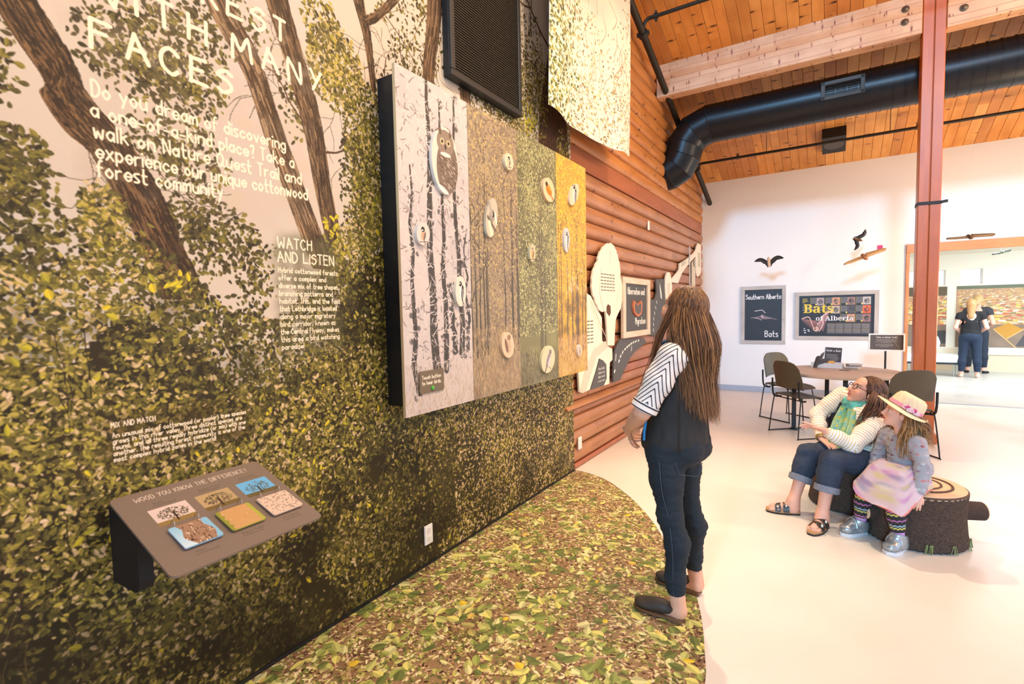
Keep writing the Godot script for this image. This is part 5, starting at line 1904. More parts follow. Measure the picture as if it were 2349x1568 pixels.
func ducts_and_pipes() -> void:
	var dm := mat(c8(34, 36, 40), 0.34, 0.55)
	var duct := thing("duct", "big black spiral air duct under the plank ceiling elbowing into the log wall", "duct", Vector3(4.0, 4.12, -7.65))
	var R := 0.252
	var c := Vector3(0, 4.12, -7.65)
	var pts := []
	var rad := []
	var x := 0.78
	var k := 0
	while x < 8.9:
		for q in [[0.0, -0.001], [0.004, 0.008], [0.014, 0.008], [0.018, -0.001], [0.06, 0.002]]:
			pts.append(c + Vector3(x + q[0], 0, 0))
			rad.append(R + q[1])
		x += 0.115
	var mb := MB.new()
	mb.tube(pts, rad, 40, true)
	put("spiral_duct", mb, dm, duct)
	var path := [Vector3(0.79, 4.12, -7.65), Vector3(0.56, 4.12, -7.65), Vector3(0.35, 4.045, -7.65), Vector3(0.235, 3.90, -7.65), Vector3(0.19, 3.74, -7.65), Vector3(0.12, 3.61, -7.65), Vector3(0.0, 3.545, -7.65), Vector3(-0.07, 3.53, -7.65)]
	for i in path.size() - 1:
		# mitred gore: ends cut on the plane between neighbours
		var a: Vector3 = path[i]
		var b: Vector3 = path[i + 1]
		var d := (b - a).normalized()
		var na: Vector3 = d if i == 0 else (d + (a - path[i - 1]).normalized()).normalized()
		var nb: Vector3 = d if i == path.size() - 2 else (d + (path[i + 2] - b).normalized()).normalized()
		var g := MB.new()
		var u := Vector3(0, 0, 1)
		var w := d.cross(u).normalized()
		var rows := [[], []]
		for s in 41:
			var an := TAU * s / 40
			var o := (u * cos(an) + w * sin(an))
			for e in 2:
				var base: Vector3 = a if e == 0 else b
				var pn: Vector3 = na if e == 0 else nb
				var p := base + o * (R + 0.003)
				p -= d * ((p - base).dot(pn) / d.dot(pn))
				rows[e].append(g.vert(p, o, Vector2(s / 40.0, e)))
		for s in 40:
			g.tri(rows[0][s], rows[0][s + 1], rows[1][s + 1])
			g.tri(rows[0][s], rows[1][s + 1], rows[1][s])
		put("elbow_segment", g, dm, duct)
		if i > 0:
			var ring := []
			for s in 40:
				var an := TAU * s / 40
				var o := u * cos(an) + w * sin(an)
				var p := a + o * (R + 0.003)
				ring.append(p - d * ((p - a).dot(na) / d.dot(na)))
			var rb := MB.new()
			rb.tube(ring, 0.006, 6, false, Vector2.ONE, true)
			put("seam", rb, dm, duct)
	var vent := MB.new()
	var vc := Vector3(2.125, 4.14, -7.405)
	var tb := Basis(Vector3.RIGHT, 0.12)
	for q in [[Vector3(0, 0.083, 0), Vector3(0.44, 0.045, 0.05)], [Vector3(0, -0.083, 0), Vector3(0.44, 0.045, 0.05)], [Vector3(-0.2, 0, 0), Vector3(0.045, 0.21, 0.05)], [Vector3(0.2, 0, 0), Vector3(0.045, 0.21, 0.05)]]:
		vent.box(vc + tb * q[0], q[1], tb, 0.004)
	var v := put("vent", vent, mat(c8(58, 60, 62), 0.5, 0.2), duct)
	put("vent_back", bx(vc - tb.z * 0.02, Vector3(0.4, 0.18, 0.01), 0.0, tb), mat(c8(14, 14, 14), 0.8), v)
	for i in 6:
		put("slat", bx(vc + tb * Vector3(0, -0.055 + i * 0.022, 0.004), Vector3(0.36, 0.004, 0.03), 0.0, tb * Basis(Vector3.RIGHT, 0.5)), mat(c8(58, 60, 62), 0.5, 0.2), v)
	# pipes
	var pmat := mat(c8(40, 35, 27), 0.5, 0.25)
	var p1 := put("pipe", rod([Vector3(0.125, 5.6, -3.6), Vector3(0.125, 3.452, -9.94)], 0.041, 14), pmat)
	tag(p1, "thick black pipe running down the slope of the ceiling beside the log wall", "pipe")
	var p3 := put("pipe", rod([Vector3(0.24, 4.905, -6.0), Vector3(8.9, 4.905, -6.0)], 0.021, 12), pmat)
	tag(p3, "thin black sprinkler pipe above the timber beam near the top edge", "pipe")
	put("joint", rod(smooth([Vector3(0.25, 4.905, -6.0), Vector3(0.19, 4.9, -6.0), Vector3(0.15, 4.85, -6.0), Vector3(0.13, 4.78, -6.03)], 4), 0.022, 10), pmat, p3)
	var cl := MB.new()
	cl.tube([Vector3(0.27, 4.905, -6.0), Vector3(0.31, 4.905, -6.0)], 0.034, 12)
	cl.box(Vector3(0.29, 4.95, -6.0), Vector3(0.02, 0.03, 0.02))
	cl.box(Vector3(0.29, 4.86, -6.0), Vector3(0.02, 0.03, 0.02))
	put("coupling", cl, pmat, p3)
	var sd := Vector3(0, -2.148, -6.34).normalized()
	var cc := Vector3(0.125, 5.6, -3.6) + sd * 2.58
	var c1 := MB.new()
	c1.tube([cc - sd * 0.03, cc + sd * 0.03], 0.058, 14)
	c1.box(cc + Vector3(0.06, 0, 0), Vector3(0.03, 0.04, 0.04), Basis.IDENTITY, 0.004)
	c1.box(cc - Vector3(0.06, 0, 0), Vector3(0.03, 0.04, 0.04), Basis.IDENTITY, 0.004)
	put("coupling", c1, pmat, p1)
	var p2 := put("pipe", rod([Vector3(0.2, 3.9, -8.8), Vector3(8.9, 3.89, -8.8)], 0.021, 12), pmat)
	tag(p2, "thin black sprinkler pipe on the lower ceiling behind the air duct", "pipe")
	var el := MB.new()
	el.tube([Vector3(0.12, 3.84, -8.8), Vector3(0.2, 3.9, -8.8)], 0.026, 10)
	el.tube([Vector3(0.125, 3.82, -8.78), Vector3(0.125, 3.86, -8.9)], 0.055, 12)
	put("coupling", el, pmat, p2)
	for hx in [0.76, 3.0, 4.1]:
		var hd := MB.new()
		hd.tube([Vector3(hx, 3.9, -8.8), Vector3(hx, 3.945, -8.8)], 0.011, 8)
		hd.box(Vector3(hx, 3.955, -8.8), Vector3(0.05, 0.006, 0.03))
		hd.tube([Vector3(hx - 0.02, 3.9, -8.8), Vector3(hx + 0.02, 3.9, -8.8)], 0.03, 10)
		put("sprinkler_head", hd, mat(c8(70, 62, 50), 0.4, 0.5), p2)
	for hx in [1.17, 2.7, 4.4]:
		put("hanger", rod([Vector3(hx, 3.91, -8.8), Vector3(hx, ceil_y(-8.8) + 0.02, -8.8)], 0.007, 6), M.steel, p2)
	# speaker box on the ceiling
	var sp := thing("ceiling_speaker", "square dark speaker box mounted on the plank ceiling behind the duct", "speaker", Vector3(2.045, 4.0, -9.2))
	put("cabinet", bx(Vector3(2.047, 4.02, -9.19), Vector3(0.305, 0.16, 0.48), 0.004, Basis(Vector3.RIGHT, -0.24)), mat(c8(30, 28, 26), 0.6), sp)
	var ring := MB.new()
	var sb := Basis(Vector3.RIGHT, -0.24)
	ring.lathe([Vector2(0.0, 0.0), Vector2(0.1, 0.0), Vector2(0.12, 0.004), Vector2(0.13, 0.0)], 28, Transform3D(sb * Basis(Vector3.RIGHT, PI), Vector3(2.047, 4.02, -9.19) - sb.y * 0.081))
	put("grille", ring, mat(c8(74, 70, 66), 0.6), sp)


# ------------------------------------------------------------------ signs drawn flat
func sheet_z(called: String, at: Vector3, size: Vector2, m: Material, parent: Node3D, depth := 0.006) -> MeshInstance3D:
	# a board facing +z; its front carries the print
	var mb := MB.new()
	var h := size / 2
	mb.slab(PackedVector2Array([-h, Vector2(h.x, -h.y), h, Vector2(-h.x, h.y)]), depth, Transform3D(Basis.IDENTITY, at), Rect2(-h, size))
	return put(called, mb, m, parent)


func picture_frame(at: Vector3, size: Vector2, bar: float, m: Material, parent: Node3D) -> void:
	for q in [[Vector3(0, size.y / 2 - bar / 2, 0), Vector3(size.x, bar, 0.03)], [Vector3(0, -size.y / 2 + bar / 2, 0), Vector3(size.x, bar, 0.03)], [Vector3(-size.x / 2 + bar / 2, 0, 0), Vector3(bar, size.y - 2 * bar, 0.03)], [Vector3(size.x / 2 - bar / 2, 0, 0), Vector3(bar, size.y - 2 * bar, 0.03)]]:
		var mb := MB.new()
		mb.box(at + q[0] + Vector3(0, 0, 0.015), q[1], Basis.IDENTITY, 0.003, 0.8, Vector2(rng.randf(), rng.randf()))
		put("frame_bar", mb, m, parent)


func bat_wall() -> void:
	var zf := -9.93
	# first poster
	var im := canvas(384, 512, c8(36, 38, 44))
	pen(im, "Southern Alberta", Vector2(14, 96), 46, 3.2, c8(240, 238, 238), 356, 0.15)
	pen(im, "Bats", Vector2(214, 470), 56, 3.6, c8(240, 238, 238), 130, 0.1)
	stroke(im, [Vector2(70, 284), Vector2(130, 278), Vector2(190, 262), Vector2(250, 280), Vector2(330, 300)], 4, 3, c8(170, 146, 150), 0.5)
	for i in 5:
		stroke(im, [Vector2(100 + i * 12, 284), Vector2(176, 296 + i * 3)], 7, 5, c8(150, 126, 132), 0.7)
		stroke(im, [Vector2(190, 276 + i * 4), Vector2(290 - i * 8, 292)], 7, 4, c8(140, 116, 122), 0.7)
	oval(im, Vector2(184, 270), Vector2(16, 18), 0, c8(180, 154, 158))
	stroke(im, [Vector2(108, 216), Vector2(172, 206), Vector2(186, 206), Vector2(216, 236)], 5, 5, c8(196, 186, 186), 0.4)
	var a := thing("framed_poster", "black poster reading Southern Alberta Bats in a weathered grey wood frame", "poster", Vector3(1.028, 0.87, zf + 0.001))
	picture_frame(Vector3(1.028, 1.38, zf + 0.001), Vector2(0.716, 1.025), 0.062, M.grey_wood, a)
	sheet_z("print", Vector3(1.028, 1.38, zf + 0.004), Vector2(0.6, 0.91), mat(Color.WHITE, 0.45, 0.0, tex(im)), a)
	# second poster
	im = canvas(768, 432, c8(24, 22, 26))
	im.fill_rect(Rect2i(36, 18, 700, 390), c8(34, 28, 28))
	im.fill_rect(Rect2i(300, 290, 436, 118), c8(74, 68, 68))
	for r in 3:
		for c in 4:
			if (r == 1 and c == 0) or (r == 2 and c < 2):
				continue
			var o := Vector2(128 + c * 152 + (8 if c else 0), 24 + r * 88)
			im.fill_rect(Rect2i(Vector2i(o), Vector2i(62, 62)), c8(108, 104, 104))
			greek(im, o + Vector2(5, 8), 50, 7, 7, 0.9, c8(70, 66, 66))
			line(im, o + Vector2(-4, 0), o + Vector2(-4, 80), 1.6, c8(190, 170, 40))
			var bc: Color = [c8(170, 150, 150), c8(206, 150, 110), c8(150, 110, 100), c8(186, 176, 170), c8(176, 150, 170), c8(190, 170, 150), c8(80, 70, 70), c8(226, 96, 40), c8(150, 140, 140)][(r * 4 + c) % 9]
			im.fill_rect(Rect2i(Vector2i(o + Vector2(62, 0)), Vector2i(78, 80)), bc)
			oval(im, o + Vector2(101, 42), Vector2(26, 28), 0.3, bc.darkened(0.5))
			oval(im, o + Vector2(96, 36), Vector2(12, 14), 0.0, bc.darkened(0.75))
			for i in 10:
				line(im, o + Vector2(66 + rng.randf() * 68, 6 + rng.randf() * 68), o + Vector2(66 + rng.randf() * 68, 6 + rng.randf() * 68), 0.9, bc.lightened(0.3))
			oval(im, o + Vector2(54, 70), Vector2(9, 9), 0, c8(226, 206, 90))
	greek(im, Vector2(40, 34), 60, 4, 13, 2.6, c8(206, 180, 50))
	im.fill_rect(Rect2i(40, 112, 214, 22), c8(104, 100, 100))
	im.fill_rect(Rect2i(40, 144, 214, 18), c8(104, 100, 100))
	greek(im, Vector2(46, 120), 200, 3, 7, 0.9, c8(60, 56, 56))
	# a bat with spread wings in pink and brown
	for i in 26:
		var t := i / 25.0
		line(im, Vector2(40, 250 + t * 20), Vector2(190, 270 + t * 120), 3, c8(150, 104, 92).lerp(c8(90, 60, 56), t))
		line(im, Vector2(320, 170 + t * 10), Vector2(190 + t * 70, 300 + t * 80), 3, c8(196, 150, 146).lerp(c8(110, 76, 76), t))
	stroke(im, smooth([Vector2(36, 246), Vector2(110, 230), Vector2(150, 320), Vector2(190, 380)], 6), 8, 5, c8(220, 176, 166), 0.5)
	stroke(im, smooth([Vector2(350, 166), Vector2(290, 190), Vector2(250, 230), Vector2(260, 300), Vector2(220, 380)], 6), 9, 6, c8(226, 186, 180), 0.5)
	oval(im, Vector2(186, 352), Vector2(34, 30), 0.3, c8(206, 166, 150))
	oval(im, Vector2(172, 322), Vector2(14, 20), -0.4, c8(120, 70, 50))
	oval(im, Vector2(176, 356), Vector2(9, 8), 0, c8(60, 36, 32))
	for r in 2:
		for c in 5:
			im.fill_rect(Rect2i(304 + c * 86, 304 + r * 50, 74, 40), c8(118, 112, 112))
			line(im, Vector2(304 + c * 86, 302 + r * 50), Vector2(378 + c * 86, 302 + r * 50), 1.2, c8(180, 150, 50))
			greek(im, Vector2(308 + c * 86, 310 + r * 50), 66, 5, 7, 0.8, c8(70, 66, 66))
	for q in [[Vector2(62, 352), Vector2(8, 5)], [Vector2(104, 364), Vector2(14, 4)], [Vector2(66, 372), Vector2(20, 4)], [Vector2(110, 378), Vector2(14, 4)], [Vector2(70, 396), Vector2(12, 6)]]:
		oval(im, q[0], q[1], 0, Color.WHITE)
	var b := thing("framed_poster", "wide dark bat poster with small photos and yellow lettering in a grey wood frame", "poster", Vector3(2.11, 0.95, zf + 0.001))
	picture_frame(Vector3(2.11, 1.355, zf + 0.001), Vector2(1.172, 0.805), 0.062, M.grey_wood, b)
	sheet_z("print", Vector3(2.11, 1.355, zf + 0.004), Vector2(1.055, 0.685), mat(Color.WHITE, 0.4, 0.0, tex(im)), b)
	words(b, "Bats", Vector3(1.645, 1.355, zf + 0.0105), 0.155, c8(232, 200, 60), true)
	words(b, "of Alberta", Vector3(1.83, 1.25, zf + 0.0105), 0.078, c8(238, 232, 230), true)
	# small pink notice
	var pk := thing("notice", "small pink fire-alarm notice plate on the white wall above the tan gliding bat", "notice", Vector3(2.69, 2.42, zf))
	put("plate", bx(Vector3(2.69, 2.425, zf + 0.005), Vector3(0.07, 0.08, 0.01), 0.002), mat(c8(220, 60, 110), 0.5), pk)
	put("mark", bx(Vector3(2.69, 2.42, zf + 0.0105), Vector3(0.04, 0.012, 0.002)), mat(c8(150, 30, 80), 0.5), pk)
	# hanging bats
	bat("hanging_bat", "dark model bat with cream belly and arched wings left of the other hanging bats", Vector3(1.18, 2.255, -9.2), Basis(Vector3(1, 0.06, 0.1).normalized(), Vector3(0.05, 0.2, -1).normalized(), Vector3(-0.05, 1, 0.2).normalized()), 0.215, c8(52, 46, 40), c8(206, 172, 140), 0.0, 0.0)
	bat("hanging_bat", "black model bat banking with wings tip to tip nearly upright above the tan gliding bat", Vector3(2.375, 2.515, -9.3), Basis(Vector3(0.41, 0.91, 0.0), Vector3(0.1, -0.05, 1).normalized(), Vector3(0.91, -0.41, 0.0)), 0.165, c8(34, 30, 28), c8(120, 86, 56), 0.0, 0.0)
	bat("gliding_bat", "tan model bat with long smooth outstretched wings under the pink notice", Vector3(2.45, 2.225, -9.0), look(Vector3(0.35, -0.6, 1), Vector3(-0.35, 1, 0)), 0.27, c8(206, 160, 104), c8(186, 130, 84), 0.0, 0.35)
	bat("gliding_bat", "brown model bat gliding level above the timber frame of the gallery opening", Vector3(3.6, 2.405, -9.0), look(Vector3(0.1, -0.4, 1)), 0.245, c8(120, 96, 70), c8(104, 76, 52), 0.0, 0.35)
	bat("hanging_bat", "small dark model bat hanging inside the gallery below its ceiling", Vector3(4.53, 2.385, -12.0), look(Vector3(0.6, -0.1, 1), Vector3(-0.2, 1, 0)), 0.15, c8(46, 56, 46), c8(70, 76, 60), 0.02, 0.2)
	# floor-standing sign
	im = canvas(512, 320, c8(84, 74, 66))
	pen(im, "Take a closer look!", Vector2(96, 66), 34, 2.4, c8(232, 222, 210), 320)
	greek(im, Vector2(60, 96), 390, 5, 18, 1.6, c8(206, 196, 184), true)
	greek(im, Vector2(60, 200), 330, 4, 18, 1.6, c8(206, 196, 184), true)
	stroke(im, [Vector2(380, 170), Vector2(430, 230), Vector2(470, 300)], 6, 3, c8(140, 128, 118), 0.7)
	var st := thing("sign_stand", "white-framed sign on a thin black pole in front of the wide bat poster", "sign", Vector3(2.7, 0, -8.6))
	picture_frame(Vector3(2.7, 1.005, -8.6), Vector2(0.405, 0.24), 0.018, M.white, st)
	put("back", bx(Vector3(2.7, 1.005, -8.606), Vector3(0.39, 0.225, 0.012)), M.white, st)
	sheet_z("print", Vector3(2.7, 1.005, -8.595), Vector2(0.372, 0.207), mat(Color.WHITE, 0.5, 0.0, tex(im)), st)
	put("pole", rod([Vector3(2.695, 0.015, -8.61), Vector3(2.695, 0.9, -8.61)], 0.013, 10), M.black, st)
	var fb := MB.new()
	fb.lathe([Vector2(0.0, 0.0), Vector2(0.17, 0.0), Vector2(0.165, 0.014), Vector2(0.03, 0.022), Vector2(0.0, 0.022)], 28, Transform3D(Basis.IDENTITY, Vector3(2.695, 0, -8.61)))
	put("base", fb, M.black, st)


func words(parent: Node3D, t: String, at: Vector3, h: float, c: Color, bold := false) -> void:
	var f := SystemFont.new()
	f.font_names = PackedStringArray(["Droid Serif", "Droid Sans"])
	f.font_weight = 700 if bold else 400
	var tm := TextMesh.new()
	tm.text = t
	tm.font = f
	tm.font_size = 48
	tm.pixel_size = h / 36.0
	tm.depth = 0.002
	tm.horizontal_alignment = HORIZONTAL_ALIGNMENT_LEFT
	tm.vertical_alignment = VERTICAL_ALIGNMENT_BOTTOM
	var o := MeshInstance3D.new()
	o.name = "lettering"
	o.mesh = tm
	o.material_override = mat(c, 0.5)
	o.position = at - parent.position
	parent.add_child(o, true)


# wings along the basis x, head along z; droop: rise of the wing tips; plump: smooth gliding wings
func bat(called: String, label: String, at: Vector3, b: Basis, half: float, wing: Color, fur: Color, rise: float, plump: float) -> void:
	var o := thing(called, label, "model bat", at)
	for s in [-1.0, 1.0]:
		var mb := MB.new()
		var rows := []
		var n := 15
		for i in n:
			var t := i / (n - 1.0)
			var x: float = s * half * (0.1 + 0.9 * t)
			var lead := 0.1 + 0.3 * sin(t * PI * 0.85) - 0.06 * t * t
			var chord := 0.5 * pow(1.0 - t, 0.6) + 0.02
			if plump > 0.0:
				lead = 0.04 + 0.03 * sin(t * PI)
				chord = 0.22 * sqrt(maxf(1.0 - t * t, 0.0)) + 0.03
			else:
				chord -= 0.09 * absf(sin(t * PI * 3.0)) * (1.0 - t)
			var row := []
			for j in 7:
				var v := j / 6.0
				var y := rise * 2.0 * half * (sin(t * PI * 0.75)) + 0.02 * half * sin(v * PI)
				row.append(at + b * Vector3(x, y * 4.0 if plump == 0.0 else y, (lead - chord * v) * half) + (b.z * 0.0))
			rows.append(row)
		mb.sheet(rows, 0.004 if plump == 0.0 else 0.022)
		put("wing", mb, mat(wing, 0.6), o)
		if plump > 0.0:
			put("wing_arm", rod([at + b * Vector3(s * half * 0.08, 0, 0.05 * half), at + b * Vector3(s * half * 0.95, 0.0, 0.03 * half)], 0.012, 8), mat(wing.darkened(0.12), 0.6), o)
	var body := Blob.new()
	body.cap(at + b * Vector3(0, 0, half * 0.12), at + b * Vector3(0, -0.005, -half * 0.3), half * 0.115, half * 0.085, 0.02)
	body.ell(at + b * Vector3(0, half * 0.04, half * 0.24), Vector3(1, 1, 1) * half * 0.1, Basis.IDENTITY, 0.015)
	body.cap(at + b * Vector3(0, half * 0.03, half * 0.3), at + b * Vector3(0, half * 0.0, half * 0.37), half * 0.05, half * 0.035, 0.01)
	for s in [-1.0, 1.0]:
		body.cap(at + b * Vector3(s * half * 0.06, half * 0.1, half * 0.22), at + b * Vector3(s * half * 0.09, half * 0.2, half * 0.22), half * 0.04, half * 0.015, 0.008)
		body.cap(at + b * Vector3(s * half * 0.05, -0.01, -half * 0.32), at + b * Vector3(s * half * 0.08, -0.01, -half * 0.45), half * 0.025, half * 0.015, 0.008)
	put("body", body.build(half * 0.035), mat(fur, 0.9), o)
	put("thread", rod([at + Vector3(0, half * 0.1, 0), Vector3(at.x, minf(ceil_y(at.z) - 0.004 if at.z > -9.93 else 2.6, 9.0), at.z)], 0.0006, 4), mat(c8(220, 220, 220), 0.5), o)


# ------------------------------------------------------------------ round table, chairs, craft box
func table_and_chairs() -> void:
	var nz := FastNoiseLite.new()
	nz.seed = 8
	nz.frequency = 0.25
	var sp := nz.get_image(256, 256, false, false, true)
	sp.convert(Image.FORMAT_RGBA8)
	var d := sp.get_data()
	for i in 256 * 256:
		var t := d[i * 4] / 255.0
		d[i * 4] = int(172 + 50 * t)
		d[i * 4 + 1] = int(146 + 48 * t)
		d[i * 4 + 2] = int(122 + 46 * t)
	var top := mat(Color.WHITE, 0.35, 0.0, tex(Image.create_from_data(256, 256, false, Image.FORMAT_RGBA8, d)))
	top.uv1_triplanar = true
	top.uv1_scale = Vector3(3, 3, 3)
	var c := Vector3(2.15, 0, -7.15)
	var t := thing("round_table", "round speckled tan table on black square legs before the white wall", "table", c)
	var mb := MB.new()
	mb.lathe([Vector2(0.0, 0.705), Vector2(0.60, 0.705), Vector2(0.622, 0.708), Vector2(0.625, 0.74), Vector2(0.62, 0.745), Vector2(0.0, 0.745)], 72, Transform3D(Basis.IDENTITY, c))
	put("tabletop", mb, top, t)
	for q in [Vector2(-0.47, 0.085), Vector2(-0.13, -0.41), Vector2(0.45, 0.0), Vector2(0.05, 0.43)]:
		put("leg", bx(c + Vector3(q.x, 0.355, q.y), Vector3(0.048, 0.70, 0.048), 0.004), M.black, t)
		put("foot", bx(c + Vector3(q.x, 0.008, q.y), Vector3(0.09, 0.016, 0.09), 0.003), M.black, t)
	var proto := make_chair()
	proto.position = Vector3(1.775, 0, -6.85)
	proto.rotation.y = look(Vector3(0.75, 0, -0.66)).get_euler().y
	tag(proto, "dark olive shell chair nearest the seated visitors at the left of the round table", "chair", "shell chairs around the round table")
	var spots := [
		[Vector3(1.58, 0, -7.74), Vector3(0.8, 0, 0.6), "dark olive shell chair closest to the white wall at the left of the round table"],
		[Vector3(2.63, 0, -6.40), Vector3(-0.55, 0, -0.9), "dark olive shell chair right of the seated woman's head beside the timber post"],
	]
	for s in spots:
		var o := proto.duplicate()
		o.name = numbered("shell_chair")
		add_child(o)
		o.position = s[0]
		o.rotation.y = look(s[1]).get_euler().y
		o.set_meta("label", s[2])
	# box of craft pieces, sign and leaflets on the table
	var by := 0.745
	var bxo := thing("craft_box", "low white open box of craft pieces on the round table", "box", Vector3(2.03, by, -7.5))
	var wm := mat(c8(232, 224, 216), 0.6)
	var bb := Basis(Vector3.UP, -0.25)
	var bc := Vector3(2.03, by + 0.03, -7.5)
	put("base", bx(bc + Vector3(0, -0.026, 0), Vector3(0.34, 0.006, 0.16), 0.0, bb), wm, bxo)
	for q in [[Vector3(0, 0, 0.08), Vector3(0.34, 0.06, 0.006)], [Vector3(0, 0, -0.08), Vector3(0.34, 0.06, 0.006)], [Vector3(-0.17, 0, 0), Vector3(0.006, 0.06, 0.16)], [Vector3(0.17, 0, 0), Vector3(0.006, 0.06, 0.16)], [Vector3(0.03, 0, 0), Vector3(0.005, 0.055, 0.155)]]:
		put("side", bx(bc + bb * q[0], q[1], 0.0, bb), wm, bxo)
	var im := canvas(256, 320, c8(62, 50, 48))
	pen(im, "Build a Bat!", Vector2(22, 66), 30, 2.6, c8(240, 234, 226), 212)
	greek(im, Vector2(24, 120), 205, 7, 21, 2.2, c8(214, 206, 198))
	var sg := thing("table_sign", "dark card reading Build a Bat standing behind the white craft box", "sign", Vector3(2.08, by, -7.6))
	var tilt := Transform3D(Basis(Vector3.FORWARD, 0.06) * Basis(Vector3.UP, 0.08), Vector3(2.08, by + 0.125, -7.61))
	var card := MB.new()
	card.box(V0, Vector3(0.196, 0.25, 0.006), Basis.IDENTITY, 0.001)
	for i in card.v.size():
		card.v[i] = tilt * card.v[i]
		card.n[i] = tilt.basis * card.n[i]
	put("card", card, M.white, sg)
	var pr := MB.new()
	pr.slab(PackedVector2Array([Vector2(-0.09, -0.118), Vector2(0.09, -0.118), Vector2(0.09, 0.118), Vector2(-0.09, 0.118)]), 0.002, tilt * Transform3D(Basis.IDENTITY, Vector3(0, 0, 0.003)), Rect2(-0.09, -0.118, 0.18, 0.236))
	put("print", pr, mat(Color.WHITE, 0.5, 0.0, tex(im)), sg)
	var toy := thing("toy_bat", "grey paper bat with raised wings perched on the left end of the craft box", "craft bat", Vector3(1.93, by + 0.05, -7.44))
	var tbz := Blob.new()
	var ta := Vector3(1.915, by + 0.075, -7.44)
	tbz.cap(ta + Vector3(-0.025, -0.07, 0.03), ta + Vector3(0.0, 0.02, 0), 0.022, 0.026, 0.02)
	tbz.ell(ta + Vector3(0.012, 0.05, 0.0), Vector3(0.024, 0.024, 0.024))
	put("body", tbz.build(0.006), mat(c8(72, 66, 62), 0.8), toy)
	for q in [[Vector3(0.0, 0.02, 0), Vector3(0.04, 0.1, 0.0), Vector3(0.075, 0.125, -0.02), Vector3(0.05, 0.03, 0.0)], [Vector3(0, 0.0, 0.01), Vector3(0.06, 0.04, 0.02), Vector3(0.14, 0.045, 0.0), Vector3(0.1, -0.01, 0.01)]]:
		var wg := MB.new()
		wg.sheet([[ta + q[0], ta + q[1], ta + q[2]], [ta + q[0] + Vector3(0.01, -0.02, 0.01), ta + (q[1] + q[3]) / 2, ta + (q[2] + q[3]) / 2], [ta + q[0] + Vector3(0, -0.04, 0), ta + q[3] - Vector3(0.03, 0.01, 0), ta + q[3]]], 0.004)
		put("wing", wg, mat(c8(84, 78, 76), 0.8), toy)
	var orange := put("craft_scrap", bx(bc + Vector3(0.02, 0.035, 0.0), Vector3(0.09, 0.03, 0.06), 0.008, Basis(Vector3.UP, 0.5)), mat(c8(216, 160, 80), 0.8))
	tag(orange, "orange craft scrap lying in the white craft box", "craft scrap")
	for k in 4:
		var lf := bx(Vector3(2.28 + 0.006 * k, by + 0.008 + k * 0.016, -7.42 + 0.004 * k), Vector3(0.15, 0.015, 0.11), 0.003, Basis(Vector3.UP, -0.3 + 0.22 * k))
		var cm := MB.new()
		var o := put("leaflet_stack", lf, mat([c8(190, 170, 150), c8(226, 218, 208), c8(150, 132, 116), c8(196, 190, 184)][k], 0.6))
		tag(o, ["brown bundle at the bottom of the leaflet pile on the round table", "white bundle second from the bottom of the leaflet pile on the round table", "dark brown bundle third up in the leaflet pile on the round table", "pale grey bundle on top of the leaflet pile on the round table"][k], "leaflets", "leaflet pile on the round table")
	var disc := MB.new()
	disc.lathe([Vector2(0, 0), Vector2(0.055, 0), Vector2(0.058, 0.003), Vector2(0.05, 0.005), Vector2(0.0, 0.004)], 24, Transform3D(Basis.IDENTITY, Vector3(2.2, by, -7.2)))
	tag(put("coaster", disc, mat(c8(120, 104, 92), 0.5)), "small dark round disc lying flat near the middle of the table", "disc")


func make_chair() -> Node3D:
	# faces +z; seat 0.45 high
	var o := thing("shell_chair", "", "chair")
	var shell := mat(c8(78, 68, 48), 0.5)
	var wire := mat(c8(24, 23, 22), 0.4, 0.3)
	var rows := []
	for i in 15:
		var v := i / 14.0
		var row := []
		for j in 17:
			var u := j / 8.0 - 1.0
			# rounded top, narrower foot with a gap above the seat
			var w := 0.228 - 0.012 * v * v
			var y := lerpf(0.56 - 0.05 * (1 - u * u) * -0.4, 0.875, v)
			var corner := pow(absf(u), 5.0) * 0.075 * v * v
			y -= corner
			y += 0.012 * (1.0 - u * u) * v
			row.append(Vector3(u * w, y, -0.215 - 0.055 * v + 0.055 * u * u))
		rows.append(row)
	var b := MB.new()
	b.sheet(rows, 0.011)
	put("backrest", b, shell, o)
	rows = []
	for i in 13:
		var v := i / 12.0
		var row := []
		for j in 13:
			var u := j / 6.0 - 1.0
			var w := 0.225 * (1.0 - 0.1 * pow(absf(v * 2 - 1), 6))
			row.append(Vector3(u * w, 0.455 - 0.02 * (1 - u * u) * sin(v * PI) - 0.035 * pow(v, 6) + 0.012 * (1.0 - v), lerpf(-0.2, 0.235, v)))
		rows.append(row)
	b = MB.new()
	b.sheet(rows, 0.014)
	put("seat", b, shell, o)
	for s in [-1.0, 1.0]:
		put("sled_leg", rod(smooth([Vector3(s * 0.2, 0.44, -0.17), Vector3(s * 0.225, 0.43, -0.2), Vector3(s * 0.25, 0.02, -0.245), Vector3(s * 0.25, 0.008, -0.225), Vector3(s * 0.25, 0.008, 0.2), Vector3(s * 0.25, 0.02, 0.225), Vector3(s * 0.215, 0.42, 0.17), Vector3(s * 0.19, 0.435, 0.14)], 5), 0.0068, 8), wire, o)
		put("back_arm", rod(smooth([Vector3(s * 0.205, 0.43, -0.12), Vector3(s * 0.222, 0.44, -0.2), Vector3(s * 0.226, 0.52, -0.222), Vector3(s * 0.224, 0.66, -0.228)], 5), 0.011, 8), wire, o)
	put("cross_bar", rod([Vector3(-0.2, 0.432, 0.14), Vector3(0.2, 0.432, 0.14)], 0.0068, 8), wire, o)
	put("cross_bar", rod([Vector3(-0.21, 0.432, -0.17), Vector3(0.21, 0.432, -0.17)], 0.0068, 8), wire, o)
	return o


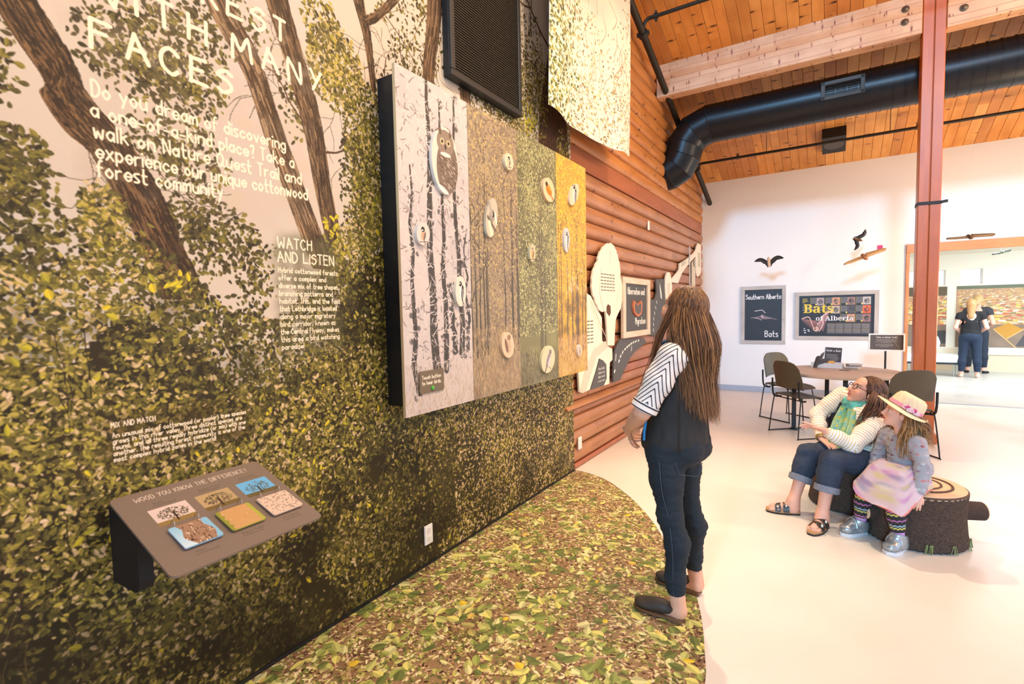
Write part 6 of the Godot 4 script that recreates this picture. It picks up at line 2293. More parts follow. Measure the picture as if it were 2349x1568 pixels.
# ------------------------------------------------------------------ knitted tree-stump stools
func poufs() -> void:
	var im := canvas(256, 256, c8(74, 58, 46))
	for x in range(0, 256, 8):
		for y in range(0, 256, 4):
			var c: Color = [c8(96, 74, 58), c8(66, 50, 40), c8(112, 88, 70), c8(52, 40, 34)][rng.randi() % 4]
			line(im, Vector2(x, y), Vector2(x + 3, y + 3), 1.0, c)
			line(im, Vector2(x + 6, y), Vector2(x + 3, y + 3), 1.0, c)
	var bark := mat(Color.WHITE, 0.95, 0.0, tex(im))
	bark.uv1_scale = Vector3(7, 7, 1)
	bark.heightmap_enabled = true
	bark.heightmap_texture = bark.albedo_texture
	bark.heightmap_scale = 0.6
	var cream := mat(c8(228, 190, 150), 0.9)
	var brown := mat(c8(96, 70, 54), 0.95)
	var stumps := [
		[Vector3(2.53, 0, -4.13), 0.266, 0.352, "brown knitted tree-stump stool the girl sits on with coiled rings on top"],
		[Vector3(2.195, 0, -4.575), 0.26, 0.33, "brown knitted tree-stump stool under the seated woman"],
	]
	for q in stumps:
		var at: Vector3 = q[0]
		var r: float = q[1]
		var h: float = q[2]
		var o := thing("stump_stool", q[3], "stool", at, "")
		var x := Transform3D(Basis.IDENTITY, at)
		var mb := MB.new()
		mb.lathe([Vector2(0.0, 0.004), Vector2(r * 0.98, 0.004), Vector2(r * 1.04, 0.02), Vector2(r * 1.0, 0.08), Vector2(r * 0.97, h * 0.5), Vector2(r * 0.985, h * 0.85), Vector2(r, h - 0.02), Vector2(r * 0.985, h - 0.006)], 176, x, 0.022, 44)
		put("bark", mb, bark, o)
		var tp := MB.new()
		tp.lathe([Vector2(r * 1.0, h - 0.02), Vector2(r * 0.995, h - 0.004), Vector2(r * 0.96, h + 0.006), Vector2(r * 0.5, h + 0.014), Vector2(0.0, h + 0.016)], 64, x)
		put("top", tp, cream, o)
		var ri := []
		for i in 150:
			var a := i * 0.135
			var rr := r * (0.08 + 0.68 * i / 150.0)
			ri.append(at + Vector3(cos(a) * rr, h + 0.015 - 0.006 * (rr / r), sin(a) * rr))
		put("ring_coil", rod(ri, 0.008, 6), brown, o)
		var ed := MB.new()
		var loop := []
		for i in 48:
			loop.append(at + Vector3(cos(TAU * i / 48) * r * 0.995, h - 0.008, sin(TAU * i / 48) * r * 0.995))
		ed.tube(loop, 0.007, 6, false, Vector2.ONE, true)
		put("rim_stitching", ed, brown, o)
	var s1: Node3D = get_node("stump_stool")
	# cut branch stub and a knot
	var dirs := [[Vector3(2.76, 0.2, -4.19), Vector3(2.885, 0.198, -4.24), 0.062], [Vector3(2.31, 0.175, -4.01), Vector3(2.262, 0.172, -3.985), 0.06]]
	for q in dirs:
		var a: Vector3 = q[0]
		var b: Vector3 = q[1]
		var mb := MB.new()
		mb.tube([a, a.lerp(b, 0.4), b], [q[2] * 1.12, q[2] * 1.02, q[2]], 20, true, Vector2(1.0, 0.92))
		var stub := put("branch_stub", mb, bark, s1)
		var d := (b - a).normalized()
		var cap := MB.new()
		var bb := look(d) * Basis(Vector3.RIGHT, PI / 2)
		cap.lathe([Vector2(q[2] * 0.93, 0.0), Vector2(q[2] * 0.85, 0.01), Vector2(0.0, 0.014)], 20, Transform3D(bb, b))
		put("stub_face", cap, cream, stub)
		var ring := []
		for i in 24:
			ring.append(b + d * 0.013 + bb * Vector3(cos(TAU * i / 24), 0, sin(TAU * i / 24)) * q[2] * 0.5)
		var rm := MB.new()
		rm.tube(ring, 0.005, 6, false, Vector2.ONE, true)
		put("stub_ring", rm, brown, stub)
	var gm := mat(c8(136, 146, 92), 0.9)
	for a in [0.15, 0.35, 0.9, 1.35, 1.42, 1.9, 2.05]:
		var g := MB.new()
		for i in 4:
			var an: float = a + rng.randf_range(-0.04, 0.04)
			var p := Vector3(2.53 + cos(an) * 0.272, 0.05, -4.13 + sin(an) * 0.272)
			var o := Vector3(cos(an), 0, sin(an))
			g.tube([p, p + o * 0.012 + Vector3(0, 0.012, 0), p + o * rng.randf_range(0.008, 0.02) + Vector3(rng.randf_range(-0.012, 0.012), -0.043, rng.randf_range(-0.01, 0.01))], 0.002, 5)
		put("grass_tuft", g, gm, s1)
	# tan tassel toy hanging on the far side of the second stool
	var tas := MB.new()
	for i in 26:
		var p := Vector3(1.945 + rng.randf_range(-0.02, 0.02), 0.3, -4.62 + rng.randf_range(-0.02, 0.02))
		tas.tube([p, p + Vector3(rng.randf_range(-0.03, 0.015), -0.09, rng.randf_range(-0.02, 0.02)), p + Vector3(rng.randf_range(-0.03, 0.03), -0.19, rng.randf_range(-0.03, 0.03))], [0.012, 0.014, 0.006], 6)
	var root2: Node3D = get_node("stump_stool_001")
	put("pale_tuft", tas, mat(c8(222, 190, 130), 0.95), root2)


# ------------------------------------------------------------------ the bright gallery beyond the opening
func gallery() -> void:
	struct("floor", span(Vector3(1.5, -0.2, -15.4), Vector3(9.25, 0.0, -9.93)), M.concrete)
	struct("trim_1", span(Vector3(3.04, 0.0, -9.96), Vector3(6.4, 0.004, -9.9), 0.0015), mat(c8(150, 160, 175), 0.4, 0.5))
	struct("ceiling", span(Vector3(1.5, 2.62, -15.4), Vector3(9.25, 2.8, -10.1)), mat(c8(236, 226, 206), 0.8))
	struct("wall_gallery_left", span(Vector3(1.3, 0, -15.4), Vector3(1.5, 2.8, -10.1)), M.white)
	var w := MB.new()
	var wins := [Vector2(3.5, 4.24), Vector2(4.5, 4.87), Vector2(5.125, 5.9), Vector2(6.15, 6.9), Vector2(7.2, 8.0)]
	w.add(span(Vector3(1.5, 0, -15.25), Vector3(9.0, 1.93, -15.02)))
	w.add(span(Vector3(1.5, 2.28, -15.25), Vector3(9.0, 2.7, -15.02)))
	var x := 1.5
	for q in wins:
		w.add(span(Vector3(x, 1.93, -15.25), Vector3(q.x, 2.28, -15.02)))
		x = q.y
	w.add(span(Vector3(x, 1.93, -15.25), Vector3(9.0, 2.28, -15.02)))
	struct("wall_back", w, mat(c8(242, 236, 220), 0.75))
	var k := 1
	for q in wins:
		var pane := mat(Color(0.95, 0.98, 1.0, 0.08), 0.05)
		pane.transparency = BaseMaterial3D.TRANSPARENCY_ALPHA
		var f := MB.new()
		for e in [[Vector3(q.x, 1.93, -15.12), Vector3(q.y, 1.95, -15.06)], [Vector3(q.x, 2.26, -15.12), Vector3(q.y, 2.28, -15.06)], [Vector3(q.x, 1.95, -15.12), Vector3(q.x + 0.02, 2.26, -15.06)], [Vector3(q.y - 0.02, 1.95, -15.12), Vector3(q.y, 2.26, -15.06)]]:
			f.add(span(e[0], e[1]))
		var win := struct("window_%d" % k, f, M.white)
		put("pane", span(Vector3(q.x + 0.02, 1.95, -15.095), Vector3(q.y - 0.02, 2.26, -15.09)), pane, win)
		k += 1
	struct("trim_2", span(Vector3(1.5, 0.37, -15.02), Vector3(9.0, 0.50, -14.9), 0.004), mat(c8(232, 214, 186), 0.6))
	struct("trim_3", span(Vector3(1.5, 0.0, -15.02), Vector3(9.0, 0.37, -14.93), 0.0), mat(c8(214, 190, 156), 0.7))
	# market photographs on the back wall
	for q in [[3.3, 4.275, 0], [4.44, 6.35, 1]]:
		var im := canvas(int((q[1] - q[0]) * 300), 412, c8(186, 150, 116))
		var W := im.get_width()
		for i in 900:
			var y := pow(rng.randf(), 1.3)
			var p := Vector2(rng.randf() * W, y * 250)
			var c: Color = [c8(236, 214, 180), c8(206, 150, 96), c8(226, 190, 130), c8(150, 110, 80), c8(244, 230, 210), c8(200, 96, 76), c8(120, 130, 90), c8(230, 196, 90)][rng.randi() % 8]
			im.fill_rect(Rect2i(Vector2i(p), Vector2i(int(4 + y * 34), int(2 + y * 9))), c)
		im.fill_rect(Rect2i(0, 260, W, 152), c8(128, 104, 84))
		for i in 60:
			dab(im, Vector2(rng.randf() * W, rng.randf_range(230, 412)), rng.randf_range(20, 60), Color(0.6, 0.5, 0.4, 0.3), 1.0)
		if q[2] == 1:
			var P := [Vector2(190, 290), Vector2(262, 250), Vector2(330, 292), Vector2(256, 352)]
			for i in 60:
				var t := i / 59.0
				line(im, P[0].lerp(P[3], t), P[1].lerp(P[2], t), 1.4, c8(226, 160, 50).darkened(0.25 * absf(sin(i * 0.9))))
			for e in [[P[3], P[2]], [P[0], Vector2(300, 412)], [Vector2(256, 352), Vector2(360, 270)]]:
				line(im, e[0], e[1], 3, c8(206, 160, 100))
			for i in 46:
				line(im, Vector2(300 + i, 400), Vector2(350 + i * 2, 300), 2, c8(76, 68, 66))
			for i in 26:
				line(im, Vector2(330, 230 + i), Vector2(400, 216 + i * 1.4), 1.5, c8(214, 180, 130))
			im.fill_rect(Rect2i(0, 0, W, 22), c8(104, 112, 92))
		else:
			im.fill_rect(Rect2i(0, 0, W, 62), c8(96, 82, 62))
			for i in 90:
				var p := Vector2(rng.randf() * W, rng.randf_range(130, 260))
				im.fill_rect(Rect2i(Vector2i(p), Vector2i(24, 8)), [c8(222, 196, 90), c8(206, 90, 60), c8(190, 190, 100), c8(240, 220, 180)][rng.randi() % 4])
			im.fill_rect(Rect2i(int(W * 0.62), 300, int(W * 0.38), 90), c8(64, 60, 58))
		var o := thing("market_photo", ["market photo with yellow crates of produce left of the visitors in the gallery", "wide market-hall photo with a tray of oranges behind the gallery visitors"][q[2]], "photo mural", Vector3((q[0] + q[1]) / 2, 0.53, -15.019))
		sheet_z("print", Vector3((q[0] + q[1]) / 2, 1.215, -15.019), Vector2(q[1] - q[0], 1.375), mat(Color.WHITE, 0.6, 0.0, tex(im)), o, 0.012)
	# white bench
	var b := thing("bench", "low white cushioned bench on thin steel legs in the gallery", "bench", Vector3(3.9, 0, -13.85))
	put("cushion", bx(Vector3(3.9, 0.37, -13.85), Vector3(0.98, 0.16, 0.5), 0.02), M.white, b)
	put("frame", bx(Vector3(3.9, 0.265, -13.85), Vector3(0.96, 0.03, 0.46), 0.004), M.black, b)
	for q in [Vector2(-0.42, -0.2), Vector2(0.42, -0.2), Vector2(-0.42, 0.2), Vector2(0.32, 0.2)]:
		put("leg", rod([Vector3(3.9 + q.x, 0.0, -13.85 + q.y), Vector3(3.9 + q.x, 0.255, -13.85 + q.y)], 0.013, 8), M.steel, b)
	var vs := MB.new()
	vs.lathe([Vector2(0, 0), Vector2(0.1, 0), Vector2(0.17, 0.12), Vector2(0.19, 0.24), Vector2(0.15, 0.36), Vector2(0.05, 0.42), Vector2(0.0, 0.42)], 28, Transform3D(Basis.IDENTITY, Vector3(3.85, 0.45, -14.0)))
	tag(put("white_vase", vs, M.white), "rounded white form resting on the left end of the gallery bench", "vase")
	# unseen ceiling panel, placed to brighten the gallery floor and walls
	var pn := MB.new()
	pn.add(span(Vector3(4.2, 2.6, -13.0), Vector3(6.2, 2.62, -11.0)))
	var pm := mat(Color.WHITE)
	pm.emission_enabled = true
	pm.emission = Color(1.0, 0.95, 0.85)
	pm.emission_energy_multiplier = 2.0
	tag(put("unseen_light_panel", pn, pm), "unseen square light panel placed to brighten the gallery", "ceiling light")
	var l := AreaLight3D.new()
	l.name = "unseen_gallery_lamp"
	l.area_size = Vector2(2.0, 2.0)
	l.light_color = Color(0.95, 0.97, 1.0)
	l.light_energy = 165.0 / (PI * PI)
	l.area_range = 20.0
	l.shadow_enabled = true
	add_child(l)
	l.look_at_from_position(Vector3(5.2, 2.59, -12.0), Vector3(5.2, 0.0, -12.0), Vector3.RIGHT)


# ------------------------------------------------------------------ people
const SKIN := [226, 170, 138]


func head_prims(bl: Blob, c: Vector3, b: Basis, s: float, ears := true) -> void:
	var p := func(x, y, z): return c + b * (Vector3(x, y, z) * s)
	var e := func(x, y, z, rx, ry, rz, k): bl.ell(p.call(x, y, z), Vector3(rx, ry, rz) * s, b, k * s)
	e.call(0, 0.035, -0.018, 0.073, 0.083, 0.092, 0.02)
	e.call(0, -0.035, 0.024, 0.056, 0.074, 0.066, 0.03)
	e.call(0, -0.097, 0.056, 0.022, 0.017, 0.02, 0.022)
	e.call(0, 0.045, 0.05, 0.055, 0.045, 0.036, 0.02)
	for x in [-1, 1]:
		e.call(x * 0.034, -0.034, 0.06, 0.026, 0.024, 0.022, 0.02)
		e.call(x * 0.011, -0.033, 0.096, 0.0085, 0.007, 0.009, 0.007)
		e.call(x * 0.031, 0.004, 0.072, 0.0145, 0.0105, 0.0105, 0.008)
		if ears:
			e.call(x * 0.075, -0.012, -0.008, 0.008, 0.03, 0.018, 0.008)
	bl.cap(p.call(0, 0.014, 0.085), p.call(0, -0.028, 0.104), 0.008 * s, 0.0115 * s, 0.012 * s)
	bl.cap(p.call(-0.034, 0.024, 0.074), p.call(0.034, 0.024, 0.074), 0.01 * s, 0.01 * s, 0.014 * s)
	e.call(0, -0.057, 0.086, 0.02, 0.0055, 0.009, 0.006)
	e.call(0, -0.068, 0.083, 0.017, 0.0065, 0.009, 0.006)


func face_colors(mb: MB, c: Vector3, b: Basis, s: float, skin: Color, lip: Color, brow: Color, iris: Color) -> void:
	mb.use_col = true
	var inv := b.transposed()
	for i in mb.v.size():
		var p: Vector3 = inv * (mb.v[i] - c) / s
		var col := skin
		if p.length() < 0.16 and p.z > 0.03:
			var blush := clampf(1.0 - Vector2(absf(p.x) - 0.036, p.y + 0.034).length() / 0.03, 0, 1)
			col = col.lerp(Color(skin.r * 1.02, skin.g * 0.72, skin.b * 0.68), blush * 0.35)
			if Vector2(p.x / 0.023, (p.y + 0.062) / 0.0115).length() < 1.0 and p.z > 0.06:
				col = lip
				if absf(p.y + 0.0622) < 0.0018:
					col = lip * 0.5
			var ex := absf(p.x) - 0.031
			if Vector2(ex / 0.0145, (p.y - 0.004) / 0.0065).length() < 1.0:
				col = Color(0.75, 0.72, 0.7)
				if Vector2(ex, p.y - 0.004).length() < 0.0062:
					col = iris
			elif Vector2(ex / 0.0165, (p.y - 0.009) / 0.008).length() < 1.0 and p.y > 0.008:
				col = brow.lerp(skin, 0.3)
			if Vector2((absf(p.x) - 0.033) / 0.02, (p.y - 0.026 - 0.1 * (0.03 - absf(p.x))) / 0.0042).length() < 1.0:
				col = brow
		mb.c[i] = col


# d: towards the fingertips, n: out of the palm; side +1 when the thumb lies along d x n
func hand(bl: Blob, w: Vector3, d: Vector3, n: Vector3, side: float, curl: Array, s := 1.0, thumb := 0.5) -> void:
	d = d.normalized()
	n = (n - d * n.dot(d)).normalized()
	var t := d.cross(n) * side
	for i in 4:
		var off := (1.5 - i) * 0.0195
		var kn: Vector3 = w + (d * [0.084, 0.088, 0.083, 0.074][i] + t * off) * s
		bl.cap(w + (d * 0.012 + t * off * 0.62) * s, kn, 0.0125 * s, 0.0105 * s, 0.014 * s)
		var a: float = curl[i]
		var q := kn
		var ln: float = [0.074, 0.082, 0.076, 0.06][i]
		var ang := 0.0
		for j in 3:
			ang += a * [0.75, 1.0, 0.7][j]
			var e: Vector3 = q + (d * cos(ang) + n * sin(ang) + t * off * 0.6) * ln * [0.44, 0.32, 0.26][j] * s
			bl.cap(q, e, [0.0088, 0.0081, 0.0074][j] * s, [0.0081, 0.0074, 0.0062][j] * s, 0.004 * s)
			q = e
	var b0 := w + (d * 0.022 + t * 0.026) * s
	var b1 := b0 + (d * 0.036 + t * 0.03 * (1.0 - thumb * 0.6) + n * 0.012) * s
	var b2 := b1 + (d * 0.03 + t * 0.008 * (1.0 - thumb) + n * 0.012 * thumb) * s
	bl.cap(w + (d * 0.012 + t * 0.014) * s, b0, 0.014 * s, 0.013 * s, 0.012 * s)
	bl.cap(b0, b1, 0.0125 * s, 0.0095 * s, 0.006 * s)
	bl.cap(b1, b2, 0.0092 * s, 0.007 * s, 0.004 * s)


# cloth coordinates: v runs along the bones, u round them
func limb_uv(mb: MB, pts: Array, fu := 1.0, fv := 1.0, up := Vector3.UP) -> void:
	var acc := [0.0]
	for i in pts.size() - 1:
		acc.append(acc[i] + pts[i].distance_to(pts[i + 1]))
	for i in mb.v.size():
		var p := mb.v[i]
		var best := 1e9
		for k in pts.size() - 1:
			var a: Vector3 = pts[k]
			var ab: Vector3 = pts[k + 1] - a
			var t := clampf((p - a).dot(ab) / ab.length_squared(), -0.4 if k == 0 else 0.0, 1.4 if k == pts.size() - 2 else 1.0)
			var o := p - a - ab * t
			if o.length() < best:
				best = o.length()
				var d := ab.normalized()
				var x := d.cross(up if absf(d.dot(up)) < 0.9 else Vector3.RIGHT).normalized()
				var y := d.cross(x)
				var tu := clampf((p - a).dot(ab) / ab.length_squared(), -0.6, 1.6)
				mb.uv[i] = Vector2(atan2(o.dot(y), o.dot(x)) / TAU * fu, (acc[k] + tu * ab.length()) * fv)


func planar_uv(mb: MB, ax: Vector3, ay: Vector3, at := V0) -> void:
	for i in mb.v.size():
		mb.uv[i] = Vector2((mb.v[i] - at).dot(ax), (mb.v[i] - at).dot(ay))


# wrinkle: small folds across a garment
func wrinkle(mb: MB, amp: float, freq: float, squash := Vector3.ONE, sd := 1) -> void:
	var nz := FastNoiseLite.new()
	nz.seed = sd
	nz.frequency = freq
	nz.fractal_octaves = 2
	for i in mb.v.size():
		mb.v[i] += mb.n[i] * nz.get_noise_3dv(mb.v[i] * squash) * amp
	for i in mb.n.size():
		mb.n[i] = V0
	for i in range(0, mb.ix.size(), 3):
		var nn := (mb.v[mb.ix[i + 2]] - mb.v[mb.ix[i]]).cross(mb.v[mb.ix[i + 1]] - mb.v[mb.ix[i]])
		for k in 3:
			mb.n[mb.ix[i + k]] += nn
	for i in mb.n.size():
		mb.n[i] = mb.n[i].normalized()


# strands from the scalp over and down to fall points; a0..a1: angle round the head from the face's left over the back
func strands(c: Vector3, b: Basis, r: Vector3, n: int, falls: Array, cols: Array, thick: float, crown := Vector3(0, 0.9, -0.1), a0 := -2.0, a1 := 2.0, bulge := 0.022) -> MB:
	var mb := MB.new()
	mb.use_col = true
	for i in n:
		var a := rng.randf_range(a0, a1)   # 0 = back of the head, +/- towards the face along the sides
		var dirn := Vector3(sin(a), 0, -cos(a))
		var start := (crown + Vector3(rng.randf_range(-0.12, 0.12), 0, rng.randf_range(-0.3, 0.5))).normalized()
		var low := (dirn + Vector3(0, rng.randf_range(-0.65, 0.15), 0)).normalized()
		var pts := []
		for k in 6:
			var t := k / 5.0
			pts.append(c + b * (start.slerp(low, t) * r * (1.0 + rng.randf_range(0.0, 0.05))))
		var u := (a - a0) / (a1 - a0)
		var f := u * (falls.size() - 1)
		var j := mini(int(f), falls.size() - 2)
		var end: Vector3 = falls[j].lerp(falls[j + 1], f - j)
		end += Vector3(rng.randf_range(-0.03, 0.03), rng.randf_range(-0.06, 0.05), rng.randf_range(-0.03, 0.03))
		var p: Vector3 = pts[5]
		pts.append(p.lerp(end, 0.3) + b * dirn * bulge + Vector3(rng.randf_range(-0.012, 0.012), 0, rng.randf_range(-0.012, 0.012)))
		pts.append(p.lerp(end, 0.65) + Vector3(rng.randf_range(-0.014, 0.014), 0, rng.randf_range(-0.014, 0.014)))
		pts.append(end)
		pts = smooth(pts, 3)
		var rad := []
		var th := thick * rng.randf_range(0.6, 1.3)
		for k in pts.size():
			var t := float(k) / (pts.size() - 1)
			rad.append(th * (0.5 + 0.6 * sin(PI * minf(t * 1.2, 1.0))) * (1.0 if t < 0.85 else (1.0 - t) / 0.15 * 0.8 + 0.2))
		var tone: Color = cols[rng.randi() % cols.size()].lerp(cols[rng.randi() % cols.size()], rng.randf())
		var first := mb.v.size()
		mb.tube(pts, rad, 4, false, Vector2(1.5, 0.5))
		# ombre, lighter towards the ends
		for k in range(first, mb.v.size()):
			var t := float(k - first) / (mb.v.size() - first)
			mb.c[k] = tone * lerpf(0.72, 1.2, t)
	return mb


func shoe(parent: Node3D, called: String, heel: Vector3, toe: Vector3, w: float, h: float, upper: Material, sole: Material, solid: float, block := 0.0, open := 0.0, ankle := V0) -> Node3D:
	var d := (toe - heel)
	var len := d.length()
	d = d / len
	var sd := d.cross(Vector3.UP).normalized()
	var y0 := solid + block * 0.0
	var bl := Blob.new()
	var b := Basis(sd, Vector3.UP, -d)
	var g := Vector3(0, y0, 0)
	bl.ell(heel + d * len * 0.14 + g + Vector3(0, h * 0.42, 0), Vector3(w * 0.36, h * 0.52, len * 0.13), b, 0.03)
	bl.ell(heel + d * len * 0.45 + g + Vector3(0, h * 0.33, 0), Vector3(w * 0.42, h * 0.42, len * 0.27), b, 0.03)
	bl.ell(heel + d * len * 0.74 + g + Vector3(0, h * 0.22, 0), Vector3(w * 0.47, h * 0.3, len * 0.24), b, 0.03)
	if ankle != V0:
		bl.cap(ankle, heel + d * len * 0.3 + Vector3(0, h * 0.4, 0), 0.044, 0.05, 0.03)
		bl.cut(ankle, Vector3.UP - d * 0.3, 0.08)
	bl.cut(heel + d * len * 0.5 + g + Vector3(0, 0.002, 0), Vector3.DOWN, len)
	if open > 0.0:
		bl.cut(heel + d * len * 0.12 + g + Vector3(0, h * open, 0), (Vector3.UP + d * 0.25).normalized(), len * 0.3)
	var mb := bl.build(0.006)
	planar_uv(mb, d * 8.0, Vector3.UP * 8.0 + sd * 8.0, heel)
	var up := put(called, mb, upper, parent)
	var poly := PackedVector2Array()
	for i in 28:
		var a := TAU * i / 28
		var t := 0.5 - 0.5 * cos(a)
		var hw := w * (0.36 + 0.16 * sin(PI * clampf((t - 0.25) / 0.9, 0, 1))) * (sin(a) if absf(sin(a)) < 0.5 else signf(sin(a)) * pow(absf(sin(a)), 0.5))
		poly.append(Vector2(t * len * 1.02 - 0.004, hw))
	var sl := MB.new()
	sl.slab(poly, solid, Transform3D(Basis(d, -sd, Vector3.UP), Vector3(heel.x, heel.y + 0.001, heel.z)))
	put("sole", sl, sole, up)
	return up


func cloth(c: Color, sd: int, spread := 0.12, size := 256, freq := 0.08) -> ImageTexture:
	var nz := FastNoiseLite.new()
	nz.seed = sd
	nz.frequency = freq
	nz.fractal_octaves = 4
	var im := nz.get_image(size, size, false, false, true)
	im.convert(Image.FORMAT_RGBA8)
	var d := im.get_data()
	for i in size * size:
		var t := 1.0 + (d[i * 4] / 127.5 - 1.0) * spread
		d[i * 4] = clampi(int(c.r8 * t), 0, 255)
		d[i * 4 + 1] = clampi(int(c.g8 * t), 0, 255)
		d[i * 4 + 2] = clampi(int(c.b8 * t), 0, 255)
	return tex(Image.create_from_data(size, size, false, Image.FORMAT_RGBA8, d))


func tri_mat(t: Texture2D, sc: float, rough := 0.9) -> StandardMaterial3D:
	var m := mat(Color.WHITE, rough, 0.0, t)
	m.uv1_triplanar = true
	m.uv1_scale = Vector3(sc, sc, sc)
	return m


func people() -> void:
	standing_woman()
	seated_woman()
	girl()
	gallery_visitors()


func standing_woman() -> void:
	var o := thing("person", "standing woman with long brown hair, black vest, striped shirt and dark skinny jeans", "person", Vector3(1.4, 0, -2.57))
	var f := Vector3(-0.93, 0, -0.36).normalized()
	var lf := Vector3(f.z, 0, -f.x)                       # her left
	var hc := Vector3(1.428, 1.517, -2.555)
	var hb := look(Vector3(-0.84, 0.40, -0.36))
	var shl := Vector3(1.413, 1.288, -2.405)
	var shr := Vector3(1.482, 1.285, -2.70)
	var ell := Vector3(1.292, 1.035, -2.345)
	var elr := Vector3(1.33, 1.03, -2.80)
	var wrl := Vector3(1.165, 0.902, -2.50)
	var wrr := Vector3(1.16, 0.89, -2.66)
	var hl := Vector3(1.372, 0.86, -2.475)
	var hr := Vector3(1.422, 0.86, -2.645)
	var kl := Vector3(1.412, 0.515, -2.43)
	var kr := Vector3(1.432, 0.505, -2.69)
	var al := Vector3(1.432, 0.115, -2.425)
	var ar := Vector3(1.452, 0.115, -2.715)
	var skin := lin(224, 168, 136)
	var body := Blob.new()
	body.cap(Vector3(1.475, 1.27, -2.56), Vector3(1.455, 1.42, -2.56), 0.058, 0.05, 0.03)
	body.ell(Vector3(1.42, 1.12, -2.56), Vector3(0.13, 0.18, 0.10), Basis(lf, Vector3.UP, f), 0.05)
	body.ell(Vector3(1.40, 0.87, -2.56), Vector3(0.135, 0.12, 0.105), Basis(lf, Vector3.UP, f), 0.06)
	for q in [[shl, ell, wrl], [shr, elr, wrr]]:
		body.chain(q, [0.047, 0.04, 0.026], 0.02)
		body.cap(q[1].lerp(q[2], 0.25), q[1].lerp(q[2], 0.6), 0.039, 0.033, 0.02)
	for q in [[hl, kl, al], [hr, kr, ar]]:
		body.chain(q, [0.068, 0.04, 0.031], 0.02)
	for q in [[al, Vector3(-0.13, -0.085, 0)], [ar, Vector3(-0.13, -0.085, 0)]]:
		body.cap(q[0] + Vector3(0.008, 0.01, 0), q[0] + Vector3(0.016, -0.06, 0), 0.035, 0.036, 0.02)
		body.cap(q[0] + Vector3(0.01, -0.07, 0), q[0] + q[1], 0.03, 0.02, 0.03)
	var mb := body.build(0.013)
	var hd := Blob.new()
	head_prims(hd, hc, hb, 1.0)
	hd.cap(Vector3(1.46, 1.36, -2.56), Vector3(1.452, 1.45, -2.56), 0.05, 0.047, 0.02)
	mb.add(hd.build(0.0045))
	var hn := Blob.new()
	hand(hn, wrl, Vector3(-0.1, -0.5, -0.85), Vector3(0.55, 0.2, -0.1), -1.0, [0.35, 0.4, 0.45, 0.5])
	hand(hn, wrr, Vector3(-0.05, -0.6, 0.75), Vector3(0.75, 0.1, 0.1), 1.0, [0.4, 0.45, 0.45, 0.5])
	mb.add(hn.build(0.004))
	face_colors(mb, hc, hb, 1.0, skin, lin(190, 110, 100), lin(120, 84, 56), lin(60, 50, 40))
	var sm := vmat(0.55)
	sm.subsurf_scatter_enabled = true
	sm.subsurf_scatter_strength = 0.1
	put("body", mb, sm, o)
	# jeans
	var jb := Blob.new()
	jb.ell(Vector3(1.392, 0.865, -2.56), Vector3(0.162, 0.13, 0.135), Basis(lf, Vector3.UP, f), 0.05)
	jb.ell(Vector3(1.452, 0.835, -2.50), Vector3(0.085, 0.085, 0.085), Basis.IDENTITY, 0.05)
	jb.ell(Vector3(1.475, 0.835, -2.62), Vector3(0.082, 0.085, 0.085), Basis.IDENTITY, 0.05)
	for q in [[hl, kl, al], [hr, kr, ar]]:
		jb.chain([q[0] + Vector3(-0.01, -0.03, 0), q[0].lerp(q[1], 0.5) + Vector3(-0.012, 0, 0), q[1] + Vector3(-0.01, 0, 0)], [0.094, 0.078, 0.058], 0.03)
		jb.chain([q[1] + Vector3(-0.01, 0, 0), q[1].lerp(q[2], 0.32) + Vector3(0.02, 0, 0), q[1].lerp(q[2], 0.75), q[2]], [0.058, 0.057, 0.046, 0.043], 0.03)
		jb.cut(q[2] + Vector3(0, 0.022, 0), Vector3.DOWN, 0.12)
	jb.cut(Vector3(1.39, 0.93, -2.56), Vector3.UP, 0.3)
	mb = jb.build(0.009)
	wrinkle(mb, 0.006, 9.0, Vector3(1, 4, 1), 3)
	var denim := tri_mat(cloth(c8(25, 34, 41), 12, 0.18), 4.0, 0.85)
	var jn := put("jeans", mb, denim, o)
	var seam := mat(c8(58, 70, 80), 0.8)
	var sp := []
	for q in [[1.372, 0.80, -2.352], [1.385, 0.66, -2.352], [1.41, 0.52, -2.372], [1.432, 0.36, -2.362], [1.428, 0.2, -2.379], [1.432, 0.145, -2.381]]:
		sp.append(Vector3(q[0], q[1], q[2]))
	put("side_seam", rod(smooth(sp, 5), 0.0022, 5), seam, jn)
	var pk := []
	for q in [[1.43, 0.80, -2.405], [1.45, 0.735, -2.408], [1.525, 0.725, -2.46], [1.542, 0.79, -2.475]]:
		pk.append(Vector3(q[0], q[1], q[2]))
	put("pocket_seam", rod(pk, 0.0022, 5), seam, jn)
	# shirt with chevron stripes
	var im := canvas(64, 128, c8(240, 228, 216))
	for k in 4:
		im.fill_rect(Rect2i(0, k * 32 + 6, 64, 8), c8(46, 42, 52))
	var st := tex(im)
	for q in [[shl, ell, "left"], [shr, elr, "right"]]:
		var sb := Blob.new()
		var cuff: Vector3 = q[1].lerp(q[0], 0.1)
		sb.chain([q[0] + Vector3(0, 0.012, 0), q[0].lerp(q[1], 0.4) + Vector3(0, 0, 0.004), q[1]], [0.068, 0.064, 0.058], 0.03)
		sb.ell(q[0].lerp(Vector3(1.46, 1.27, -2.56), 0.35), Vector3(0.07, 0.06, 0.065), Basis.IDENTITY, 0.04)
		sb.cut(cuff, q[1] - q[0], 0.13)
		mb = sb.build(0.007)
		wrinkle(mb, 0.005, 14.0, Vector3.ONE, 5)
		var d: Vector3 = (q[1] - q[0]).normalized()
		var x := d.cross(Vector3(0, 0, 1)).normalized()
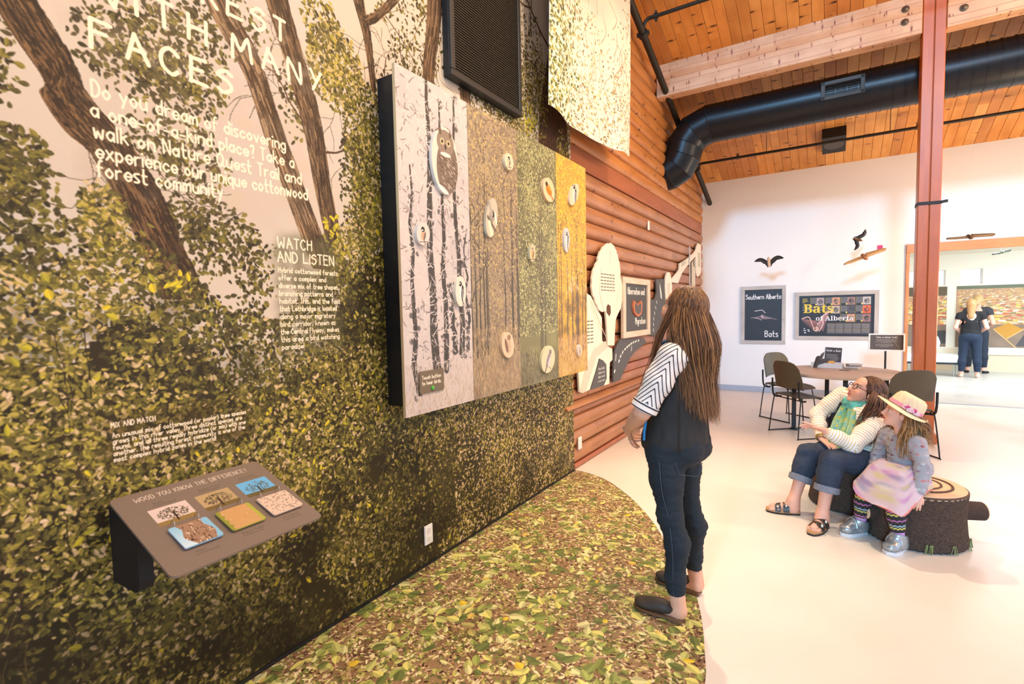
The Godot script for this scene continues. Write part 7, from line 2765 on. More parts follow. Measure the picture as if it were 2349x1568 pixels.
		for i in mb.v.size():
			var w: Vector3 = mb.v[i] - q[0]
			mb.uv[i] = Vector2(w.dot(x) * 4.0, w.dot(d) * 7.0 - absf(w.dot(x) + 0.012) * 13.0)
		var sl := put("shirt_sleeve", mb, mat(Color.WHITE, 0.85, 0.0, st), o)
		var cf := MB.new()
		cf.tube([cuff - d * 0.022, cuff - d * 0.02, cuff + d * 0.014, cuff + d * 0.02], [0.052, 0.066, 0.065, 0.052], 28, false, Vector2.ONE, false, 9.0)
		put("rolled_cuff", cf, mat(Color.WHITE, 0.85, 0.0, st), sl)
	# vest
	var vb := Blob.new()
	var bb := Basis(lf, Vector3.UP, f)
	vb.ell(Vector3(1.425, 1.15, -2.56), Vector3(0.155, 0.185, 0.137), bb, 0.05)
	vb.ell(Vector3(1.40, 1.00, -2.56), Vector3(0.158, 0.16, 0.143), bb, 0.06)
	vb.ell(Vector3(1.392, 0.86, -2.56), Vector3(0.178, 0.13, 0.158), bb, 0.06)
	vb.cap(Vector3(1.43, 1.275, -2.47), Vector3(1.50, 1.275, -2.66), 0.055, 0.055, 0.06)
	vb.cap(Vector3(1.448, 1.32, -2.55), Vector3(1.44, 1.345, -2.55), 0.078, 0.075, 0.03)
	vb.cut(Vector3(1.39, 0.838, -2.56), Vector3(0.13, -1, 0.0), 0.28)
	mb = vb.build(0.009)
	wrinkle(mb, 0.007, 7.0, Vector3(1.6, 0.7, 1.6), 8)
	planar_uv(mb, Vector3(4, 0, 4), Vector3(0, 4, 0))
	var vest := put("vest", mb, mat(Color.WHITE, 0.75, 0.0, cloth(c8(36, 32, 29), 14, 0.14)), o)
	var blue := mat(c8(40, 130, 190), 0.6)
	put("collar_lining", rod(smooth([Vector3(1.352, 1.352, -2.50), Vector3(1.335, 1.36, -2.56), Vector3(1.36, 1.362, -2.63)], 6), 0.011, 8), blue, vest, "blue collar lining")
	put("pocket_zip", rod([Vector3(1.297, 1.0, -2.397), Vector3(1.287, 0.93, -2.395), Vector3(1.283, 0.885, -2.402)], 0.0065, 6), blue, vest, "blue pocket zip")
	for q in [[Vector3(1.55, 1.1, -2.50), Vector3(1.572, 0.9, -2.50)], [Vector3(1.45, 1.12, -2.40), Vector3(1.455, 0.84, -2.384)]]:
		put("vest_seam", rod(q, 0.0025, 5), mat(c8(24, 21, 19), 0.8), vest)
	# bracelet
	var br := MB.new()
	var ring := []
	for i in 20:
		var a := TAU * i / 20
		ring.append(wrl + Vector3(cos(a) * 0.022, sin(a) * 0.022 * 0.7 + 0.004, sin(a) * 0.026))
	br.tube(ring, 0.004, 6, false, Vector2.ONE, true)
	put("bracelet", br, mat(c8(60, 100, 160), 0.5), o)
	# shoes
	var leather := mat(Color.WHITE, 0.6, 0.0, cloth(c8(64, 52, 42), 18, 0.15))
	var sole := mat(c8(112, 76, 46), 0.6)
	for q in [[Vector3(1.472, 0, -2.42), Vector3(1.212, 0, -2.445)], [Vector3(1.49, 0, -2.712), Vector3(1.232, 0, -2.745)]]:
		var s: Node3D = shoe(o, "shoe", q[0] + Vector3(0, 0.012, 0), q[1] + Vector3(0, 0.004, 0), 0.092, 0.085, leather, sole, 0.012, 0.0, 0.9)
		put("heel", bx(q[0] + Vector3(-0.042, 0.013, 0), Vector3(0.072, 0.024, 0.064), 0.004), sole, s)
	# hair
	var cols := [lin(122, 80, 44), lin(92, 60, 34), lin(156, 108, 62), lin(70, 44, 27), lin(172, 122, 70), lin(104, 68, 38)]
	var hbmass := Blob.new()
	hbmass.ell(hc + hb * Vector3(0, 0.034, -0.024), Vector3(0.081, 0.091, 0.095), hb, 0.02)
	hbmass.cap(hc + hb * Vector3(0, 0.0, -0.05), Vector3(1.505, 1.36, -2.55), 0.062, 0.058, 0.04)
	hbmass.cap(Vector3(1.505, 1.36, -2.55), Vector3(1.54, 1.12, -2.54), 0.056, 0.034, 0.04)
	hbmass.cap(Vector3(1.505, 1.34, -2.60), Vector3(1.55, 1.12, -2.60), 0.05, 0.03, 0.04)
	hbmass.cut(hc + hb * Vector3(0, 0.03, 0.062), hb * Vector3(0, -0.25, 1), 0.2)
	mb = hbmass.build(0.008)
	mb.use_col = true
	for i in mb.v.size():
		mb.c[i] = cols[1]
	var hm := vmat(0.42)
	var hair := put("hair", mb, hm, o)
	# ends of the fall, from her right cheek round the back to her left cheek
	var falls := [Vector3(1.45, 1.12, -2.74), Vector3(1.52, 1.05, -2.70), Vector3(1.565, 1.03, -2.65), Vector3(1.58, 1.01, -2.58), Vector3(1.58, 1.02, -2.53), Vector3(1.555, 1.04, -2.47), Vector3(1.52, 1.08, -2.43), Vector3(1.47, 1.14, -2.40)]
	var r := Vector3(0.084, 0.097, 0.101)
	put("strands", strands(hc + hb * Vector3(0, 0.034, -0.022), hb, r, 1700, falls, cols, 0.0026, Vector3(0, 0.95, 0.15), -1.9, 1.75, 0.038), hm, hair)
	var front := [Vector3(1.235, 1.06, -2.42), Vector3(1.25, 1.02, -2.44), Vector3(1.27, 1.10, -2.41)]
	put("front_lock", strands(hc + hb * Vector3(0, 0.034, -0.022), hb, r, 70, front, [cols[1], cols[3], cols[0]], 0.0024, Vector3(0, 0.95, 0.3), 1.6, 2.0), hm, hair)


func seated_woman() -> void:
	var o := thing("person", "seated woman in glasses, green scarf and rolled jeans pointing to the left", "person", Vector3(2.2, 0, -4.3))
	var skin := lin(232, 174, 146)
	var hc := Vector3(2.268, 0.892, -4.44)
	var hb := look(Vector3(-0.78, 0.50, 0.36), Vector3(0.35, 1, -0.1))
	var shl := Vector3(2.325, 0.70, -4.31)
	var shr := Vector3(2.135, 0.845, -4.55)
	var ell := Vector3(2.19, 0.553, -4.15)
	var elr := Vector3(1.975, 0.69, -4.50)
	var wrl := Vector3(2.03, 0.652, -4.095)
	var wrr := Vector3(2.005, 0.545, -4.33)
	var hl := Vector3(2.33, 0.425, -4.32)
	var hr := Vector3(2.22, 0.43, -4.47)
	var kl := Vector3(2.072, 0.455, -4.06)
	var kr := Vector3(1.925, 0.432, -4.27)
	var al := Vector3(2.022, 0.095, -3.985)
	var ar := Vector3(1.838, 0.095, -4.148)
	var chest := Vector3(2.245, 0.68, -4.43)
	var pelvis := Vector3(2.285, 0.45, -4.40)
	var cb := look(Vector3(-0.72, 0.1, 0.62), Vector3(-0.12, 1, 0.0))
	var body := Blob.new()
	body.cap(pelvis, chest, 0.115, 0.11, 0.05)
	body.cap(chest, Vector3(2.245, 0.80, -4.455), 0.1, 0.055, 0.04)
	body.cap(Vector3(2.245, 0.78, -4.45), hc + hb * Vector3(0, -0.04, -0.03), 0.05, 0.048, 0.03)
	for q in [[shl, ell, wrl], [shr, elr, wrr]]:
		body.chain(q, [0.042, 0.036, 0.025], 0.02)
	for q in [[hl, kl, al], [hr, kr, ar]]:
		body.chain(q, [0.07, 0.05, 0.036], 0.02)
		body.cap(q[1].lerp(q[2], 0.2), q[1].lerp(q[2], 0.5), 0.05, 0.046, 0.02)
	for q in [[al, Vector3(1.975, 0.035, -3.85)], [ar, Vector3(1.705, 0.035, -4.125)]]:
		body.cap(q[0], q[0] - Vector3(0, 0.055, 0), 0.037, 0.036, 0.03)
		body.cap(q[0] - Vector3(0, 0.045, 0), q[1], 0.034, 0.026, 0.04)
	var mb := body.build(0.012)
	var hd := Blob.new()
	head_prims(hd, hc, hb, 0.99)
	hd.cap(Vector3(2.25, 0.81, -4.455), hc + hb * Vector3(0, -0.05, -0.03), 0.048, 0.046, 0.02)
	mb.add(hd.build(0.0045))
	var hn := Blob.new()
	hand(hn, wrl, Vector3(-0.93, 0.33, 0.05), Vector3(0.15, -0.8, 0.3), 1.0, [0.05, 0.3, 0.4, 0.45], 0.95, 0.3)
	hand(hn, wrr, Vector3(0.62, -0.3, 0.62), Vector3(0.1, -1, 0.1), 1.0, [0.2, 0.2, 0.22, 0.25], 0.95, 0.4)
	for q in [[Vector3(1.975, 0.035, -3.85), (Vector3(1.975, 0, -3.85) - Vector3(2.022, 0, -3.985)).normalized()], [Vector3(1.705, 0.035, -4.125), Vector3(-1, 0, 0.1).normalized()]]:
		var sd: Vector3 = q[1].cross(Vector3.UP)
		for k in 5:
			var t: Vector3 = q[0] + sd * (k - 2) * 0.017 - q[1] * absf(k - 1.5) * 0.006
			hn.cap(t - q[1] * 0.03, t + q[1] * 0.024 - Vector3(0, 0.006, 0), 0.011 - 0.001 * k, 0.0085, 0.006)
	mb.add(hn.build(0.004))
	face_colors(mb, hc, hb, 0.99, skin, lin(206, 120, 112), lin(110, 76, 54), lin(70, 52, 40))
	var sm := vmat(0.55)
	sm.subsurf_scatter_enabled = true
	sm.subsurf_scatter_strength = 0.1
	put("body", mb, sm, o)
	# jeans, rolled at the hem
	var jb := Blob.new()
	jb.cap(pelvis + Vector3(0.03, -0.01, 0.02), pelvis + Vector3(-0.06, -0.0, -0.05), 0.125, 0.115, 0.05)
	for q in [[hl, kl, al], [hr, kr, ar]]:
		var hem: Vector3 = q[1].lerp(q[2], 0.52)
		jb.chain([q[0], q[0].lerp(q[1], 0.55), q[1]], [0.098, 0.088, 0.074], 0.04)
		jb.chain([q[1], q[1].lerp(q[2], 0.25), hem], [0.073, 0.074, 0.068], 0.03)
		jb.cut(hem, q[2] - q[1], 0.12)
	jb.cut(pelvis + Vector3(0, 0.06, 0), Vector3(0.1, 1, 0), 0.2)
	mb = jb.build(0.009)
	wrinkle(mb, 0.008, 10.0, Vector3(1, 1, 1), 21)
	mb.use_col = true
	for i in mb.v.size():
		# pale knees and thighs: wear, and the light on them painted in
		var k := 0.0
		for q in [kl + Vector3(0.03, 0.06, 0.03), kr + Vector3(0.03, 0.06, 0.03)]:
			k = maxf(k, clampf(1.0 - mb.v[i].distance_to(q) / 0.1, 0.0, 1.0))
		mb.c[i] = Color.WHITE.lerp(Color(3.4, 3.0, 2.4), k * 0.8)
	var denim := tri_mat(cloth(c8(50, 60, 76), 22, 0.22), 4.0, 0.85)
	denim.vertex_color_use_as_albedo = true
	var jn := put("jeans", mb, denim, o)
	for q in [[kl, al], [kr, ar]]:
		var hem: Vector3 = q[0].lerp(q[1], 0.52)
		var d: Vector3 = (q[1] - q[0]).normalized()
		var cf := MB.new()
		cf.tube([hem - d * 0.022, hem - d * 0.02, hem + d * 0.02, hem + d * 0.024, hem + d * 0.018], [0.068, 0.08, 0.079, 0.07, 0.06], 28, false)
		put("rolled_cuff", cf, mat(Color.WHITE, 0.9, 0.0, cloth(c8(128, 130, 138), 23, 0.1)), jn)
	# top: cream with thin ochre stripes
	var im := canvas(16, 64, c8(242, 234, 224))
	for k in 4:
		im.fill_rect(Rect2i(0, k * 16 + 4, 16, 4), c8(214, 180, 104))
	var st := mat(Color.WHITE, 0.85, 0.0, tex(im))
	var tb := Blob.new()
	tb.ell(chest + Vector3(0.005, 0.0, 0.005), Vector3(0.155, 0.16, 0.12), cb, 0.05)
	tb.ell(Vector3(2.285, 0.53, -4.40), Vector3(0.15, 0.13, 0.125), cb, 0.06)
	tb.ell(Vector3(2.315, 0.46, -4.37), Vector3(0.14, 0.07, 0.13), cb, 0.05)
	tb.cap(shl + Vector3(-0.02, 0, -0.03), shr + Vector3(0.03, -0.01, 0.03), 0.062, 0.06, 0.05)
	tb.cut(Vector3(2.30, 0.435, -4.39), Vector3(0.15, -1, 0), 0.25)
	mb = tb.build(0.01)
	wrinkle(mb, 0.006, 12.0, Vector3(1, 2, 1), 25)
	planar_uv(mb, Vector3(3, 0, 3), Vector3(1.5, 13.0, 1.5))
	var top := put("striped_top", mb, st, o)
	for q in [[shl, ell, wrl], [shr, elr, wrr]]:
		var sb := Blob.new()
		var ch: Array = [q[0], q[0].lerp(q[1], 0.5), q[1], q[1].lerp(q[2], 0.5), q[2]]
		sb.chain(ch, [0.064, 0.058, 0.052, 0.046, 0.036], 0.03)
		sb.cut(q[2] + (q[1] - q[2]) * 0.06, q[2] - q[1], 0.06)
		mb = sb.build(0.008)
		wrinkle(mb, 0.005, 16.0, Vector3.ONE, 26)
		limb_uv(mb, ch, 1.0, 14.0)
		put("sleeve", mb, st, top)
	# scarf
	im = canvas(128, 256, c8(150, 186, 120))
	for i in 60:
		var c: Color = [c8(120, 186, 170), c8(206, 206, 110), c8(92, 168, 160), c8(186, 200, 150), c8(170, 190, 196)][i % 5]
		dab(im, Vector2(rng.randf() * 128, rng.randf() * 256), rng.randf_range(12, 34), Color(c.r, c.g, c.b, 0.6), 1.0)
	for i in 26:
		dab(im, Vector2([30, 62, 96][i % 3], (i / 3) * 28 + 14), 7, [c8(236, 196, 60), c8(90, 176, 190)][i % 2], 0.4)
	var sct := tex(im)
	var scm := mat(Color.WHITE, 0.8, 0.0, sct)
	var nb := Blob.new()
	for i in 12:
		var a := TAU * i / 12
		var c0 := Vector3(2.238, 0.79, -4.445) + Vector3(cos(a) * 0.078, 0.012 * sin(a * 2.0) - 0.016 * cos(a), sin(a) * 0.07)
		nb.ell(c0, Vector3(0.034, 0.042, 0.034), Basis.IDENTITY, 0.02)
	nb.ell(Vector3(2.185, 0.765, -4.40), Vector3(0.05, 0.05, 0.04), Basis.IDENTITY, 0.03)
	mb = nb.build(0.007)
	wrinkle(mb, 0.008, 16.0, Vector3(0.6, 2.2, 0.6), 27)
	planar_uv(mb, Vector3(2, 0, 2), Vector3(0, 3, 0))
	var sc := put("scarf", mb, mat(Color.WHITE, 0.8, 0.0, cloth(c8(92, 176, 164), 28, 0.3, 128, 0.03)), o)
	for q in [[[Vector3(2.135, 0.79, -4.40), Vector3(2.205, 0.78, -4.36)], [Vector3(2.10, 0.70, -4.38), Vector3(2.195, 0.69, -4.32)], [Vector3(2.07, 0.60, -4.34), Vector3(2.17, 0.59, -4.275)], [Vector3(2.07, 0.50, -4.31), Vector3(2.16, 0.50, -4.25)]],
		[[Vector3(2.20, 0.77, -4.355), Vector3(2.275, 0.755, -4.34)], [Vector3(2.19, 0.69, -4.315), Vector3(2.28, 0.68, -4.295)], [Vector3(2.165, 0.59, -4.27), Vector3(2.265, 0.585, -4.255)], [Vector3(2.16, 0.51, -4.24), Vector3(2.25, 0.51, -4.235)]]]:
		var rows := []
		for i in 13:
			var t := i / 12.0 * 3.0
			var k := mini(int(t), 2)
			var a: Vector3 = q[k][0].lerp(q[k + 1][0], t - k)
			var b: Vector3 = q[k][1].lerp(q[k + 1][1], t - k)
			var row := []
			for j in 9:
				var u := j / 8.0
				row.append(a.lerp(b, u) + Vector3(-0.012, 0, 0.018) * sin(u * PI * 3.0 + i * 0.15) + Vector3(-0.01, 0, 0.02))
			rows.append(row)
		var sh := MB.new()
		sh.sheet(rows, 0.004)
		put("scarf_end", sh, scm, sc)
	# glasses
	var gm := mat(c8(64, 40, 28), 0.35)
	var gl := MB.new()
	for x in [-1, 1]:
		var ring := []
		for i in 20:
			var a := TAU * i / 20
			ring.append(hc + hb * Vector3(x * 0.033 + cos(a) * 0.025, 0.001 + sin(a) * 0.02, 0.098 - 0.006 * absf(cos(a))))
		gl.tube(ring, 0.0026, 6, false, Vector2.ONE, true)
		gl.tube([hc + hb * Vector3(x * 0.058, 0.006, 0.094), hc + hb * Vector3(x * 0.076, 0.006, 0.06), hc + hb * Vector3(x * 0.078, 0.004, -0.01)], 0.0024, 6)
	gl.tube([hc + hb * Vector3(-0.01, 0.006, 0.099), hc + hb * Vector3(0, 0.009, 0.103), hc + hb * Vector3(0.01, 0.006, 0.099)], 0.0026, 6)
	var gls := put("glasses", gl, gm, o)
	var lens := mat(Color(0.92, 0.95, 0.95, 0.1), 0.05)
	lens.transparency = BaseMaterial3D.TRANSPARENCY_ALPHA
	for x in [-1, 1]:
		var lb := MB.new()
		lb.lathe([Vector2(0.0, 0.0), Vector2(0.021, 0.0)], 18, Transform3D(hb * Basis(Vector3.RIGHT, PI / 2), hc + hb * Vector3(x * 0.033, 0.001, 0.096)))
		put("lens", lb, lens, gls)
	var er := MB.new()
	er.ell(hc + hb * Vector3(0.078, -0.05, -0.004), Vector3.ONE * 0.007)
	put("earring", er, M.steel, o)
	# bracelets and ring
	var bands := MB.new()
	for q in [[wrr, wrr - elr, 0.033, c8(206, 170, 80)], [wrr - (wrr - elr).normalized() * 0.014, wrr - elr, 0.034, c8(200, 160, 120)]]:
		var d: Vector3 = q[1].normalized()
		var x := d.cross(Vector3.UP).normalized()
		var y := d.cross(x)
		var ring := []
		for i in 18:
			ring.append(q[0] + (x * cos(TAU * i / 18) + y * sin(TAU * i / 18)) * q[2])
		bands.tube(ring, 0.0045, 6, false, Vector2.ONE, true)
	put("bracelet", bands, mat(c8(206, 170, 90), 0.3, 0.7), o)
	# hair
	var cols := [lin(98, 62, 40), lin(74, 46, 31), lin(132, 88, 56), lin(58, 36, 26), lin(112, 72, 46)]
	var hm := vmat(0.42)
	var ms := Blob.new()
	ms.ell(hc + hb * Vector3(0, 0.038, -0.03), Vector3(0.084, 0.09, 0.094), hb, 0.02)
	ms.cap(hc + hb * Vector3(0.02, 0.0, -0.055), Vector3(2.355, 0.80, -4.44), 0.06, 0.055, 0.04)
	ms.cap(Vector3(2.345, 0.80, -4.41), Vector3(2.345, 0.70, -4.37), 0.05, 0.03, 0.05)
	ms.cap(hc + hb * Vector3(0.07, 0.03, -0.02), Vector3(2.315, 0.72, -4.335), 0.026, 0.024, 0.03)
	ms.cut(hc + hb * Vector3(0, 0.06, 0.062), hb * Vector3(0, -0.45, 1), 0.2)
	mb = ms.build(0.008)
	mb.use_col = true
	for i in mb.v.size():
		mb.c[i] = cols[1]
	var hair := put("hair", mb, hm, o)
	var falls := [Vector3(2.19, 0.70, -4.52), Vector3(2.34, 0.66, -4.50), Vector3(2.41, 0.65, -4.44), Vector3(2.40, 0.62, -4.38), Vector3(2.375, 0.61, -4.25), Vector3(2.32, 0.60, -4.215), Vector3(2.265, 0.60, -4.22), Vector3(2.215, 0.645, -4.26)]
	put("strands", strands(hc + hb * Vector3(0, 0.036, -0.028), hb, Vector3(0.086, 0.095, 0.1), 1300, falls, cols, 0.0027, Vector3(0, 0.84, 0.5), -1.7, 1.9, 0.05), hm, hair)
	var far := [Vector3(2.135, 0.745, -4.47), Vector3(2.145, 0.70, -4.46), Vector3(2.16, 0.74, -4.50)]
	put("far_lock", strands(hc + hb * Vector3(0, 0.036, -0.028), hb, Vector3(0.084, 0.093, 0.098), 90, far, [lin(150, 84, 44), lin(120, 66, 36)], 0.003, Vector3(0, 0.98, 0.2), -1.9, -1.5), hm, hair)
	# sandals
	var cork := mat(c8(190, 142, 92), 0.8)
	var rub := mat(c8(44, 36, 30), 0.7)
	var lea := mat(c8(62, 50, 44), 0.35)
	for q in [[Vector3(2.05, 0, -4.035), Vector3(1.958, 0, -3.80)], [Vector3(1.885, 0, -4.155), Vector3(1.66, 0, -4.118)]]:
		var d: Vector3 = (q[1] - q[0]).normalized()
		var sd := d.cross(Vector3.UP).normalized()
		var len: float = q[0].distance_to(q[1])
		var sandal: MeshInstance3D
		for l in 2:
			var poly := PackedVector2Array()
			for i in 28:
				var a := TAU * i / 28
				var t := 0.5 - 0.5 * cos(a)
				poly.append(Vector2(t * len, 0.093 * (0.34 + 0.16 * sin(PI * clampf((t - 0.2) / 0.95, 0, 1))) * signf(sin(a)) * pow(absf(sin(a)), 0.5)))
			var sl := MB.new()
			sl.slab(poly, [0.012, 0.014][l], Transform3D(Basis(d, -sd, Vector3.UP), q[0] + Vector3(0, [0.001, 0.013][l], 0)))
			if l == 0:
				sandal = put("sandal", sl, rub, o)
			else:
				put("footbed", sl, cork, sandal)
		for t in [[0.42, 0.066, 0.032], [0.66, 0.05, 0.03]]:
			var rows := []
			for e in [-1.0, 1.0]:
				var row := []
				for i in 13:
					var a := PI * i / 12.0
					row.append(q[0] + d * (len * t[0] + e * t[2] * 0.62) + sd * cos(a) * 0.047 + Vector3(0, 0.02 + sin(a) * (t[1] - 0.012 * (e + 1) * 0.5), 0))
				rows.append(row)
			var stp := MB.new()
			stp.sheet(rows, 0.003)
			var sp := put("strap", stp, lea, sandal)
			put("buckle", bx(q[0] + d * len * t[0] - sd * 0.036 + Vector3(0, 0.022 + t[1] * 0.7, 0), Vector3(0.016, 0.018, 0.02), 0.003), M.steel, sp)
	# shoulder bag behind her right arm
	var bag := thing("handbag", "dark navy handbag tucked between the seated woman's right arm and her scarf", "handbag", Vector3(2.08, 0.45, -4.48))
	var bg := Blob.new()
	bg.ell(Vector3(2.11, 0.62, -4.47), Vector3(0.085, 0.105, 0.05), look(Vector3(-0.6, 0, 0.7)), 0.02)
	bg.ell(Vector3(2.10, 0.55, -4.46), Vector3(0.09, 0.06, 0.055), look(Vector3(-0.6, 0, 0.7)), 0.03)
	put("bag_body", bg.build(0.009), mat(c8(26, 26, 42), 0.45), bag)
	put("bag_strap", rod(smooth([Vector3(2.10, 0.70, -4.46), Vector3(2.125, 0.80, -4.49), Vector3(2.165, 0.892, -4.525)], 5), 0.012, 8), mat(c8(26, 26, 42), 0.45), bag)
	var bk := MB.new()
	bk.tube([Vector3(2.072, 0.60, -4.405), Vector3(2.09, 0.635, -4.405), Vector3(2.075, 0.655, -4.405)], 0.006, 6)
	bk.ell(Vector3(2.065, 0.60, -4.403), Vector3.ONE * 0.012)
	put("buckle", bk, mat(c8(220, 206, 170), 0.25, 0.9), bag)


func girl() -> void:
	var o := thing("person", "girl in grey heart sweater, tie-dye skirt and patterned leggings on the near stool", "person", Vector3(2.42, 0, -4.0))
	var skin := lin(240, 184, 158)
	var s := 0.8
	var hc := Vector3(2.428, 0.83, -4.0)
	var hb := look(Vector3(-0.93, 0.26, 0.16), Vector3(0.25, 1, 0))
	var shl := Vector3(2.515, 0.668, -3.925)
	var shr := Vector3(2.385, 0.66, -4.125)
	var ell := Vector3(2.542, 0.525, -3.87)
	var elr := Vector3(2.345, 0.50, -4.17)
	var wrl := Vector3(2.512, 0.385, -3.815)
	var wrr := Vector3(2.30, 0.40, -4.10)
	var kr := Vector3(2.255, 0.312, -3.965)
	var kl := Vector3(2.40, 0.292, -3.805)
	var ar := Vector3(2.236, 0.095, -3.98)
	var al := Vector3(2.425, 0.105, -3.815)
	var hl := Vector3(2.51, 0.432, -3.98)
	var hr := Vector3(2.43, 0.432, -4.09)
	var body := Blob.new()
	body.cap(Vector3(2.475, 0.45, -4.04), Vector3(2.46, 0.62, -4.02), 0.085, 0.08, 0.04)
	body.cap(Vector3(2.455, 0.66, -4.015), hc + hb * Vector3(0, -0.03, -0.03), 0.042, 0.04, 0.02)
	for q in [[shl, ell, wrl], [shr, elr, wrr]]:
		body.chain(q, [0.032, 0.028, 0.02], 0.015)
	for q in [[hl, kl, al], [hr, kr, ar]]:
		body.chain(q, [0.055, 0.042, 0.028], 0.02)
	body.cap(al, Vector3(2.38, 0.035, -3.755), 0.027, 0.024, 0.02)
	body.cap(ar, Vector3(2.16, 0.035, -3.92), 0.027, 0.024, 0.02)
	var mb := body.build(0.011)
	var hd := Blob.new()
	head_prims(hd, hc, hb, s)
	hd.cap(Vector3(2.455, 0.69, -4.012), hc + hb * Vector3(0, -0.05, -0.02), 0.039, 0.038, 0.02)
	mb.add(hd.build(0.004))
	var hn := Blob.new()
	hand(hn, wrl, Vector3(-0.12, -0.97, 0.2), Vector3(0.1, -0.05, -0.9), 1.0, [0.35, 0.38, 0.38, 0.4], 0.68, 0.7)
	hand(hn, wrr, Vector3(-0.5, -0.5, 0.5), Vector3(0.3, -0.8, 0.1), 1.0, [0.3, 0.3, 0.3, 0.3], 0.66, 0.6)
	mb.add(hn.build(0.0034))
	face_colors(mb, hc, hb, s, skin, lin(206, 92, 92), lin(170, 124, 84), lin(80, 90, 100))
	var sm := vmat(0.55)
	sm.subsurf_scatter_enabled = true
	sm.subsurf_scatter_strength = 0.12
	put("body", mb, sm, o)
	# sweater with small hearts
	var im := canvas(256, 256, c8(164, 160, 162))
	for i in 500:
		var p := Vector2(rng.randf() * 256, rng.randf() * 256)
		line(im, p, p + Vector2(5, 0), 0.6, c8(148, 144, 148) if i % 2 else c8(182, 178, 180))
	for r in 6:
		for c in 6:
			var p := Vector2(c * 43 + (21 if r % 2 else 0) + 12, r * 43 + 20)
			var hcx: Color = [c8(96, 50, 66), c8(206, 92, 84), c8(200, 206, 196), c8(120, 60, 74), c8(196, 170, 180)][(r * 2 + c) % 5]
			oval(im, p + Vector2(-4, 0), Vector2(6, 5), 0.5, hcx)
			oval(im, p + Vector2(4, 0), Vector2(6, 5), -0.5, hcx)
			oval(im, p + Vector2(0, 4), Vector2(4, 4), 0, hcx)
	var sw := tri_mat(tex(im), 3.4, 0.95)
	var tb := Blob.new()
	tb.cap(Vector3(2.485, 0.475, -4.045), Vector3(2.47, 0.61, -4.025), 0.105, 0.1, 0.04)
	tb.cap(shl + Vector3(-0.02, -0.015, -0.03), shr + Vector3(0.03, -0.01, 0.03), 0.055, 0.053, 0.05)
	for q in [[shl, ell, wrl], [shr, elr, wrr]]:
		tb.chain([q[0], q[1], q[2]], [0.05, 0.044, 0.036], 0.025)
		tb.cut(q[2], q[2] - q[1], 0.05)
	mb = tb.build(0.008)
	wrinkle(mb, 0.007, 14.0, Vector3(0.7, 2.6, 0.7), 31)
	put("sweater", mb, sw, o)
	# skirt
	im = canvas(256, 256, c8(206, 180, 184))
	for i in 120:
		var c: Color = [c8(206, 160, 178), c8(146, 126, 156), c8(196, 184, 120), c8(222, 204, 200), c8(140, 140, 160), c8(186, 128, 170)][rng.randi() % 6]
		dab(im, Vector2(rng.randf() * 256, rng.randf() * 256), rng.randf_range(8, 26), Color(c.r, c.g, c.b, 0.7), 0.9)
	var hem := [Vector3(2.195, 0.335, -3.95), Vector3(2.22, 0.295, -3.87), Vector3(2.29, 0.285, -3.80), Vector3(2.37, 0.285, -3.715), Vector3(2.435, 0.272, -3.69), Vector3(2.50, 0.35, -3.75), Vector3(2.56, 0.385, -3.86), Vector3(2.60, 0.385, -3.98), Vector3(2.60, 0.385, -4.10), Vector3(2.55, 0.385, -4.18), Vector3(2.45, 0.385, -4.21), Vector3(2.36, 0.38, -4.17), Vector3(2.28, 0.37, -4.10), Vector3(2.215, 0.35, -4.03)]
	hem = smooth(hem, 3, true)
	var rows := []
	var m := hem.size()
	for i in 12:
		var t := i / 11.0
		var row := []
		for j in m + 1:
			var h: Vector3 = hem[j % m]
			var dirv := Vector3(h.x - 2.475, 0, h.z + 4.04).normalized()
			var w := Vector3(2.475, 0.50, -4.04) + dirv * 0.108
			var p := w.lerp(h, t)
			var reach := Vector2(h.x - w.x, h.z - w.z).length()
			p.y += sin(PI * pow(t, 0.62)) * clampf(reach * 0.3, 0.0, 0.06)
			p += dirv * 0.006 * sin(j * 1.3) * t + Vector3(0, 0.004 * sin(j * 2.1 + i) * t, 0)
			row.append(p)
		rows.append(row)
	mb = MB.new()
	mb.sheet(rows, 0.003)
	var sk := put("skirt", mb, mat(Color.WHITE, 0.85, 0.0, tex(im)), o)
	var trim := []
	for j in m:
		trim.append(hem[j] + Vector3(0, 0.006 * sin(j * 1.3) * 0.0, 0))
	var tr := MB.new()
	tr.tube(trim, 0.004, 6, false, Vector2.ONE, true)
	put("hem_trim", tr, mat(c8(226, 130, 120), 0.8), sk)
	# leggings: zigzag bands
	im = canvas(96, 192, c8(46, 44, 44))
	var bc := [c8(206, 196, 100), c8(46, 44, 44), c8(176, 104, 150), c8(46, 44, 44), c8(150, 176, 190), c8(206, 196, 100), c8(46, 44, 44), c8(190, 110, 156)]
	for r in 16:
		var c: Color = bc[r % 8]
		for x in 96:
			var z := absf(fmod(x, 16.0) - 8.0) * 0.7
			im.fill_rect(Rect2i(x, int(r * 12 + z), 1, 7), c)
	var lm := mat(Color.WHITE, 0.9, 0.0, tex(im))
	for q in [[hl, kl, al], [hr, kr, ar]]:
		var lb := Blob.new()
		var ch: Array = [q[0] - Vector3(0, 0.02, 0), q[1], q[1].lerp(q[2], 0.4), q[1].lerp(q[2], 0.92)]
		lb.chain(ch, [0.05, 0.047, 0.047, 0.038], 0.02)
		lb.cut(q[1].lerp(q[2], 0.86), q[2] - q[1], 0.06)
		mb = lb.build(0.007)
		limb_uv(mb, ch, 2.0, 3.6)
		put("legging", mb, lm, o)
		var sb := Blob.new()
		sb.cap(q[1].lerp(q[2], 0.82), q[2] - Vector3(0, 0.03, 0), 0.034, 0.033, 0.01)
		put("sock", sb.build(0.007), mat(c8(206, 150, 200), 0.9), o)
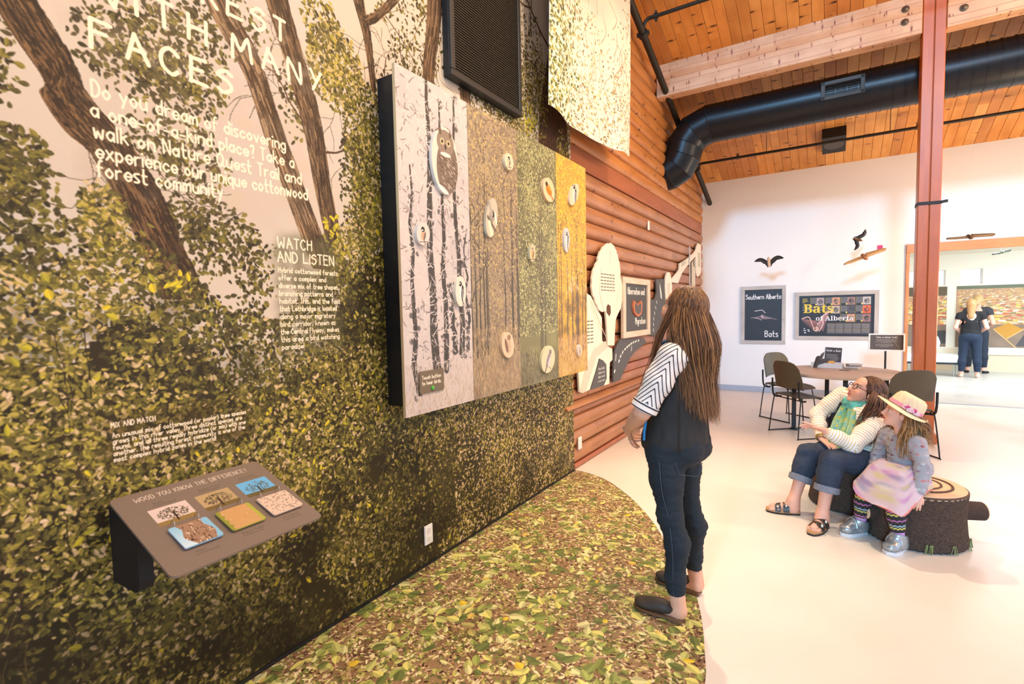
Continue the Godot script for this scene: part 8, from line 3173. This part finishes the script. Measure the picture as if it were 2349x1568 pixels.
	# glittery trainers
	im = canvas(128, 128, c8(176, 180, 180))
	for i in 900:
		oval(im, Vector2(rng.randf() * 128, rng.randf() * 128), Vector2(rng.randf_range(1, 3), rng.randf_range(1, 2)), rng.randf() * 3.0, [c8(236, 236, 230), c8(120, 150, 160), c8(150, 190, 200), c8(206, 196, 170), c8(96, 104, 110)][rng.randi() % 5])
	var gm := mat(Color.WHITE, 0.28, 0.55, tex(im))
	var ws := mat(c8(226, 224, 222), 0.5)
	for q in [[Vector3(2.275, 0, -4.035), Vector3(2.128, 0, -3.895), false], [Vector3(2.455, 0.0, -3.885), Vector3(2.362, 0, -3.722), true]]:
		var sh: Node3D = shoe(o, "trainer", q[0], q[1], 0.092, 0.11, gm, ws, 0.022, 0.0, 0.0, (al if q[2] else ar) + Vector3(0, 0.008, 0))
		var d: Vector3 = (q[1] - q[0]).normalized()
		var sd := d.cross(Vector3.UP).normalized()
		for t in [0.45, 0.58]:
			var pts := []
			for i in 9:
				var a := PI * (0.12 + 0.76 * i / 8.0)
				pts.append(q[0] + d * q[0].distance_to(q[1]) * t + sd * cos(a) * 0.049 + Vector3(0, 0.028 + sin(a) * (0.1 - 0.05 * (t - 0.35)), 0))
			var st := MB.new()
			st.tube(pts, 0.008, 6, true, Vector2(1.0, 0.5))
			put("shoe_strap", st, gm, sh)
		if q[2]:
			var fl := MB.new()
			fl.ell(q[0] - d * 0.03 + sd * 0.03 + Vector3(0, 0.06, 0), Vector3(0.034, 0.014, 0.03), look(Vector3(0.5, 0.6, 0.6)), 16)
			put("heel_light", fl, ws, sh, "round white disc behind the heel")
	# hair
	var cols := [lin(176, 128, 76), lin(142, 98, 56), lin(206, 160, 104), lin(120, 82, 48)]
	var hm := vmat(0.45)
	var ms := Blob.new()
	ms.ell(hc + hb * Vector3(0, 0.03, -0.026), Vector3(0.07, 0.075, 0.076), hb, 0.02)
	ms.cap(hc + hb * Vector3(0.0, -0.02, -0.065), Vector3(2.535, 0.70, -3.99), 0.05, 0.04, 0.03)
	ms.cut(hc + hb * Vector3(0, 0.05, 0.03), hb * Vector3(0, -0.4, 1), 0.2)
	mb = ms.build(0.007)
	mb.use_col = true
	for i in mb.v.size():
		mb.c[i] = cols[1]
	var hair := put("hair", mb, hm, o)
	var falls := [Vector3(2.37, 0.60, -4.11), Vector3(2.50, 0.66, -4.10), Vector3(2.585, 0.68, -4.04), Vector3(2.59, 0.67, -3.98), Vector3(2.57, 0.68, -3.95)]
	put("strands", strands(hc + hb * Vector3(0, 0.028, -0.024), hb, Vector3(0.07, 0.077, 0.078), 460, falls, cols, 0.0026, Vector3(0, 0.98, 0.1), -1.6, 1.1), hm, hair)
	var lock := [Vector3(2.49, 0.63, -3.93), Vector3(2.455, 0.605, -3.915), Vector3(2.43, 0.62, -3.925)]
	put("side_lock", strands(hc + hb * Vector3(0, 0.02, -0.02), hb, Vector3(0.069, 0.075, 0.074), 240, lock, cols, 0.0028, Vector3(0, 0.98, 0.0), 1.1, 1.62), hm, hair)
	# straw hat
	var hat := thing("sun_hat", "cream straw hat with a pink ribbon and flowers on the girl's head", "hat", hc + hb * Vector3(0, 0.06, 0))
	var tilt := hb * Basis(Vector3.RIGHT, -0.28)
	var straw := mat(Color.WHITE, 0.85, 0.0, cloth(c8(238, 218, 178), 35, 0.06, 128, 0.2))
	var hx := Transform3D(tilt * Basis(Vector3(1, 0, 0), Vector3(0, 1, 0), Vector3(0, 0, 1.12)), hc + hb * Vector3(0, 0.04, -0.02))
	var cr := MB.new()
	cr.lathe([Vector2(0.086, 0.0), Vector2(0.084, 0.03), Vector2(0.079, 0.065), Vector2(0.07, 0.085), Vector2(0.05, 0.097), Vector2(0.025, 0.094), Vector2(0.0, 0.086)], 40, hx)
	put("crown", cr, straw, hat)
	rows = []
	for i in 5:
		var t := i / 4.0
		var row := []
		for j in 49:
			var a := TAU * j / 48
			var rr := lerpf(0.084, 0.133, t)
			# back brim turned up a little, sides rolled down
			row.append(hx * Vector3(cos(a) * rr, -0.004 - 0.022 * t * absf(cos(a)) + 0.012 * t * maxf(0.0, -sin(a)), sin(a) * rr * (1.08 if sin(a) > 0 else 0.9)))
		rows.append(row)
	var brim := MB.new()
	brim.sheet(rows, 0.003)
	put("brim", brim, straw, hat)
	var rb := MB.new()
	rb.lathe([Vector2(0.0885, 0.003), Vector2(0.087, 0.024)], 40, hx)
	put("ribbon", rb, mat(c8(236, 150, 170), 0.6), hat, "pink ribbon")
	for k in 7:
		var a := 0.35 - k * 0.13
		var fl := MB.new()
		for i in 6:
			var q := hx * (Vector3(cos(a) * 0.092, 0.014 + 0.006 * sin(k * 2.0), sin(a) * 0.092) + Vector3(0, sin(TAU * i / 6) * 0.008, cos(TAU * i / 6) * 0.008))
			fl.ell(q, Vector3.ONE * 0.0065, Basis.IDENTITY, 8)
		put("flower", fl, mat([c8(244, 196, 210), c8(224, 96, 150), c8(240, 220, 224)][k % 3], 0.7), hat)


func gallery_visitors() -> void:
	var a := thing("person", "woman seen from behind in a black tee and blue jeans standing in the gallery", "person", Vector3(4.45, 0, -13.6))
	visitor(a, Vector3(4.45, 0, -13.6), 1.0, Vector3(0.1, 0, -1), c8(20, 20, 22), c8(30, 42, 62), [lin(150, 104, 60), lin(190, 146, 96)], 0.24, c8(206, 180, 160))
	var b := thing("person", "fair-haired visitor in dark jeans half hidden behind the black-tee woman in the gallery", "person", Vector3(4.72, 0, -14.55))
	visitor(b, Vector3(4.72, 0, -14.55), 1.06, Vector3(0.25, 0, -1), c8(54, 56, 62), c8(34, 40, 52), [lin(206, 176, 124), lin(176, 140, 90)], 0.05, c8(30, 28, 28))


func visitor(o: Node3D, at: Vector3, s: float, f: Vector3, top: Color, legs: Color, hair: Array, fall: float, shoes: Color) -> void:
	var b := look(f)
	var p := func(x, y, z): return at + b * (Vector3(x, y, z) * s)
	var skin := lin(226, 170, 146)
	var hc: Vector3 = p.call(0, 1.48, 0.02)
	var bl := Blob.new()
	bl.cap(p.call(0, 0.9, 0), p.call(0, 1.25, 0), 0.1 * s, 0.11 * s, 0.05)
	bl.cap(p.call(0, 1.28, -0.01), p.call(0, 1.42, 0), 0.05 * s, 0.048 * s, 0.03)
	var arms := []
	for x in [-1, 1]:
		arms.append([p.call(x * 0.17, 1.27, -0.01), p.call(x * 0.235, 1.02, -0.06), p.call(x * 0.15, 0.93, 0.1)])
		bl.chain(arms[-1], [0.045 * s, 0.037 * s, 0.027 * s], 0.02)
		bl.chain([p.call(x * 0.085, 0.86, 0), p.call(x * 0.105, 0.48, 0.015), p.call(x * 0.12, 0.06, -0.02)], [0.08 * s, 0.055 * s, 0.034 * s], 0.02)
		bl.cap(p.call(x * 0.12, 0.05, -0.02), p.call(x * 0.15, 0.03, 0.1), 0.03 * s, 0.024 * s, 0.02)
	var mb := bl.build(0.016)
	var hd := Blob.new()
	head_prims(hd, hc, b, s)
	mb.add(hd.build(0.008))
	var hn := Blob.new()
	for x in [0, 1]:
		hand(hn, arms[x][2], b * Vector3(0.5 if x == 0 else -0.5, -0.3, 0.8), b * Vector3(1 if x == 0 else -1, 0, 0), 1.0 if x == 0 else -1.0, [0.3, 0.35, 0.4, 0.4], s)
	mb.add(hn.build(0.006))
	face_colors(mb, hc, b, s, skin, lin(190, 110, 100), hair[1], lin(60, 50, 40))
	put("body", mb, vmat(0.6), o)
	var tb := Blob.new()
	tb.ell(p.call(0, 1.12, 0), Vector3(0.165, 0.2, 0.115) * s, b, 0.05)
	tb.ell(p.call(0, 0.9, 0), Vector3(0.165, 0.17, 0.125) * s, b, 0.05)
	tb.cap(p.call(-0.13, 1.29, -0.01), p.call(0.13, 1.29, -0.01), 0.062 * s, 0.062 * s, 0.05)
	for q in arms:
		tb.cap(q[0], q[0].lerp(q[1], 0.3), 0.062 * s, 0.06 * s, 0.03)
		tb.cut(q[0].lerp(q[1], 0.36), q[1] - q[0], 0.12)
	tb.cut(p.call(0, 0.79, 0), Vector3.DOWN, 0.3)
	mb = tb.build(0.014)
	wrinkle(mb, 0.008, 8.0, Vector3.ONE, 41)
	put("tee_shirt", mb, mat(top, 0.85), o)
	var jb := Blob.new()
	jb.ell(p.call(0, 0.84, -0.01), Vector3(0.165, 0.13, 0.135) * s, b, 0.05)
	for x in [-1, 1]:
		jb.chain([p.call(x * 0.085, 0.8, 0), p.call(x * 0.105, 0.48, 0.015), p.call(x * 0.115, 0.32, -0.02), p.call(x * 0.12, 0.11, -0.02)], [0.098 * s, 0.07 * s, 0.066 * s, 0.05 * s], 0.03)
		jb.cut(p.call(x * 0.12, 0.125, -0.02), Vector3.DOWN, 0.1)
	mb = jb.build(0.013)
	put("jeans", mb, tri_mat(cloth(legs, 43, 0.2, 128), 3.0, 0.9), o)
	var ms := Blob.new()
	ms.ell(hc + b * Vector3(0, 0.035, -0.025) * s, Vector3(0.083, 0.092, 0.098) * s, b, 0.02)
	ms.cap(hc + b * Vector3(0, 0.0, -0.06) * s, hc + b * Vector3(0.01, -fall, -0.1) * s, 0.078 * s, 0.05 * s, 0.03)
	ms.cut(hc + b * Vector3(0, 0.05, 0.055) * s, b * Vector3(0, -0.3, 1), 0.2)
	mb = ms.build(0.01)
	mb.use_col = true
	for i in mb.v.size():
		mb.c[i] = hair[0].lerp(hair[1], 0.5 + 0.5 * sin(mb.v[i].x * 260.0 + mb.v[i].y * 20.0))
	put("hair", mb, vmat(0.45), o)
	var sm := mat(shoes, 0.7)
	for x in [-1, 1]:
		shoe(o, "shoe", p.call(x * 0.118, 0, -0.07), p.call(x * 0.17, 0, 0.16), 0.09 * s, 0.06, sm, sm, 0.01, 0.0, 0.8)
